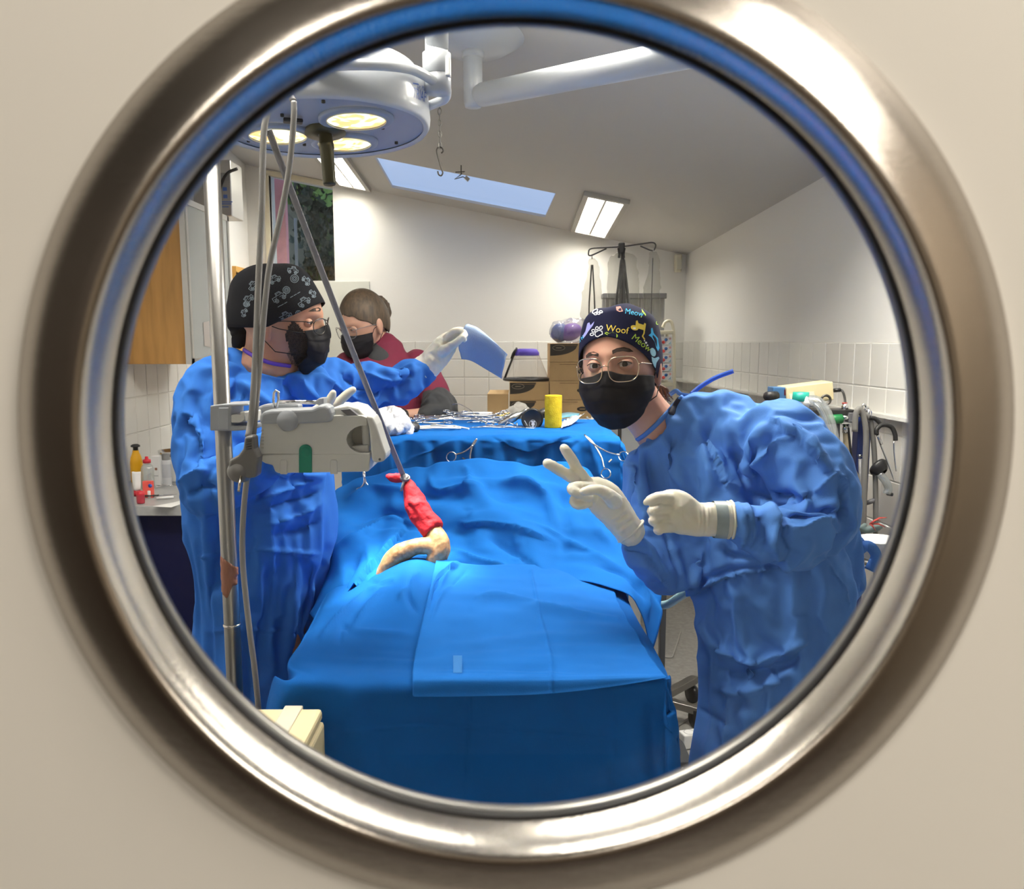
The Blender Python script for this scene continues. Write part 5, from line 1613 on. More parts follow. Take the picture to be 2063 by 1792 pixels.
# ================================================================== far side: cartons, collar, drip stand, trolley; right side: anaesthetic machine
M_card = mat('brown_cardboard', (.58, .39, .19), .75, noise=.12, nscale=12)
M_cardd = mat('black_card_print', (.03, .025, .02), .6)
YK = 4.55
kk = mpp(YK)
zbench = P(1100, 843, YK).z
bn2 = empty('bench', (P(1090, 850, YK).x, YK + .1, 0), 'white-topped bench at the far wall under the cartons', 'bench')
bx0, bx1 = P(960, 850, YK).x, P(1195, 850, YK).x
MB().box(((bx0 + bx1) / 2, YK + .14, zbench - .015), (bx1 - bx0, .46, .03), None, .003).build('bench_top', M_white, bn2)
MB().box(((bx0 + bx1) / 2, YK + .15, (zbench - .03) / 2), (bx1 - bx0 - .03, .42, zbench - .03)).build('bench_body', M_oakl, bn2)
def carton(x0, x1, y0, y1, label, dark, d=.30, Y=YK):
    a, b = P(x0, y1, Y), P(x1, y0, Y)
    r = empty('carton', ((a.x + b.x) / 2, Y + d / 2, a.z), label, 'carton', 'brown cartons on the bench')
    k = mpp(Y)
    body = bev(MB().box(((a.x + b.x) / 2, Y + d / 2, (a.z + b.z) / 2), (b.x - a.x - .002, d, b.z - a.z - .002)).build('box', M_card, r), .0015)
    xm = (a.x + b.x) / 2
    MB().box((xm - .01, Y - .0006, b.z - .012), (.10, .0012, .003)).build('tear_line', mat('card_dark_brown', (.22, .13, .06), .8), body)  # thin dark brown line near the top of the carton front
    w = b.x - a.x; h = b.z - a.z
    if dark:    # dark curved corner with an oval badge
        pts = [(a.x + .004, b.z - .004)] + [(a.x + .004 + w * .62 * t, b.z - .004 - (h * .60) * (1 - t ** 1.6)) for t in [q / 10 for q in range(11)]]
        pts = [(a.x + .004, b.z - .004)] + [(a.x + .004 + w * .66 * t, b.z - .004 - h * .62 * math.sqrt(max(0, 1 - t ** 2.2))) for t in [q / 12 for q in range(13)]]
        mb = MB(); mb.add([(x, Y - .001, z) for x, z in pts], [tuple(range(len(pts)))]); mb.build('dark_corner', M_cardd, body)
        ox, oz = a.x + w * .22, b.z - h * .24
        m2 = mat('badge_outline', (.30, .25, .18), .6)
    else:
        ox, oz = b.x - w * .22, (a.z + b.z) / 2
        m2 = M_cardd
    n = 20
    mb = MB()
    if dark:
        mb.tube([(ox + math.cos(t) * .034, Y - .0016, oz + math.sin(t) * .014) for t in [2 * math.pi * q / n for q in range(n)]], .0012, 5, closed=True)
    else:
        mb.lathe((ox, Y - .0004, oz), [(0, 0), (.03, 0), (.03, .0008), (0, .0008)], (0, -1, 0), 24)
        for i in range(len(mb.v)): mb.v[i] = (mb.v[i][0], mb.v[i][1], oz + (mb.v[i][2] - oz) * .45)
    bo_ = mb.build('badge', m2, body)
    MB().box((ox, Y - .0018, oz), (.03, .0006, .004)).build('badge_line', m2 if dark else mat('badge_light', (.35, .25, .14), .6), body)
    return r
ys = [692, 730, 768, 806, 843]
lab5 = ['topmost carton of the tall stack, under the plastic bag', 'second carton down in the tall stack', 'third carton down in the tall stack', 'lowest carton of the tall stack, behind the yellow roll']
for i in range(4): carton(1107, 1192, ys[i], ys[i + 1], lab5[i] + ', brown cardboard', i == 0)
carton(1026, 1106, 770, 807, 'upper brown carton of the short stack, under the clear collar', True)
carton(1026, 1106, 807, 843, 'lower brown carton of the short stack', True)
a, b = P(982, 843, YK), P(1024, 795, YK)
sb_ = empty('small_carton', ((a.x + b.x) / 2, YK, a.z), 'plain small brown carton at the left end of the bench', 'carton')
bev(MB().box(((a.x + b.x) / 2, YK + .1, (a.z + b.z) / 2), (b.x - a.x, .2, b.z - a.z)).build('box', M_card, sb_), .001)
MB().prism([V(a.x, YK, b.z), V(b.x, YK, b.z), V(b.x + .004, YK + .12, b.z + .016), V(a.x + .012, YK + .12, b.z + .016)], (0, 0, .002)).build('flap', M_card, sb_)
# white cloth heap at the table's far edge
mb = MB()
for x, y, r in ((1040, 832, 14), (1055, 835, 14), (1030, 838, 12), (1048, 822, 9), (1062, 840, 8)): 
    p = P(x, y, 3.6); mb.ell(p, (r * mpp(3.6), r * mpp(3.6), r * mpp(3.6) * .8), None, 12, 8)
p_ = P(1045, 846, 3.6)
th_ = remesh('paper_towel', mb, .005, mat('white_tissue', (.62, .60, .56), .8), smooth=2); crumple(th_.data, .03, 20, 2); recentre(th_); tag(th_, 'crumpled pale paper towel on a side trolley behind the drill', 'paper towel')
zt2 = min(v.co.z for v in th_.data.vertices) + th_.location.z
st2 = empty('side_trolley', (p_.x, 3.6, 0), 'low steel side trolley behind the instrument table', 'trolley')
MB().box((p_.x, 3.62, zt2 - .012), (.26, .22, .02)).build('tray', M_steel2, st2)
MB().cyl((p_.x, 3.62, .03), (p_.x, 3.62, zt2 - .02), .015).build('post', M_steel2, st2)
MB().box((p_.x, 3.62, .02), (.3, .24, .03)).build('base', M_steel2, st2)
# cone collar
cz = P(1062, 768, YK - .0).z
col_c = V(P(1062, 768, YK).x, YK + .12, P(1062, 770, YK).z + .001)
ec = empty('cone_collar', col_c, 'clear plastic cone collar with black rim and purple neck on the short stack', 'cone collar')
k = mpp(YK + .12)
MB().lathe(col_c, [(45 * k, .008), (25 * k, 52 * k)], (0, 0, 1), 40).build('cone', clear_mat('collar_plastic', (.94, .94, .94), .08, .06, haze=.10, ior=1.3), ec)
MB().tube([col_c + V(math.cos(t) * 45 * k, math.sin(t) * 45 * k, .009) for t in [2 * math.pi * q / 40 for q in range(40)]], .009, 8, closed=True).build('rim', M_black, ec)
M_purp = mat('purple_fabric', (.07, .04, .36), .7)
MB().lathe(col_c, [(25 * k, 50 * k), (25 * k, 56 * k), (20 * k, 63 * k), (15 * k, 64 * k), (14 * k, 58 * k)], (0, 0, 1), 32).build('neck_band', M_purp, ec)
MB().tube([col_c + V(-30 * k, -.02, 45 * k), col_c + V(-26 * k, -.03, 55 * k), col_c + V(-20 * k, -.02, 66 * k)], [.012, .014, .008], 8, flat=.5).build('strap', M_black, ec)
MB().tube([col_c + V(-45 * k, -.02, .01), col_c + V(-27 * k, -.02, 50 * k)], .006, 8).build('seam', M_black, ec)
# bag of collars on the tall stack
q0 = P(1142, 690, YK + .1)
bg = empty('bagged_collars', q0, 'clear plastic bag holding blue and purple collars on the tall carton stack', 'bag')
k = mpp(YK + .1)
MB().ell(q0 + V(-14 * k, 0, 19 * k), (18 * k, .08, 19 * k), Euler((0, .5, 0)).to_matrix()).build('blue_roll', mat('blue_fabric', (.02, .06, .28), .7), bg)
MB().ell(q0 + V(6 * k, -.02, 20 * k), (24 * k, .07, 17 * k), Euler((0, -.3, 0)).to_matrix()).build('purple_roll', mat('violet_fabric', (.18, .06, .38), .6), bg)
mb = MB(); mb.ell(q0 + V(4 * k, -.03, 22 * k), (32 * k, .10, 20 * k)); mb.ell(q0 + V(18 * k, -.03, 26 * k), (20 * k, .08, 16 * k))
bgp = remesh('plastic_bag', mb, .008, clear_mat('bag_plastic', (.88, .88, .90), .10, .12, haze=.18), bg, smooth=1); crumple(bgp.data, .06, 12, 2)

# drip stand with three bags behind the bending person
YI = 4.0
ds = empty('drip_stand', (P(1253, 600, YI).x, YI, 0), 'drip stand with a dark wire hanger behind the printed cap', 'drip stand')
MB().cyl((P(1253, 600, YI).x, YI, .05), (P(1253, 600, YI).x, YI, P(1253, 495, YI).z), .009).build('pole', M_iron, ds)
M_wireh = mat('dark_wire_hanger', (.07, .07, .075), .4, .7)
MB().tube(spx([(1222, 501, YI), (1190, 515, YI), (1186, 508, YI), (1192, 501, YI), (1222, 499, YI), (1253, 497, YI), (1290, 492, YI), (1314, 489, YI), (1321, 494, YI), (1318, 503, YI), (1312, 505, YI), (1290, 496, YI)], 6), .0036, 8).build('hanger', M_wireh, ds)
MB().box(P(1252, 500, YI), (.03, .03, .05), None, .006).build('hanger_clamp', M_black, ds)
for kx in (-1, 1): MB().tube([P(1252 + kx * 6, 500, YI - .012), P(1252 + kx * 4, 512, YI - .012), P(1252 + kx * 5, 520, YI - .012)], .006, 8).build('clamp_lever', M_black, ds)
for kx in range(5):
    a_ = 2 * math.pi * kx / 5; c_ = V(P(1253, 600, YI).x, YI, .05)
    MB().tube([c_, c_ + V(math.cos(a_) * .18, math.sin(a_) * .18, -.025)], .012, 8).build('foot', M_iron, ds)
M_bag = clear_mat('drip_bag_plastic', (.90, .90, .88), .05, .08, haze=.07, hazecol=(.7, .7, .66), ior=1.12)
M_dark = mat('grey_instrument', (.10, .10, .10), .35, .7)
def bag(pts, label, dark):
    # pts: (px centre, py, half width)
    p0 = P(pts[0][0], pts[-1][1], YI)
    r = empty('drip_bag', p0, label, 'bag', 'bags on the drip stand')
    sp = smooth_path(pts, 5); v = []; f = []; ns = 20
    for (x, y, w) in sp:
        c = P(x, y, YI); kq = mpp(YI)
        for s in range(ns):
            t = 2 * math.pi * s / ns
            v.append(c + V(math.cos(t) * w * kq, math.sin(t) * w * kq * .4, 0))
    for i in range(len(sp) - 1):
        for s in range(ns): f.append((i * ns + s, i * ns + (s + 1) % ns, (i + 1) * ns + (s + 1) % ns, (i + 1) * ns + s))
    mb = MB(); mb.add(v, f, True); o = mb.build('bag_film', M_bag, r)
    crumple(o.data, .02, 18, 3)
    for j, (dx, w) in enumerate(dark):
        x0, y0, y1 = pts[0][0] + dx * .25, pts[0][1] + 12, pts[-1][1]
        MB().tube(spx([(x0, y0, YI + .004), (x0 + dx * .5, (y0 * 2 + y1) / 3, YI + .003), (x0 + dx, (y0 + 2 * y1) / 3, YI + .003), (x0 + dx * .9, y1 - 6, YI + .003)], 5), w * mpp(YI), 8, flat=.5).build('contents', M_dark, r)
    MB().tube([P(pts[0][0], pts[0][1], YI), P(pts[0][0], pts[0][1] - 6, YI)], .004, 6).build('loop', M_white, r)
    return r
bag([(1193, 522, 3), (1195, 535, 7), (1196, 560, 10), (1192, 590, 16), (1192, 625, 19), (1192, 660, 18)], 'left clear bag hanging from the wire hanger', [(-5, 3), (4, 3)])
bag([(1254, 512, 5), (1256, 522, 24), (1255, 545, 27), (1255, 575, 28), (1256, 610, 27), (1256, 660, 24)], 'broad middle bag holding dark tools on the wire hanger', [(-10, 5), (2, 8), (10, 6), (-4, 5)])
bag([(1316, 508, 4), (1318, 525, 8), (1318, 550, 9), (1314, 580, 14), (1314, 610, 15), (1316, 660, 13)], 'right crumpled clear bag on the wire hanger', [(-3, 2)])

# grey wire tray unit and white trolley with glove cartons, in the far corner
YG = 5.1
tu = empty('wire_tray_unit', P(1275, 690, YG), 'grey wire tray unit with a dark top rail in the far corner', 'tray unit')
a, b = P(1212, 680, YG), P(1340, 592, YG)
MB().box(((a.x + b.x) / 2, YG, b.z - .016), (b.x - a.x, .12, .032), None, .004).build('top_rail', mat('dark_rail', (.09, .09, .095), .5), tu)
bar = MB().box((0, 0, 0), (.004, .004, b.z - a.z - .03)).build('wire', mat('tray_wire', (.33, .33, .33), .4, .5), tu); bme = bar.data
for i in range(14):
    o = bar if i == 0 else bpy.data.objects.new('wire', bme)
    if i: col.objects.link(o); parent_keep(o, tu)
    o.location = (a.x + (b.x - a.x) * (i + .5) / 14, YG - .055, (a.z + b.z) / 2 - .015)
MB().box(((a.x + b.x) / 2, YG + .03, (a.z + b.z) / 2 - .016), (b.x - a.x - .01, .05, b.z - a.z - .03)).build('back_panel', mat('tray_back', (.30, .30, .30), .6), tu)
MB().box(((a.x + b.x) / 2, YG, a.z / 2), (b.x - a.x - .02, .14, a.z), None, .003).build('stand_body', mat('grey_stand', (.34, .33, .31), .5), tu)
YT = 4.75
M_ivory = mat('ivory_enamel', (.66, .62, .48), .35)
wt_ = empty('glove_trolley', (P(1345, 800, YT).x, YT, 0), 'ivory tubular trolley stacked with glove cartons in the far corner', 'trolley')
xr = P(1357, 700, YT).x; xl = xr - .36
zt_ = P(1357, 652, YT).z
MB().tube(spx([(1358, 1200, YT), (1359, 900, YT), (1358, 700, YT), (1356, 660, YT), (1350, 647, YT), (1340, 650, YT), (1335, 660, YT)], 5), .009, 10).build('frame_tube', M_ivory, wt_)
MB().tube([(xl, YT, .0), (xl, YT, zt_)], .009, 10).build('frame_tube', M_ivory, wt_)
for y in (670, 775, 900):
    z_ = P(1350, y, YT).z
    MB().box(((xl + xr) / 2, YT + .1, z_), (xr - xl, .22, .022), None, .004).build('shelf', M_ivory, wt_)
for x in (xl, xr): MB().cyl((x, YT + .2, 0), (x, YT + .2, zt_ - .05), .009, seg=10).build('rear_tube', M_ivory, wt_)
M_gbox = mat('white_glove_carton', (.74, .74, .76), .5)
M_gr, M_gb = mat('carton_red', (.62, .06, .06), .5), mat('carton_blue', (.03, .12, .36), .5)
yy = [678, 696, 714, 732, 749.5, 767]
pos = ['topmost', 'second', 'third', 'fourth', 'lowest']
for i in range(5):
    a, b = P(1320, yy[i + 1] - 1, YT), P(1354, yy[i] + .5, YT)
    r = empty('glove_carton', ((a.x + b.x) / 2, YT + .05, a.z), 'white glove carton with red and blue print, %s of the stack of five' % pos[i], 'carton', 'glove cartons on the ivory trolley')
    MB().box(((a.x + b.x) / 2 - .04, YT + .06, (a.z + b.z) / 2), (b.x - a.x + .08, .12, b.z - a.z), None, .001).build('box', M_gbox, r)
    k = mpp(YT); zc_ = (a.z + b.z) / 2
    MB().lathe((b.x - 12 * k, YT - .0005, zc_ + 2 * k), [(0, 0), (3.2 * k, 0), (3.2 * k, .0006), (0, .0006)], (0, -1, 0), 12).build('print_mark', M_gb, r)
    MB().lathe((b.x - 17 * k, YT - .0005, zc_ - 3 * k), [(0, 0), (3.4 * k, 0), (3.4 * k, .0006), (0, .0006)], (0, -1, 0), 12).build('print_mark', M_gr, r)
    MB().prism([(b.x - 2 * k, YT - .001, a.z + 1 * k), (b.x - 2 * k, YT - .001, a.z + 7 * k), (b.x - 8 * k, YT - .001, a.z + 1 * k)], (0, .0006, 0)).build('print_corner', mat('pale_blue_band', (.30, .48, .58), .6), r)
    MB().tube([(b.x - 4 * k + math.cos(t) * 1.5 * k, YT - .001, b.z - 4 * k + math.sin(t) * 1.5 * k) for t in [2 * math.pi * q / 10 for q in range(10)]], .0014, 5, closed=True).build('print_ring', M_gr, r)
# motion sensor in the corner
ms = P(1367, 530, YB - .05)
mso = empty('motion_sensor', ms, 'small ivory motion sensor on the far wall near the corner', 'sensor')
bev(MB().box(ms + V(0, .02, 0), (.042, .05, .115)).build('case', M_ivory, mso), .008)
MB().box(ms + V(.004, -.006, -.01), (.03, .004, .06), None, .001).build('sensor_window', mat('sensor_lens', (.62, .60, .5), .3), mso)
# grey cabinet seen under the chin
g0, g1 = P(1216, 960, 4.25), P(1300, 848, 4.25)
gc = empty('grey_cabinet', ((g0.x + g1.x) / 2, 4.3, 0), 'pale grey cabinet standing behind the instrument table', 'cabinet')
bev(MB().box(((g0.x + g1.x) / 2, 4.41, g1.z / 2), (g1.x - g0.x, .3, g1.z)).build('body', mat('pale_grey_metal', (.45, .46, .47), .4), gc), .006)
MB().box(((g0.x + g1.x) / 2, 4.258, g1.z - .13), (g1.x - g0.x - .03, .006, .2), None, .001).build('drawer', mat('grey_drawer', (.52, .53, .54), .4), gc)
MB().tube(spx([(1182, 840, 4.1), (1192, 852, 4.1), (1205, 850, 4.1), (1210, 835, 4.1), (1213, 800, 4.1)], 5), .005, 8).build('cord', M_white, gc)
# ================================================================== right side: anaesthetic machine, hoses, stethoscope, floor things
YM = 2.75
M_blue_post = mat('dark_blue_post', (.015, .035, .16), .4)
M_tube = clear_mat('clear_hose', (.72, .75, .75), .14, .10, haze=.22, hazecol=(.6, .63, .63))
M_tubeg = mat('grey_hose', (.17, .165, .155), .5)
M_teal = mat('teal_cap', (.01, .30, .24), .4)
am = empty('anaesthetic_machine', (P(1745, 1000, YM).x, YM, 0), 'anaesthetic machine with blue post, hoses and gauges by the tiled wall', 'anaesthetic machine')
xa = P(1742, 900, YM).x
zt_ = P(1742, 828, YM).z
bev(MB().box((xa, YM + .03, zt_ / 2), (.045, .05, zt_)).build('post', M_blue_post, am), .005)
MB().box((xa - .06, YM + .03, .04), (.30, .4, .05), None, .01).build('base', M_pumpd, am)
for sx in (-1, 1):
    for sy in (-1, 1): MB().lathe((xa - .06 + sx * .12, YM + .03 + sy * .16, .02), [(0, -.015), (.02, -.015), (.02, .015), (0, .015)], (1, 0, 0), 14).build('wheel', M_black, am)
def bxp(name, x0, x1, y0, y1, Y, d, m, b=.003, parent=None):
    a, c = P(x0, y1, Y), P(x1, y0, Y)
    return bev(MB().box(((a.x + c.x) / 2, Y + d / 2, (a.z + c.z) / 2), (c.x - a.x, d, c.z - a.z)).build(name, m, parent or am), b)
bxp('manifold', 1604, 1722, 826, 842, YM - .02, .06, M_black)
bxp('side_block', 1555, 1606, 822, 842, YM, .05, mat('smoked_block', (.06, .07, .06), .2), .004)
MB().cyl(P(1588, 848, YM - .02), P(1672, 846, YM - .02), 9 * mpp(YM), seg=20).build('flow_tube', clear_mat('flow_tube_plastic', (.75, .85, .82), .15, .1, haze=.25), am)
MB().cyl(P(1668, 846, YM - .02), P(1696, 844, YM - .02), 9.5 * mpp(YM), seg=20).build('green_sleeve', mat('green_sleeve', (.01, .17, .05), .4), am)
MB().cyl(P(1696, 842, YM - .02), P(1712, 842, YM - .02), 5 * mpp(YM), seg=16).build('silver_joint', M_chrome, am)
bxp('valve_body', 1710, 1724, 832, 852, YM - .03, .04, M_pumpd)
MB().cyl(P(1724, 838, YM - .01), P(1738, 834, YM - .01), 5 * mpp(YM), seg=16).build('valve_screw', M_chrome, am)
MB().lathe(P(1702, 826, YM), [(0, 0), (.011, 0), (.012, .012), (.009, .014), (.009, .022), (0, .024)], (0, 0, 1), 18).build('red_cap_valve', M_chrome, am)
MB().lathe(P(1702, 814, YM), [(0, 0), (.009, 0), (.009, .004), (0, .005)], (0, 0, 1), 18).build('red_ring', mat('dull_red', (.4, .05, .04), .5), am)
for x in (1600, 1622, 1640, 1656):
    MB().cyl(P(x, 852, YM + .01), P(x, 905, YM + .01), 4.5 * mpp(YM), seg=14).build('gauge_tube', mat('blue_tint_tube', (.06, .12, .22), .2), am)
for (x, y0, y1, w, m) in ((1688, 850, 960, 4, M_pumpd), (1704, 854, 872, 7, M_chrome)):
    MB().cyl(P(x, y0, YM), P(x, y1, YM), w * mpp(YM), seg=14).build('down_pipe', m, am)
# blue dial unit and cream monitor on top of it
bxp('dial_unit', 1556, 1586, 781, 815, YM + .02, .06, mat('blue_panel', (.05, .14, .30), .4), .002)
MB().lathe(P(1556, 798, YM + .0), [(0, -.02), (9 * mpp(YM), -.02), (9.5 * mpp(YM), 0), (9 * mpp(YM), .03), (0, .03)], (-.8, -.6, 0), 22).build('dial_knob', M_black, am)
bxp('dial_display', 1580, 1585, 785, 797, YM + .018, .01, mat('dark_display', (.08, .01, .02), .2), .001)
mon = MB().prism([P(1584, 781, YM + .01), P(1678, 769, YM + .01), P(1680, 798, YM + .01), P(1680, 806, YM + .01), P(1586, 818, YM + .01)], (0, .10, 0)).build('cream_monitor', M_cream, am); bev(mon, .003)
MB().prism([P(1590, 794, YM + .008), P(1640, 789, YM + .008), P(1642, 800, YM + .008), P(1592, 806, YM + .008)], (0, .004, 0)).build('peeling_label', mat('label_cream', (.8, .76, .62), .5), mon)
MB().tube(spx([(1680, 787, YM + .03), (1692, 786, YM + .03), (1698, 790, YM + .02), (1702, 803, YM + .01), (1703, 816, YM)], 5), .004, 8).build('monitor_lead', M_black, am)
MB().tube(spx([(1680, 787, YM + .03), (1693, 786, YM + .03)], 2), .007, 8).build('lead_boot', M_black, am)
# cap, elbow and big clear hose
MB().lathe(P(1613, 807, YM - .05), [(0, .028), (.026, .027), (.027, .0), (.024, -.003)], (0, 0, 1), 24).build('teal_cap', M_teal, am)
MB().lathe(P(1613, 812, YM - .05), [(.024, .012), (.024, 0), (.020, -.01), (.020, -.035), (.024, -.036), (.024, -.046)], (0, 0, 1), 24).build('elbow', M_white, am)
MB().cyl(P(1614, 815, YM - .05), P(1632, 806, YM - .07), .019, seg=20).build('elbow_spout', M_white, am)
MB().tube(spx([(1626, 808, YM - .06), (1645, 810, YM - .08), (1660, 826, YM - .10), (1672, 855, YM - .12), (1680, 890, YM - .13), (1686, 925, YM - .13), (1690, 970, YM - .12), (1680, 1010, YM - .1)], 6), .019, 16).build('clear_hose', M_tube, am)
MB().tube(spx([(1704, 872, YM), (1706, 900, YM), (1711, 930, YM), (1722, 955, YM), (1735, 975, YM)], 6), .010, 12).build('amber_hose', mat('aged_hose', (.30, .25, .17), .4), am)
MB().tube(spx([(1709, 862, YM - .01), (1713, 900, YM - .01), (1719, 950, YM - .01), (1722, 1000, YM - .01)], 6), .004, 8).build('black_lead', M_black, am)
MB().tube([P(1664 + 9 * math.cos(t), 806 - 9 * math.sin(t), YM) for t in [math.pi * 2 * q / 16 for q in range(16)]], .0045, 8, closed=True).build('lifting_ring', M_iron, am)
# grey hoses hung over the post
MB().tube(spx([(1738, 1100, YM - .03), (1742, 960, YM - .03), (1745, 880, YM - .03), (1740, 840, YM - .03), (1732, 824, YM - .03), (1724, 836, YM - .03), (1722, 870, YM - .03)], 6), .0095, 12).build('grey_hose', M_tubeg, am)
MB().tube(spx([(1764, 1095, YM - .02), (1764, 1000, YM - .02), (1762, 920, YM - .02), (1756, 860, YM - .02), (1750, 838, YM - .02), (1742, 832, YM - .01)], 6), .0085, 12).build('grey_hose', M_tubeg, am)
for x0, y0 in ((1741, 822), (1747, 828)): MB().tube([P(x0 + 4 * math.cos(t), y0 - 7 * math.sin(t), YM - .02) for t in [math.pi * q / 10 for q in range(11)]], .004, 8).build('chrome_hook', M_chrome, am)
MB().cyl(P(1750, 825, YM - .02), P(1752, 850, YM - .02), .007, seg=14).build('chrome_pin', M_chrome, am)
MB().cyl(P(1730, 920, YM - .01), P(1735, 918, YM - .01), .006, seg=12).build('cuff_joint', M_chrome, am)
MB().cyl(P(1733, 925, YM - .01), P(1738, 1090, YM - .01), .0065, seg=12).build('thin_pipe', M_pumpd, am)
MB().tube(spx([(1740, 1015, YM - .01), (1752, 1012, YM - .02), (1762, 1008, YM - .02)], 4), .008, 10).build('side_valve', M_pumpd, am)
# breathing hose with a black mask, and a red-tied bag
MB().lathe(P(1766, 938, YM - .02), [(0, 0), (.030, .0), (.034, .01), (.02, .03), (.012, .035)], (.4, -.6, -.5), 22).build('breathing_mask', M_black, am)
MB().tube(spx([(1772, 955, YM - .04), (1784, 970, YM - .05), (1790, 985, YM - .05), (1786, 996, YM - .05)], 6), .013, 14).build('breathing_hose', M_tube, am)
MB().tube(spx([(1787, 995, YM - .05), (1798, 997, YM - .05)], 3), .006, 10).build('hose_plug', M_black, am)
MB().tube(spx([(1735, 1060, YM - .03), (1745, 1068, YM - .04), (1765, 1064, YM - .04), (1775, 1060, YM - .04)], 5), [.016, .018, .018, .014, .012, .012, .012, .012, .012, .012, .012, .012, .012, .01, .01, .01], 12).build('red_tie_bag', mat('grey_teal_bag', (.16, .22, .22), .5), am)
for dx, dy in ((12, -4), (18, 4), (6, 8), (20, -8)): MB().tube([P(1752, 1056, YM - .06), P(1752 + dx, 1052 + dy, YM - .065), P(1754 + dx * 1.6, 1056 + dy * 1.6, YM - .06)], [.005, .007, .003], 8, flat=.4).build('red_tie', mat('dull_red', (.4, .05, .04), .5), am)
# stethoscope hanging on the post
sc_ = empty('stethoscope', P(1780, 900, YM - .05), 'black and steel stethoscope hanging from the blue post', 'stethoscope')
MB().tube(spx([(1752, 842, YM - .03), (1763, 844, YM - .03), (1772, 852, YM - .035), (1776, 861, YM - .04)], 5), .0075, 10).build('rubber_tube', M_rubber, sc_)
MB().tube(spx([(1766, 876, YM - .05), (1766, 866, YM - .05), (1774, 858, YM - .045), (1786, 857, YM - .045), (1797, 862, YM - .045), (1803, 875, YM - .05), (1804, 888, YM - .05)], 5), .0075, 10).build('rubber_yoke', M_rubber, sc_)
MB().tube(spx([(1767, 874, YM - .05), (1774, 895, YM - .05), (1788, 930, YM - .05), (1802, 968, YM - .05)], 5), .0035, 8).build('ear_tube', M_chrome, sc_)
MB().tube(spx([(1801, 890, YM - .05), (1802, 915, YM - .05), (1806, 950, YM - .05)], 5), .003, 8).build('ear_tube', M_chrome, sc_)
MB().tube(spx([(1768, 876, YM - .05), (1776, 896, YM - .05)], 3), .0055, 8).build('binaural_sleeve', M_chrome, sc_)
# white basin on a low trolley
Yb = 2.3
b0 = P(1770, 1130, Yb)
zb_ = P(1765, 1125, Yb).z
bs = empty('white_basin', (b0.x, Yb, zb_), 'white plastic basin behind the gown ties', 'basin')
k = mpp(Yb)
MB().lathe((b0.x, Yb, zb_), [(0, 0), (30 * k, 0), (40 * k, 38 * k), (44 * k, 39 * k), (44 * k, 41 * k), (38 * k, 41 * k), (29 * k, 3 * k), (0, 3 * k)], (0, 0, 1), 32).build('bowl', M_white, bs)
bst = empty('basin_stand', (b0.x, Yb, 0), 'steel stand under the white basin', 'stand')
MB().lathe((b0.x, Yb, zb_ - .012), [(0, 0), (.06, 0), (.06, .01), (0, .01)], (0, 0, 1), 24).build('plate', M_steel2, bst)
MB().cyl((b0.x, Yb, .03), (b0.x, Yb, zb_ - .012), .012).build('post', M_iron, bst)
MB().lathe((b0.x, Yb, 0), [(0, 0), (.15, 0), (.15, .02), (.03, .03), (0, .03)], (0, 0, 1), 28).build('base', M_iron, bst)

# floor between the table and the bending person
fs = empty('side_stand', (P(1336, 1230, 3.0).x, 3.0, 0), 'dark square post standing on the floor behind the bending person', 'stand')
fa = Pz(1336, 1264, 0.55)
px_, py_ = P(1336, 1225, 2.9).x, 2.9
zlo = P(1336, 1265, 2.9).z
MB().box((px_, py_, .55), (.020, .02, 1.06), None, .002).build('post', mat('charcoal_post', (.045, .05, .06), .5), fs)
MB().box((px_, py_, .015), (.20, .20, .03), None, .004).build('base', mat('charcoal_post', (.045, .05, .06), .5), fs)
tb = empty('trolley_base', Pz(1375, 1400, .09), 'steel wheeled base of a trolley on the floor right of the table', 'trolley base')
q0, q1 = Pz(1338, 1395, .12), Pz(1400, 1362, .12)
dq = (q1 - q0).normalized(); R_ = Matrix((dq, V(-dq.y, dq.x, 0), V(0, 0, 1))).transposed()
MB().box((q0 + q1) / 2 + V(0, 0, -.015), ((q1 - q0).length, .035, .03), R_, .003).build('arm', M_steel2, tb)
q2, q3 = Pz(1335, 1405, .09), Pz(1408, 1425, .09)
dq = (q3 - q2).normalized(); R_ = Matrix((dq, V(-dq.y, dq.x, 0), V(0, 0, 1))).transposed()
MB().box((q2 + q3) / 2 + V(0, 0, -.015), ((q3 - q2).length + .05, .035, .03), R_, .003).build('arm', M_steel2, tb)
MB().cyl((q2.x - .01, q2.y, .08), (q2.x - .01, q2.y, .85), .014).build('post', M_steel2, tb)
for q in (q1, q3, q0): MB().lathe(Vector((q.x - .01, q.y, .04)), [(0, -.014), (.036, -.014), (.04, -.006), (.04, .006), (.036, .014), (0, .014)], (1, .4, 0), 20).build('wheel', M_black, tb)
ps = Pz(1388, 1490, .03)
pk_ = empty('power_socket', (ps.x, ps.y, 0), 'white socket block with a round outlet on the floor', 'socket')
bev(MB().box((ps.x, ps.y, .03), (.065, .05, .058), Euler((0, 0, .25)).to_matrix()).build('block', M_white, pk_), .005)
MB().lathe((ps.x, ps.y, .0592), [(0, -.006), (.017, -.006), (.0185, .001), (.021, .001), (.021, 0)], (0, 0, 1), 24).build('outlet', mat('outlet_grey', (.5, .5, .5), .4), pk_)
M_wc = mat('white_lead', (.6, .6, .59), .5)
def floor_cable(pts, label, m=M_wc, r=.004):
    q = [Pz(x, y, .006) for x, y in pts]
    return one('floor_cable', MB().tube([Vector(tuple(v)) for v in smooth_path([tuple(p) for p in q], 6)], r, 8), m, label, 'cable')
floor_cable([(1372, 1490), (1368, 1478), (1374, 1498), (1392, 1502), (1402, 1500)], 'white lead looped beside the floor socket')
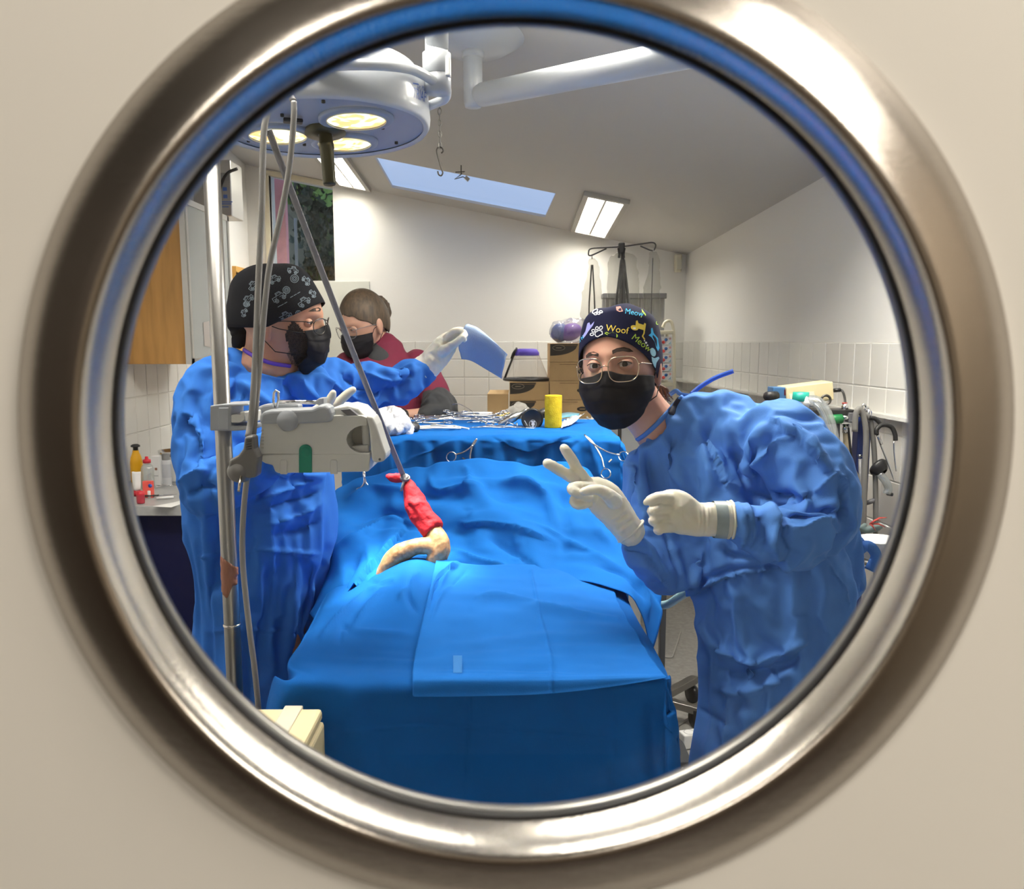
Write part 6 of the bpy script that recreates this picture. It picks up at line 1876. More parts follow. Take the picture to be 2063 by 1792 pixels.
floor_cable([(1404, 1512), (1385, 1508), (1374, 1520), (1374, 1540), (1378, 1560)], 'white lead trailing from the floor socket towards the door')
floor_cable([(1345, 1480), (1370, 1460), (1400, 1440)], 'grey lead running across the floor by the sheet', M_tubeg, .004)
floor_cable([(1310, 1312), (1335, 1322), (1352, 1325), (1358, 1315), (1372, 1270)], 'thin pale tube lying bent on the floor beyond the trolley base', mat('pale_tube', (.4, .39, .37), .5), .003)
MB().tube(spx([(1290, 1218, 2.2), (1318, 1221, 2.15), (1345, 1218, 2.1), (1366, 1205, 2.05), (1392, 1190, 2.0), (1420, 1180, 1.95)], 6), .011, 12).build('breathing_hose', mat('pale_teal_hose', (.30, .48, .52), .4), am)
# ================================================================== people
M_skin = mat('skin_light', (0.62, 0.37, 0.27), 0.5, noise=0.10, nscale=18, sss=0.12, bump=0.08, bscale=300, color2=(0.58, 0.29, 0.21))
M_skin2 = mat('skin_tan', (0.52, 0.28, 0.18), 0.5, noise=0.15, nscale=18, sss=0.1, bump=0.1, bscale=300, color2=(0.46, 0.20, 0.13))
M_skin3 = mat('skin_fair', (0.50, 0.28, 0.20), 0.5, noise=0.10, nscale=18, sss=0.1)
M_mask = mat('black_mask_fabric', (0.006, 0.006, 0.009), 0.65, spec=0.22)
M_glove = mat('cream_latex', (0.84, 0.81, 0.71), 0.42, noise=0.08, nscale=30, sss=0.08, color2=(0.82, 0.78, 0.63))
M_wire = mat('gold_wire', (0.62, 0.50, 0.36), 0.2, 1.0)
M_lens = clear_mat('spectacle_lens', (0.97, 0.98, 0.98), 0.03)
M_sclera = mat('eye_white', (0.70, 0.66, 0.63), 0.15)
M_iris = mat('dark_iris', (0.018, 0.010, 0.006), 0.08)
M_lid = M_skin

_ico = bmesh.new(); bmesh.ops.create_icosphere(_ico, subdivisions=6, radius=1.0)
ICO_V = np.array([v.co[:] for v in _ico.verts]); _ico.verts.index_update(); ICO_F = [tuple(v.index for v in f.verts) for f in _ico.faces]; _ico.free()

def head_local(jaw=1.0, nose=1.0):
    n = ICO_V.copy()
    x, y, z = n[:, 0], n[:, 1], n[:, 2]
    X = 0.076 * x
    Yl = np.where(y > 0, 0.090, 0.100) * y
    Z = np.where(z > 0, 0.118, 0.120) * z
    t = np.clip(-Z / 0.118, 0, 1)
    X = X * (1 - 0.30 * t ** 1.6 / jaw)
    back = np.clip(-Yl / 0.09, 0, 1)
    Yl = Yl * (1 - 0.62 * np.clip((t - .15), 0, 1) ** .8 * (Yl < 0))
    Z = Z + 0.035 * back * np.clip(t - .2, 0, 1)
    fr = np.clip(y, 0, 1)
    def g(cx, cz, sx, sz): return np.exp(-((X - cx) / sx) ** 2 - ((Z - cz) / sz) ** 2) * fr
    d = np.zeros(len(n))
    d += 0.012 * nose * g(0, -.012, .011, .022) + 0.021 * nose * g(0, -.040, .0125, .014)
    d += 0.004 * (g(.028, .021, .022, .010) + g(-.028, .021, .022, .010)) + .003 * g(0, .02, .02, .012)
    d -= 0.011 * (g(.031, -.001, .018, .012) + g(-.031, -.001, .018, .012))
    d += 0.004 * (g(.044, -.035, .020, .016) + g(-.044, -.035, .020, .016))
    d += 0.008 * g(0, -.108, .024, .016) * jaw + .006 * g(0, -.075, .022, .012)
    d += 0.004 * g(0, .06, .05, .03)
    Yl = Yl + d
    return np.stack([X, Yl, Z], 1)

class Head:
    def __init__(s, px, py, Y, f, roll=0.0, size=1.0):
        s.o = P(px, py, Y)
        f = Vector(f).normalized()
        up = Vector((0, 0, 1)); up = (up - f * up.dot(f)).normalized()
        left = up.cross(f) * -1            # person's left = f x up ... fixed below
        left = up.cross(f).normalized()
        q = Matrix.Rotation(roll, 3, f)
        up = q @ up; left = q @ left
        s.M = Matrix((left, f, up)).transposed() * size      # local x,y,z -> world
        s.size = size
    def w(s, p): return s.o + s.M @ Vector(p)
    def arr(s, a): return np.asarray(a) @ np.array(s.M).T + np.array(s.o)

def add_head(mb, H, jaw=1.0, nose=1.0, ears=True):
    mb.add([tuple(p) for p in H.arr(head_local(jaw, nose))], ICO_F, True)
    if ears:
        for sg in (-1, 1):
            R = H.M @ Euler((0.25, 0, sg * -.35)).to_matrix()
            mb.ell(H.w((sg * .0775, -.012, -.016)), (.0075, .019, .031), R, 16, 12)
            mb.ell(H.w((sg * .078, -.004, -.040)), (.0065, .010, .012), R, 12, 8)

def eyes(H, root, m_lid, look=(0, 1, 0), sep=.031, open_=.0048, ey=.0735):
    for sg in (-1, 1):
        c = H.w((sg * sep, ey, -.001)); lk_ = (H.M @ Vector(look)).normalized()
        e = MB().ell(c, (.0122 * H.size,) * 3, None, 24, 16).build('eyeball', M_sclera, root)
        mb = MB(); x, y, z = frame(lk_)
        mb.lathe(c, [(.0058 * H.size, .0110 * H.size), (.004 * H.size, .0119 * H.size), (0, .0126 * H.size)], lk_, 24)
        mb.build('iris', M_iris, e)
        # lids: a shell round the eyeball, open along an almond
        v = []; f = []
        nu, nv = 40, 24
        r = .0134
        for i in range(nv + 1):
            for j in range(nu + 1):
                a = (j / nu - .5) * math.radians(170); b = (i / nv - .5) * math.radians(150)
                v.append((r * 1.25 * math.sin(a) * math.cos(b), r * math.cos(a) * math.cos(b), r * math.sin(b)))
        def opening(p):
            xx = p[0] / .0152
            if abs(xx) >= 1: return False
            hgt = open_ * (1 - xx * xx)
            return -hgt * .8 - .0004 < p[2] - .0012 * sg * xx < hgt
        for i in range(nv):
            for j in range(nu):
                ids = (i * (nu + 1) + j, i * (nu + 1) + j + 1, (i + 1) * (nu + 1) + j + 1, (i + 1) * (nu + 1) + j)
                cx_ = [sum(v[k][t] for k in ids) / 4 for t in range(3)]
                if not opening(cx_): f.append(ids)
        mb = MB(); mb.add([H.w((sg * sep + p[0], ey + p[1], -.001 + p[2])) for p in v], f, True)
        mb.build('eyelid', m_lid, root)
        mb = MB()
        mb.tube([H.w((sg * sep + .0152 * t, ey + math.sqrt(max(.0, .0142 ** 2 - (.0125 * t) ** 2)) , -.0005 + open_ * (1 - t * t) + .0010 * sg * t)) for t in [k / 8 - 1 for k in range(17)]], .0009 * H.size, 6)
        mb.build('lashes', mat('dark_lash', (.02, .012, .01), .6), root)

def mask(H, root, pleat=.0022, w=1.0, top=-.022, lift=.0, low=-.132, thmax=74):
    nu, nv = 48, 40
    G = np.zeros((nv + 1, nu + 1, 3))
    for i in range(nv + 1):
        v = i / nv
        for j in range(nu + 1):
            u = (j / nu - .5) * 2
            th = u * math.radians(thmax - 14 * max(0, v - .6) / .4)
            zt = top + .010 * math.exp(-(u / .22) ** 2) - .006 * u * u + lift
            zb = low + .030 * u * u
            z = zt + (zb - zt) * v
            rx = (.0795 - .020 * max(0, v - .35) / .65) * w
            ry = .098 + .014 * math.sin(math.pi * min(1, v * 1.25)) - .035 * max(0, v - .72) / .28
            nose = .012 * math.exp(-(u / .16) ** 2) * math.exp(-((v - .08) / .22) ** 2)
            pl = pleat * (((v * 4.2) % 1.0) - .5) * (1 if .12 < v < .85 else .3)
            G[i, j] = (rx * math.sin(th), (ry + nose + pl) * math.cos(th) ** .85 if math.cos(th) > 0 else 0, z)
    W = H.arr(G.reshape(-1, 3)).reshape(nv + 1, nu + 1, 3)
    o = grid_mesh('face_mask', W, M_mask, root, .0010)
    c = get_co(o.data); n = get_no(o.data)
    h = ridged(c, 26, 2) * .0035
    set_co(o.data, c + n * h[:, None])
    # ear loops
    for sg in (-1, 1):
        a = G[3, nu if sg > 0 else 0]; b = G[int(nv * .72), nu if sg > 0 else 0]
        e = (sg * .080, -.014, -.010)
        MB().tube([H.w(a), H.w((sg * .0795, .020, -.030 + .012)), H.w(e)], .0012, 6).build('ear_loop', M_mask, o)
        MB().tube([H.w(b), H.w((sg * .0775, .015, -.070)), H.w((sg * .079, -.012, -.046))], .0012, 6).build('ear_loop', M_mask, o)
    return o

def cap_shell(H, root, name, m, c, r, brim, n=72, rows=34, thick=.0016, puff=None, sq=1.0):
    v = np.zeros((rows + 1, n + 1, 3))
    for k in range(n + 1):
        a = 2 * math.pi * k / n
        # elevation of the brim for this direction
        e = 0.0
        for _ in range(25):
            y = c[1] + r[1] * math.sin(a) * math.cos(e)
            z = brim(y, c[0] + r[0] * math.cos(a) * math.cos(e))
            e = math.asin(max(-.9, min(.95, (z - c[2]) / r[2])))
        for i in range(rows + 1):
            el = e + (math.pi / 2 - e) * (i / rows)
            tt = i / rows; ex_ = 1 - (1 - sq) * min(1, tt * 2.2)
            sn = math.sin(el); ce_ = max(0.0, math.cos(el)) ** ex_
            p = np.array((c[0] + r[0] * math.cos(a) * ce_, c[1] + r[1] * math.sin(a) * ce_, c[2] + r[2] * (sn ** ex_ if sn > 0 else sn)))
            if puff: p = p + np.array(puff(p, i / rows))
            v[i, k] = p
    W = H.arr(v.reshape(-1, 3)).reshape(rows + 1, n + 1, 3)
    mb = MB(); w = n + 1
    mb.add(W.reshape(-1, 3), [(i * w + j, i * w + j + 1, (i + 1) * w + j + 1, (i + 1) * w + j) for i in range(rows) for j in range(n)], True)
    o = mb.build(name, m, root)
    md = o.modifiers.new('t', 'SOLIDIFY'); md.thickness = thick; md.offset = -1
    return o

def spectacles(H, root, half=.0265, hgt=.021, sep=.034, y=.098, z=-.004, m=M_wire, sq=3.0, rad=.0011, lens=True):
    g = None
    for sg in (-1, 1):
        pts = []
        for k in range(36):
            a = 2 * math.pi * k / 36
            ca, sa = math.cos(a), math.sin(a)
            x = half * math.copysign(abs(ca) ** (2 / sq), ca); zz = hgt * math.copysign(abs(sa) ** (2 / sq), sa)
            if zz < 0: x *= (1 - .10 * (-zz / hgt))
            pts.append(H.w((sg * sep + x, y - .28 * abs(sg * sep + x) ** 2 / .06, z + zz)))
        fr_ = MB().tube(pts, rad, 8, closed=True).build('rim', m, root)
        if g is None: g = fr_
        if lens:
            mb = MB(); mb.add(pts, [tuple(range(36))]); mb.build('lens', M_lens, fr_)
        MB().tube([H.w((sg * (sep + half), y - .28 * (sep + half) ** 2 / .06, z + .008)), H.w((sg * .068, y - .028, z + .010)), H.w((sg * .0775, .03, z + .006)), H.w((sg * .081, -.02, z - .004))], rad, 8).build('temple', m, fr_)
        MB().ell(H.w((sg * .010, y - .012, z - .006)), (.002, .003, .005), None, 10, 8).build('nose_pad', M_lens, fr_)
    MB().tube([H.w((-.0085, y, z + .006)), H.w((0, y + .003, z + .009)), H.w((.0085, y, z + .006))], rad, 8).build('bridge', m, root)

def scale_r(pts, k): return [(p[0], p[1], p[2], p[3] * k, *( [p[4] * k] if len(p) > 4 else [])) for p in pts]

def skin_patch(src, poly, lift, m, name, parent, rough=.0):
    """a thin layer (beard, hair) grown from the skin inside an outline"""
    me = src.data; co = get_co(me); no = get_no(me); q = project(co)
    view = co - np.array(CAM); view /= np.linalg.norm(view, axis=1)[:, None]
    fac = -(view * no).sum(1)
    def inside(p):
        x, y = p[:, 0], p[:, 1]; r = np.zeros(len(p), bool); n = len(poly)
        j = n - 1
        for i in range(n):
            xi, yi = poly[i]; xj, yj = poly[j]
            cnd = ((yi > y) != (yj > y)) & (x < (xj - xi) * (y - yi) / (yj - yi + 1e-12) + xi)
            r ^= cnd; j = i
        return r
    ok = inside(q) & (fac > -.1)
    idx = -np.ones(len(co), int); sel = np.where(ok)[0]; idx[sel] = np.arange(len(sel))
    f = [tuple(int(idx[i]) for i in p.vertices) for p in me.polygons if all(ok[i] for i in p.vertices)]
    jit = lift * (1 + .5 * pnoise(co[sel] * 160))
    v = co[sel] + no[sel] * jit[:, None]
    mb = MB(); mb.add(v, f, True)
    return mb.build(name, m, parent)

def drape_gown(o, folds, u, big=.26, small=.08, sscale=5):
    buckle(o.data, big, u, .22, 150, .006, .040, sscale)
    o.data = subsurf(o.data, 1)
    buckle(o.data, small, u, .5, 30, .02, .004, 14)
    o.data = subsurf(o.data, 1)
    apply_folds(o.data, [(f[0], f[1], f[2] * .6, f[3]) for f in folds], scale=1.25)
# ------------------------------------------------------------------ person bending in from the right, making a V sign
HW = Head(1249, 733, 1.72, (-0.38, -0.91, 0.0), math.radians(4))
wo = empty('person', (0.52, 1.66, 0), 'person in blue gown, printed cap and black mask, bending in with a V sign', 'person')
mb = MB(); add_head(mb, HW, jaw=.95, nose=.95)
tpx(mb, [(1268, 790, 1.755, 50, 52), (1305, 838, 1.76, 47, 50), (1345, 885, 1.76, 55, 55), (1365, 912, 1.755, 50, 50)])
T_W = [(1352, 900, 1.755, 60, 62), (1405, 945, 1.74, 112, 92), (1470, 1010, 1.715, 148, 108), (1522, 1090, 1.695, 165, 112), (1548, 1180, 1.68, 168, 112), (1556, 1280, 1.67, 160, 110), (1556, 1400, 1.66, 152, 112), (1550, 1530, 1.66, 152, 115), (1545, 1700, 1.66, 155, 118)]
AR_W = [(1470, 880, 1.70, 60), (1560, 885, 1.645, 72), (1625, 940, 1.58, 78), (1660, 1015, 1.52, 70)]
FR_W = [(1664, 1035, 1.51, 66), (1625, 1075, 1.475, 68), (1560, 1075, 1.455, 60), (1505, 1055, 1.45, 46), (1484, 1048, 1.445, 40)]
AL_W = [(1300, 940, 1.735, 46), (1300, 1010, 1.71, 52), (1318, 1080, 1.68, 50), (1345, 1145, 1.645, 44)]
FL_W = [(1350, 1160, 1.64, 38), (1325, 1150, 1.62, 40), (1295, 1120, 1.60, 38), (1270, 1088, 1.58, 33)]
for T, k in ((T_W[1:6], .5), (AR_W, .34), (FR_W, .34), (AL_W, .25), (FL_W, .36)): tpx(mb, scale_r(T, k))
hip = P(1555, 1350, 1.67)
for sx in (-.045, .045):
    a = Vector((hip.x + sx, 1.67, .92)); mb.tube([a, a + V(0, -.01, -.42), a + V(0, .0, -.84)], [.045, .04, .034], 16)
    mb.ell(a + V(0, -.05, -.875), (.042, .12, .04), None, 16, 10)
wb = remesh('body', mb, .0033, M_skin, wo, smooth=2)
eyes(HW, wo, M_skin, look=(.18, 1, .0), open_=.0056)
hb = bvh_of([wb])
M_brow = mat('dark_brow', (.035, .02, .015), .8)
print_on('eyebrow', hb, [[(1181, 717), (1187, 711), (1197, 709), (1207, 713), (1206, 719), (1196, 716), (1188, 718), (1182, 722)]], M_brow, wo, .0012)
print_on('eyebrow', hb, [[(1233, 707), (1243, 702), (1257, 700), (1268, 703), (1276, 709), (1266, 710), (1255, 708), (1243, 710), (1234, 714)]], M_brow, wo, .0012)
wm_ = mask(HW, wo, w=1.03)
spectacles(HW, wo, half=.0285, hgt=.0245, sep=.0345, y=.113, z=-.010, sq=3.2)
# hair at the nape
for k, (a, b) in enumerate([((1322, 770, 1.80), (1318, 790, 1.79)), ((1328, 778, 1.82), (1322, 800, 1.80))]):
    pass
mbh = MB()
for k in range(14):
    x = 1322 + k * 2.0; mbh.tube([P(x - 4, 770 + k, 1.80), P(x, 792 + (k % 4) * 4, 1.81), P(x + 8, 800 + (k % 3) * 5, 1.82)], [.003, .0025, .001], 6)
mbh.build('hair', mat('brown_hair', (.10, .05, .03), .6), wo)
# printed cap
M_cap = mat('navy_cap_cotton', (0.006, 0.008, 0.034), 0.9, spec=.2)
def brim_w(y, x): 
    return -.020 + .86 * max(0, y - .0) ** 1.0 + .35 * min(0, y) - .22 * max(0, x)
cap = cap_shell(HW, wo, 'scrub_cap', M_cap, (0, -.008, .010), (.0865, .106, .111), brim_w, sq=.66,
                puff=lambda p, t: (0.004 * math.sin(p[1] * 70) * t, 0, .003 * math.sin(p[0] * 90) * t))
cb = bvh_of([cap])
def C(nm, hexc):
    return mat('print_' + nm, tuple(((int(hexc[i:i + 2], 16) / 255) ** 2.2) for i in (0, 2, 4)), .8)
cY, cG, cB, cL, cWt, cP = C('yellow', 'ebcf55'), C('lime', 'b6d84a'), C('sky', '3fb4e6'), C('lilac', '9a9be0'), C('white', 'e8ecf2'), C('pale', 'a9dcea')
print_on('cap_lettering', cb, text_px('Woof', 1220, 667, 19, 8), cY, cap)
print_on('cap_lettering', cb, text_px('Meow', 1271, 682, 18, 38), cG, cap)
print_on('cap_lettering', cb, text_px('Meow', 1258, 632, 15, 10), cB, cap)
print_on('cap_lettering', cb, [[(2 * 1300 - x, 2 * 630 - y) for x, y in p] for p in text_px('W', 1291, 640, 22, -14)] , cG, cap)
print_on('cap_lettering', cb, text_px('ow', 1167, 692, 13, -45), cB, cap)
# paw print, ball of wool, cat, dog shapes
def ring(cx, cy, rx, ry, rot, w=1.6): 
    c = circ(cx, cy, rx, ry, 14, rot); return stroke(c + [c[0]], w)
paw = ring(1193, 674, 3.6, 2.4, -.2) + ring(1196, 667, 3.4, 2.6, .3) + ring(1203, 662, 2.6, 3.4, .3) + ring(1211, 661, 2.8, 3.6, .5)
pad = [(1200, 670), (1207, 666), (1213, 668), (1214, 674), (1209, 676), (1205, 679), (1201, 678), (1199, 674)]
print_on('cap_paw_print', cb, paw + stroke(pad + [pad[0]], 1.6), cWt, cap)
paw2 = ring(1199, 628, 6, 3, -.6) + ring(1200, 633, 3, 2, 0) + ring(1206, 632, 3, 2, .2) + ring(1211, 629, 3, 2, .2)
print_on('cap_paw_print', cb, paw2, cWt, cap)
print_on('cap_wool_ball', cb, [circ(1234, 677, 10.5, 6.5, 18)] + stroke([(1224, 675), (1219, 672), (1222, 670), (1226, 672)], 1.4), cG, cap)
print_on('cap_wool_ball', cb, [circ(1326, 668, 6, 11, 18)] + ring(1324, 651, 2.6, 3.2, 0, 1.3), cG, cap)
print_on('cap_cat_print', cb, [circ(1278, 661, 8, 5, 14, .3), [(1281, 647), (1284, 646), (1286, 652), (1296, 655), (1298, 651), (1301, 653), (1299, 667), (1294, 665), (1284, 662), (1280, 656)]] + stroke([(1298, 662), (1297, 672), (1294, 678), (1298, 684)], 2.6), cY, cap)
print_on('cap_cat_print', cb, [circ(1278, 662, 3, 1.8, 10)], cWt, cap)
print_on('cap_dog_print', cb, [[(1311, 662), (1314, 661), (1316, 671), (1320, 676), (1325, 682), (1326, 690), (1328, 702), (1325, 708), (1321, 700), (1319, 690), (1312, 680), (1306, 676), (1311, 672)]], cB, cap)
print_on('cap_dog_print', cb, [circ(1315, 710, 5.5, 9, 16, -.3), [(1312, 719), (1318, 722), (1326, 719), (1328, 722), (1322, 731), (1320, 742), (1317, 738), (1313, 728)]], cP, cap)
print_on('cap_dog_print', cb, [[(1180, 668), (1184, 652), (1188, 650), (1190, 656), (1198, 648), (1195, 656), (1186, 668), (1181, 676), (1176, 682), (1174, 678)]], cL, cap)
print_on('cap_patch_print', cb, [[(1241, 619), (1250, 618), (1255, 628), (1248, 629), (1242, 626)]], C('salmon', 'c9857a'), cap)
print_on('cap_patch_print', cb, [[(1240, 614), (1246, 612), (1253, 611), (1252, 619), (1247, 617), (1238, 616)]], cY, cap)
print_on('cap_patch_print', cb, [[(1176, 698), (1180, 695), (1184, 697), (1190, 692), (1192, 695), (1184, 700), (1177, 702)]], cG, cap)
print_on('cap_dot_print', cb, [circ(1301, 691, 2.2), circ(1304, 696, 1.6), circ(1298, 687, 1.4)], cWt, cap)

# gown
mb = MB()
for T in (T_W, AR_W, FR_W, AL_W, FL_W): tpx(mb, T)
tpx(mb, [(1304, 916, 1.71, 26), (1327, 899, 1.715, 30), (1352, 877, 1.72, 33), (1377, 852, 1.725, 35), (1404, 830, 1.735, 36)])
tpx(mb, [(1420, 860, 1.73, 62), (1520, 862, 1.70, 58), (1610, 905, 1.68, 60), (1665, 985, 1.68, 60), (1690, 1090, 1.68, 45), (1700, 1180, 1.69, 40)])
gw = remesh('gown', mb, .020, M_gown2, wo, smooth=2)
WF = [
    ('r', 16, 16, [(1330, 870), (1360, 940), (1390, 1000)]), ('r', 14, 18, [(1395, 850), (1420, 920), (1440, 985)]),
    ('r', -16, 14, [(1300, 900), (1320, 980), (1330, 1060)]), ('t', 18, 10, [(1410, 885), (1440, 930), (1460, 975), (1500, 990)]),
    ('r', 20, 18, [(1545, 850), (1520, 900), (1510, 960), (1512, 985)]), ('r', -16, 12, [(1470, 900), (1495, 950), (1508, 985)]),
    ('s', 18, 9, [(1515, 985), (1540, 920), (1580, 890), (1620, 890)]), ('r', 16, 16, [(1560, 850), (1620, 890), (1680, 960)]),
    ('t', 20, 8, [(1545, 840), (1600, 880), (1640, 925), (1672, 962)]), ('s', -22, 9, [(1505, 990), (1560, 1002), (1620, 1000), (1670, 968)]),
    ('s', 20, 9, [(1690, 935), (1672, 965), (1640, 990), (1590, 1005)]), ('r', -14, 12, [(1690, 965), (1700, 1010), (1690, 1060)]),
    ('s', 18, 9, [(1682, 942), (1702, 985), (1706, 1030)]), ('s', -20, 8, [(1560, 1030), (1610, 1038), (1660, 1030), (1705, 1035)]),
    ('s', 16, 8, [(1545, 1045), (1600, 1068), (1660, 1050), (1700, 1048)]), ('r', 14, 12, [(1500, 1010), (1520, 1060), (1510, 1110)]),
    ('s', 22, 9, [(1530, 995), (1555, 1050), (1560, 1100), (1590, 1140)]), ('s', -22, 8, [(1510, 1000), (1530, 1050), (1535, 1110)]),
    ('s', 18, 8, [(1485, 1010), (1500, 1060), (1490, 1110)]), ('s', -18, 8, [(1570, 1040), (1585, 1090), (1600, 1125)]),
    ('r', 14, 16, [(1640, 1090), (1600, 1130), (1560, 1140)]), ('r', -18, 14, [(1385, 1190), (1470, 1150), (1560, 1140), (1640, 1100)]),
    ('t', 20, 10, [(1372, 1212), (1460, 1165), (1540, 1150), (1600, 1145)]),
    ('s', 14, 9, [(1420, 1290), (1480, 1325), (1540, 1330), (1640, 1285)]), ('r', -14, 14, [(1430, 1340), (1500, 1360), (1580, 1340), (1640, 1300)]),
    ('r', 14, 16, [(1430, 1380), (1500, 1395), (1600, 1350)]), ('s', -8, 6, [(1403, 1425), (1440, 1450), (1475, 1465)]),
    ('r', 10, 20, [(1400, 1240), (1440, 1300), (1500, 1340)]), ('s', 10, 6, [(1640, 1100), (1690, 1170), (1715, 1260)]),
    ('s', -12, 8, [(1330, 1000), (1345, 1080), (1370, 1160)]), ('s', 12, 8, [(1275, 930), (1290, 1000), (1310, 1080)]),
    ('s', -14, 8, [(1260, 1105), (1300, 1120), (1330, 1150)]), ('s', 12, 8, [(1280, 1140), (1310, 1145), (1350, 1190)]),
    ('r', 12, 12, [(1420, 1100), (1400, 1150), (1385, 1200)]), ('r', -12, 12, [(1450, 1095), (1470, 1120), (1530, 1130)]),
]
drape_gown(gw, WF, (-.35, 0, .9))
# neck binding, dark shirt under it, ties
gbv = bvh_of([gw, wb])
MB().tube(path_on(gbv, [(1281, 889), (1300, 876), (1322, 856), (1345, 832), (1362, 812), (1378, 798)], .002), .0055, 8, flat=.5, hint=(0, 1, 0)).build('neck_binding', M_gown2, gw)
MB().tube(path_on(gbv, [(1352, 836), (1361, 818), (1371, 803)], .001), .007, 10, flat=.5, hint=(0, 1, 0)).build('undershirt', mat('navy_shirt', (.012, .014, .035), .8), wo)
def ribbon(name, pts, w, m, parent, hint=(0, 0, 1)):
    q = spx(pts, 8); mb = MB(); v = []; f = []
    for i, p in enumerate(q):
        t = (q[min(i + 1, len(q) - 1)] - q[max(i - 1, 0)]).normalized()
        s = t.cross((CAM - p).normalized()).normalized() * (w * mpp(p.y) / 2)
        v += [p - s, p + s]
    f = [(2 * i, 2 * i + 1, 2 * i + 3, 2 * i + 2) for i in range(len(q) - 1)]
    mb.add(v, f, True); o = mb.build(name, m, parent)
    md = o.modifiers.new('t', 'SOLIDIFY'); md.thickness = .0015
    return o
M_tie = mat('royal_blue_tie', (0.02, 0.10, 0.55), .6)
ribbon('tie_string', [(1392, 795, 1.75), (1410, 780, 1.76), (1440, 762, 1.77), (1477, 748, 1.78)], 9, M_tie, gw)
ribbon('tie_string', [(1350, 795, 1.78), (1362, 788, 1.77), (1372, 795, 1.76), (1390, 798, 1.75)], 9, M_gown2, gw)
ribbon('tie_string', [(1700, 1110, 1.68), (1728, 1088, 1.67), (1735, 1105, 1.665), (1715, 1130, 1.67)], 16, M_gown2, gw)
ribbon('tie_string', [(1712, 1128, 1.67), (1745, 1100, 1.66), (1765, 1120, 1.655), (1752, 1150, 1.65)], 22, M_gown2, gw)
ribbon('tie_string', [(1710, 1130, 1.67), (1725, 1165, 1.66), (1738, 1190, 1.66)], 14, M_gown2, gw)

# V-sign hand
def fing(mb, pts): tpx(mb, pts, 14, 4)
mb = MB()
fing(mb, [(1103, 934, 1.515, 9.6), (1116, 941, 1.52, 10.6), (1133, 951, 1.528, 11.2), (1152, 963, 1.535, 12), (1172, 977, 1.545, 13)])
fing(mb, [(1137, 904, 1.53, 9.4), (1145, 916, 1.532, 10.4), (1156, 933, 1.536, 10.8), (1168, 954, 1.542, 12), (1182, 975, 1.55, 14)])
fing(mb, [(1196, 984, 1.545, 11), (1172, 981, 1.520, 10.6), (1152, 983, 1.512, 10), (1158, 992, 1.505, 9.4), (1188, 1003, 1.515, 8.5)])
fing(mb, [(1196, 1003, 1.545, 11), (1176, 1003, 1.525, 10), (1156, 1008, 1.518, 9.6), (1164, 1018, 1.512, 9), (1186, 1016, 1.522, 8)])
fing(mb, [(1238, 1010, 1.530, 17), (1222, 995, 1.512, 13), (1204, 987, 1.497, 10.4), (1188, 988, 1.490, 9.6), (1176, 991, 1.488, 8.2)])
tpx(mb, [(1178, 980, 1.553, 20, 12), (1196, 990, 1.552, 32, 15), (1216, 1005, 1.553, 37, 18), (1236, 1028, 1.557, 35, 21), (1256, 1054, 1.565, 31, 25), (1270, 1073, 1.575, 31, 28)])
gl = remesh('glove', mb, .0022, M_glove, wo, smooth=3)
apply_folds(gl.data, [('s', 2.0, 2.5, [(1205, 1000), (1220, 997), (1232, 990)]), ('s', 2.0, 2.5, [(1212, 1006), (1228, 1003), (1239, 997)]), ('s', -2, 2.5, [(1200, 1002), (1215, 1015), (1232, 1018)]),
    ('s', 2.2, 3, [(1228, 1050), (1245, 1040), (1262, 1025)]), ('s', 2.2, 3, [(1238, 1062), (1252, 1050), (1272, 1040)]), ('s', 2.5, 3, [(1246, 1072), (1262, 1062), (1280, 1048)]), ('s', -2, 2.5, [(1233, 1057), (1250, 1045), (1266, 1033)]), ('s', -2.2, 2.5, [(1243, 1068), (1258, 1056), (1276, 1043)]), ('s', -1.2, 2, [(1158, 936), (1166, 930)]), ('s', -1.2, 2, [(1172, 970), (1178, 985)])])
crumple(gl.data, .0025, 45, 2)
tag(gl, 'cream latex glove with two fingers raised in a V')
def cuff_ring(pts, r, parent):
    MB().tube(pts, r, 8, closed=True).build('glove_cuff', M_glove, parent)
def ring_px(cx, cy, Y, ra, rb, ang, n=28):
    c = P(cx, cy, Y); k = mpp(Y); a = math.radians(ang)
    u = (RIGHT * math.cos(a) + UPV * math.sin(a)); d = FWD
    return [c + u * (math.cos(t) * ra * k) + d * (math.sin(t) * rb * k) for t in [2 * math.pi * j / n for j in range(n)]]
cuff_ring(ring_px(1271, 1071, 1.575, 32.5, 29, 41), .0028, gl)

# clenched fist
mb = MB()
fing(mb, [(1352, 1006, 1.400, 14), (1330, 1004, 1.385, 13), (1312, 1008, 1.378, 10.5), (1301, 1013, 1.380, 6)])
for (yy, x0, x1, dy) in ((1028, 1309, 1350, 0), (1047, 1312, 1352, 0), (1065, 1322, 1354, 0)):
    fing(mb, [(x1, yy - 3, 1.395, 12), (x0 + 18, yy - 2, 1.378, 11), (x0 + 4, yy + 2, 1.372, 10), (x0 + 6, yy + 5, 1.395, 9)])
tpx(mb, [(1325, 1036, 1.405, 26, 18), (1342, 1030, 1.400, 40, 20), (1360, 1030, 1.400, 44, 22), (1382, 1040, 1.405, 40, 24), (1405, 1047, 1.412, 34.5, 27), (1440, 1047, 1.425, 35, 30), (1474, 1048, 1.437, 37, 32)])
gl2 = remesh('glove', mb, .0022, M_glove, wo, smooth=3)
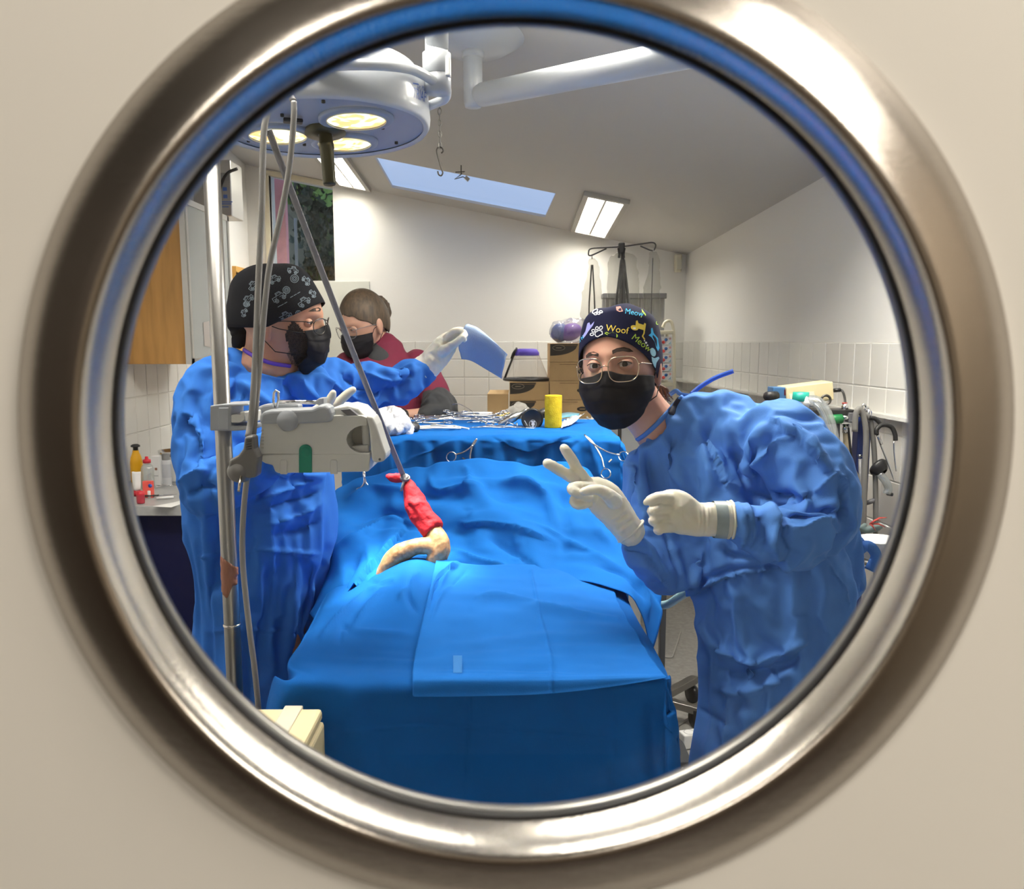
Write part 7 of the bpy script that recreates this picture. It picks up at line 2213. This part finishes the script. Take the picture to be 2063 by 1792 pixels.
apply_folds(gl2.data, [('s', 2.4, 3, [(1322, 1019), (1338, 1014), (1350, 1008)]), ('s', -2.8, 2.4, [(1306, 1020), (1318, 1019), (1330, 1012)]), ('s', -2.8, 2.4, [(1309, 1038), (1322, 1036), (1335, 1028)]), ('s', -2.8, 2.4, [(1316, 1057), (1326, 1056), (1340, 1048)]),
    ('r', 2.5, 6, [(1335, 1026), (1345, 1024), (1358, 1026)]), ('r', 2.5, 6, [(1336, 1046), (1346, 1044), (1358, 1044)]),
    ('s', 1.6, 2, [(1406, 1018), (1410, 1048), (1408, 1078)]), ('s', 1.8, 2, [(1414, 1016), (1416, 1048), (1415, 1080)]), ('s', 1.6, 2, [(1424, 1014), (1426, 1045), (1424, 1080)]), ('s', -1.4, 2, [(1420, 1016), (1421, 1048), (1419, 1080)]), ('s', 1.4, 2, [(1431, 1014), (1433, 1040)]),
    ('s', .8, 1.5, [(1373, 1000), (1374, 1040), (1377, 1082)])])
crumple(gl2.data, .002, 45, 2)
tag(gl2, 'cream latex glove closed in a fist')
for cx, r in ((1473, 39), (1466, 37.5)):
    cuff_ring(ring_px(cx, 1048, 1.437, r, 34, 90), .0022, gl2)
mb = MB(); a, b = ring_px(1437, 1047, 1.424, 38.2, 33.6, 90), ring_px(1461, 1048, 1.432, 39.2, 34.6, 90)
mb.add(a + b, [(k, (k + 1) % 28, 28 + (k + 1) % 28, 28 + k) for k in range(28)], True)
o = mb.build('tape_band', mat('pale_grey_tape', (.36, .43, .44), .35, noise=.2, nscale=60, bump=.3, bscale=80), gl2)
# ------------------------------------------------------------------ bearded person on the left, seen from the side
HM = Head(568, 641, 2.0, (0.992, -0.05, -0.12), math.radians(4), 1.04)
mo = empty('person', (P(515, 1200, 1.94).x, 1.94, 0), 'bearded person in blue gown and black patterned cap, holding out a paper', 'person')
mb = MB(); add_head(mb, HM, jaw=1.3, nose=1.15)
tpx(mb, [(545, 670, 2.0, 46, 50), (545, 705, 2.0, 50, 52), (540, 740, 2.0, 62, 58)])
T_M = [(548, 790, 1.99, 60, 60), (535, 800, 1.985, 104, 88), (515, 850, 1.97, 132, 100), (515, 950, 1.95, 142, 105), (525, 1060, 1.94, 142, 105), (522, 1160, 1.93, 128, 102), (512, 1280, 1.93, 120, 100), (505, 1450, 1.93, 122, 102), (505, 1700, 1.93, 125, 105)]
A1_M = [(462, 745, 1.94, 40), (425, 785, 1.90, 50), (398, 850, 1.86, 44), (400, 930, 1.83, 46), (420, 985, 1.80, 48)]
F1_M = [(420, 985, 1.80, 46), (480, 960, 1.77, 46), (560, 905, 1.74, 42), (625, 855, 1.72, 34)]
A2_M = [(590, 770, 2.05, 42), (650, 778, 2.15, 46), (720, 782, 2.22, 46), (790, 778, 2.27, 42), (846, 752, 2.30, 32)]
for T, k in ((T_M[1:6], .55), (A1_M, .2), (F1_M, .36), (A2_M, .42)): tpx(mb, scale_r(T, k))
hx_ = P(512, 1280, 1.93).x
for sx in (-.055, .055):
    a = Vector((hx_ + sx, 1.93, .92)); mb.tube([a, a + V(0, 0, -.42), a + V(0, .0, -.84)], [.075, .055, .036], 16)
    mb.ell(a + V(.05, 0, -.875), (.12, .044, .04), None, 16, 10)
mbody = remesh('body', mb, .0038, M_skin2, mo, smooth=2)
eyes(HM, mo, M_skin2, look=(0, 1, -.15), open_=.0040, ey=.0675)
M_beard = mat('dark_beard', (.045, .024, .016), .8, noise=.6, nscale=220, color2=(.012, .007, .005), bump=1.0, bscale=420)
skin_patch(mbody, [(580, 655), (586, 644), (594, 645), (603, 656), (614, 668), (622, 680), (630, 712), (626, 740), (604, 742), (590, 726), (580, 700), (573, 674), (576, 666)], .004, M_beard, 'beard', mo)
skin_patch(mbody, [(588, 700), (600, 712), (612, 735), (600, 742), (585, 735), (575, 712)], .002, mat('stubble', (.10, .055, .035), .8, noise=.6, nscale=260, color2=(.30, .16, .10)), 'stubble', mo)
mbv2 = bvh_of([mbody])
print_on('eyebrow', mbv2, [[(620, 628), (630, 622), (641, 620), (646, 623), (644, 628), (632, 628)]], M_brow, mo, .0015)
mask(HM, mo, w=1.05, top=-.012, low=-.130, thmax=46)
spectacles(HM, mo, half=.024, hgt=.018, sep=.032, y=.106, z=-.006, m=mat('dark_wire', (.06, .055, .05), .3, .8), sq=2.4)
M_capm = mat('black_cap_cotton', (.005, .006, .010), .9, spec=.2)
def brim_m(y, x):
    return (-.018 + .70 * max(0, y) ) if y > 0 else (-.018 + .12 * y)
capm = cap_shell(HM, mo, 'scrub_cap', M_capm, (0, -.015, .010), (.094, .115, .116), brim_m, sq=.97,
                 puff=lambda p, t: (0, .004 * math.sin(p[2] * 60), .004 * math.sin(p[1] * 50) * t))
# gathered tail and knot at the back
mb = MB()
tpx(mb, [(488, 640, 2.02, 18), (482, 665, 2.02, 15), (488, 682, 2.02, 10), (484, 692, 2.01, 9)])
tpx(mb, [(478, 632, 2.02, 14), (476, 648, 2.02, 12), (488, 664, 2.02, 12)])
tpx(mb, [(488, 680, 2.01, 8), (476, 690, 2.0, 6), (472, 684, 2.0, 4)])
tl = remesh('cap_tail', mb, .0035, M_capm, capm, smooth=2); crumple(tl.data, .02, 30, 2)
# white line drawings of trucks and wheels
cbm = bvh_of([capm])
pr = []
def truck(x, y, a, s=1.0):
    c, q = math.cos(a), math.sin(a)
    def T(pts): return [(x + (u * c - v * q) * s, y + (u * q + v * c) * s) for u, v in pts]
    out = []
    out += stroke(T([(-14, 5), (-14, -3), (-4, -3), (-4, -9), (5, -9), (9, -2), (14, -1), (14, 5), (-14, 5)]), 1.1)
    out += stroke(T([(-2, -7), (4, -7), (6, -3), (-2, -3), (-2, -7)]), .8)
    out += stroke(T([(-12, 1), (-6, 1), (-6, -1)]), .8) + stroke(T([(1, 1), (11, 1)]), .8)
    for u in (-8, 8):
        cc2 = T([(u, 6)])[0]
        r1 = circ(*cc2, 3.6 * s, None, 12); out += stroke(r1 + [r1[0]], 1.1)
        r2 = circ(*cc2, 1.5 * s, None, 8); out += stroke(r2 + [r2[0]], .9)
    return out
def wheel(x, y, r):
    out = []
    for k, w in ((1, 1.1), (.62, 1.0), (.3, 1.0)):
        c = circ(x, y, r * k, None, 16); out += stroke(c + [c[0]], w)
    return out
for (x, y, a, s) in ((553, 563, -.4, .85), (562, 598, -.55, 1.0), (612, 608, -.6, .9), (575, 637, -.45, .9), (500, 605, -1.0, .9), (510, 575, -.9, .8), (590, 545, .15, .75), (630, 592, .9, .6), (525, 650, -.2, .8), (617, 566, .9, .7), (492, 630, -1.2, .6)):
    pr += truck(x, y, a, s)
pr += wheel(593, 562, 8) + wheel(577, 585, 7) + wheel(497, 613, 6) + wheel(601, 632, 6)
for (x, y) in ((585, 600), (592, 596), (599, 592), (560, 619), (566, 616), (573, 612)): pr += stroke([(x, y), (x + 5, y - 3)], 1.2)
print_on('cap_print', cbm, pr, mat('pale_line_print', (.15, .19, .23), .8), capm, .001)

# gown
mb = MB()
for T in (T_M, A1_M, F1_M, A2_M): tpx(mb, T)
tpx(mb, [(462, 740, 1.97, 34), (500, 765, 1.97, 40), (560, 785, 1.97, 40), (620, 785, 2.05, 44)])
gm = remesh('gown', mb, .020, M_gown, mo, smooth=2)
MF = [
    ('r', 14, 14, [(470, 760), (520, 800), (560, 830)]), ('r', 16, 14, [(590, 745), (620, 790), (650, 820)]), ('r', -14, 12, [(570, 755), (590, 800), (600, 840)]),
    ('s', 14, 8, [(640, 750), (690, 790), (740, 810)]), ('s', -14, 8, [(680, 745), (720, 780), (780, 800)]), ('s', 14, 8, [(720, 745), (770, 765), (830, 765)]), ('r', 12, 12, [(760, 745), (800, 755), (840, 745)]), ('s', -12, 8, [(700, 800), (760, 795), (820, 770)]),
    ('t', 18, 10, [(362, 830), (392, 850), (405, 900), (400, 960)]), ('s', -16, 9, [(392, 800), (410, 870), (412, 950)]),
    ('s', 16, 9, [(360, 985), (385, 960), (420, 945)]), ('s', -16, 8, [(375, 1000), (410, 980), (440, 985)]),
    ('r', 14, 12, [(540, 940), (600, 955), (660, 960)]), ('s', 15, 8, [(500, 1020), (580, 985), (650, 965)]), ('s', -14, 8, [(520, 1030), (590, 1010), (655, 985)]),
    ('s', 13, 8, [(520, 1060), (600, 1040), (655, 1010)]), ('s', -12, 8, [(540, 1080), (600, 1070), (650, 1045)]), ('s', 12, 6, [(500, 1105), (580, 1112), (650, 1118)]),
    ('s', 8, 4, [(545, 1000), (548, 1100), (550, 1200), (546, 1330)]), ('s', 9, 4, [(390, 1130), (460, 1115), (520, 1110)]), ('s', 8, 4, [(400, 1275), (480, 1268), (600, 1272)]),
    ('r', 12, 14, [(410, 1000), (420, 1100), (425, 1250)]), ('r', -12, 14, [(450, 1010), (455, 1120), (455, 1300)]), ('r', 12, 16, [(600, 1130), (590, 1220), (580, 1330)]), ('r', -12, 14, [(630, 1130), (625, 1200), (610, 1280)]),
    ('s', 12, 8, [(470, 760), (455, 800), (470, 840)]), ('s', -10, 8, [(500, 780), (480, 830), (500, 860)]),
]
drape_gown(gm, MF, (.25, 0, 1))
M_purple = mat('purple_binding', (.13, .05, .42), .6)
gmv = bvh_of([gm, mbody])
MB().tube(path_on(gmv, [(480, 696), (497, 709), (520, 722), (548, 732), (585, 738)], .002), .0050, 8, flat=.6, hint=(0, 1, 0)).build('neck_binding', M_purple, gm)
# outstretched gloved hand
mb = MB()
tpx(mb, [(850, 748, 2.30, 29, 27), (865, 735, 2.30, 26, 23), (882, 716, 2.30, 25, 19), (897, 697, 2.30, 23, 15), (908, 684, 2.30, 18, 13)])
fing(mb, [(902, 682, 2.29, 9), (915, 670, 2.275, 8), (930, 667, 2.265, 7), (936, 675, 2.262, 6)])
fing(mb, [(908, 690, 2.295, 9), (920, 680, 2.28, 7.5), (932, 676, 2.27, 6.5), (935, 684, 2.268, 5.5)])
fing(mb, [(910, 696, 2.30, 9), (922, 688, 2.29, 7.5), (930, 684, 2.28, 6.5)])
fing(mb, [(905, 702, 2.31, 8), (915, 695, 2.30, 7), (924, 690, 2.295, 6)])
fing(mb, [(893, 708, 2.275, 11), (910, 697, 2.262, 8), (922, 688, 2.256, 7), (933, 678, 2.255, 6)])
g3 = remesh('glove', mb, .0026, M_glove, mo, smooth=3)
apply_folds(g3.data, [('s', 2, 2.5, [(862, 715), (875, 730), (890, 738)]), ('s', -2, 2.5, [(866, 710), (880, 724), (895, 730)]), ('s', 2, 2.5, [(880, 690), (892, 700)]), ('s', 1.8, 2, [(900, 690), (910, 694)])])
crumple(g3.data, .003, 40, 2)
tag(g3, 'cream glove pinching a folded paper')
MB().tube(ring_px(846, 751, 2.30, 30.5, 28.5, -38 + 90 + 0), .0026, 8, closed=True).build('glove_cuff', M_glove, g3)
# raised fingers of the near hand, above the pump
mb = MB()
tpx(mb, [(620, 858, 1.73, 28, 26), (645, 842, 1.72, 27, 20), (662, 828, 1.715, 25, 15)])
fing(mb, [(655, 828, 1.70, 10), (662, 812, 1.69, 9.5), (668, 801, 1.685, 9.5), (671, 792, 1.68, 7)])
fing(mb, [(668, 825, 1.715, 11), (684, 809, 1.71, 9.8), (700, 794, 1.705, 9), (711, 786, 1.70, 7.5)])
fing(mb, [(676, 830, 1.725, 10), (692, 820, 1.73, 9), (704, 818, 1.735, 8)])
fing(mb, [(674, 838, 1.735, 10), (694, 832, 1.745, 9), (708, 832, 1.75, 8)])
fing(mb, [(668, 845, 1.74, 9), (690, 844, 1.75, 8), (700, 846, 1.755, 7)])
g4 = remesh('glove', mb, .0026, M_glove, mo, smooth=3)
tag(g4, 'cream glove with thumb and finger raised behind the pump')
# the paper he holds out
G = net([[P(930, 724, 2.30), P(927, 712, 2.285), P(924, 700, 2.27), P(929, 675, 2.258), P(938, 655, 2.26), P(946, 655, 2.29), P(938, 668, 2.32)],
         [P(950, 728, 2.33), P(948, 714, 2.31), P(950, 700, 2.29), P(955, 680, 2.275), P(960, 663, 2.275), P(966, 664, 2.30), P(958, 676, 2.33)],
         [P(978, 744, 2.36), P(980, 730, 2.34), P(984, 715, 2.32), P(988, 700, 2.305), P(992, 688, 2.30), P(996, 690, 2.31), P(988, 700, 2.34)],
         [P(1011, 764, 2.39), P(1012, 752, 2.37), P(1015, 740, 2.35), P(1018, 727, 2.335), P(1021, 714, 2.33), P(1022, 716, 2.335), P(1016, 722, 2.36)]], 6, 8)
o = grid_mesh('folded_paper', G, mat('pale_blue_paper', (.30, .40, .58), .6, bump=.3, bscale=500), None, .0008)
tag(o, 'pale blue folded paper held out by the bearded person', 'paper')

# ------------------------------------------------------------------ person behind the instrument table, looking down
HN = Head(732, 650, 3.12, (-0.62, -0.70, -0.34), math.radians(0), 1.0)
no_ = empty('person', (P(785, 900, 3.17).x, 3.17, 0), 'person in maroon scrubs with a ponytail, looking down behind the table', 'person')
mb = MB(); add_head(mb, HN, jaw=1.0)
tpx(mb, [(752, 670, 3.15, 24, 26), (765, 700, 3.16, 25, 27), (772, 725, 3.17, 40, 30)])
T_N = [(772, 715, 3.17, 46, 46), (775, 745, 3.17, 86, 62), (783, 800, 3.17, 92, 62), (788, 870, 3.17, 88, 62), (790, 960, 3.17, 88, 62), (790, 1040, 3.17, 92, 64)]
A_N = [(843, 735, 3.16, 30), (872, 780, 3.12, 32), (886, 815, 3.08, 28)]
F_N = [(888, 828, 3.06, 22), (850, 836, 3.03, 19), (812, 838, 3.02, 16), (790, 840, 3.02, 13)]
A_N2 = [(705, 740, 3.16, 30), (685, 790, 3.12, 32), (690, 830, 3.08, 26)]
F_N2 = [(690, 832, 3.06, 20), (720, 842, 3.03, 17), (752, 845, 3.02, 14)]
for T, k in ((T_N, .8), (A_N, .8), (F_N, .75), (A_N2, .8), (F_N2, .8)): tpx(mb, scale_r(T, k))
hn = P(790, 1000, 3.17)
for sx in (-.08, .08):
    a = Vector((hn.x + sx, 3.17, .95)); mb.tube([a, a + V(0, 0, -.45), a + V(0, 0, -.87)], [.085, .06, .04], 16)
    mb.ell(a + V(0, -.05, -.905), (.045, .12, .042), None, 16, 10)
nb_ = remesh('body', mb, .0048, M_skin3, no_, smooth=2)
eyes(HN, no_, M_skin3, look=(0, 1, -.3), open_=.003)
mask(HN, no_, w=1.02)
spectacles(HN, no_, half=.026, hgt=.022, sep=.033, y=.103, z=-.008, m=M_pumpd, sq=2.4)
M_hair = mat('brown_hair_back', (.085, .055, .032), .55, noise=.5, nscale=90, stretch=(1, 1, .25), color2=(.03, .02, .012), bump=.6, bscale=160)
hr = cap_shell(HN, no_, 'hair', M_hair, (0, -.010, .006), (.0800, .1035, .120), lambda y, x: ((-.012 + .95 * max(0, y - .012)) if y > 0 else -.02 + .55 * y) + .003 * math.sin(x * 190) + .002 * math.sin(x * 410 + y * 300), sq=1.0)
mb = MB(); tpx(mb, [(756, 610, 3.17, 6), (766, 607, 3.18, 7), (774, 616, 3.19, 8), (777, 634, 3.19, 7), (772, 654, 3.18, 4)])
pt = remesh('ponytail', mb, .004, M_hair, no_, smooth=1); crumple(pt.data, .02, 30, 2)
M_scrub = mat('maroon_scrubs', (.13, .006, .030), .8, bump=.15, bscale=300)
mb = MB()
for T in (T_N, A_N, A_N2): tpx(mb, T)
sc = remesh('scrub_top', mb, .0065, M_scrub, no_, smooth=4)
apply_folds(sc.data, [('r', 12, 10, [(830, 730), (840, 780), (830, 830)]), ('s', -12, 6, [(834, 770), (838, 830)]), ('r', 10, 10, [(720, 730), (740, 780)])])
wrinkle(sc.data, [(.014, 8, (0, 0, 1), .5)], [(.006, 8, (.3, 0, 1), .5, .06)])
M_grey_shirt = mat('charcoal_shirt', (.030, .032, .036), .85)
mb = MB(); tpx(mb, [(756, 706, 3.13, 22, 24), (763, 722, 3.12, 30, 26), (768, 735, 3.12, 36, 26)]); remesh('undershirt', mb, .005, M_grey_shirt, no_, smooth=2)
mb = MB(); tpx(mb, [(880, 812, 3.07, 30), (895, 826, 3.05, 25), (872, 834, 3.035, 22), (855, 838, 3.03, 18)]); u = remesh('sleeve', mb, .005, M_grey_shirt, no_, smooth=3); crumple(u.data, .02, 14, 2)
mb = MB(); tpx(mb, [(803, 836, 3.005, 15), (810, 838, 3.005, 15.5)]); remesh('wristband', mb, .004, M_black, no_, smooth=1)
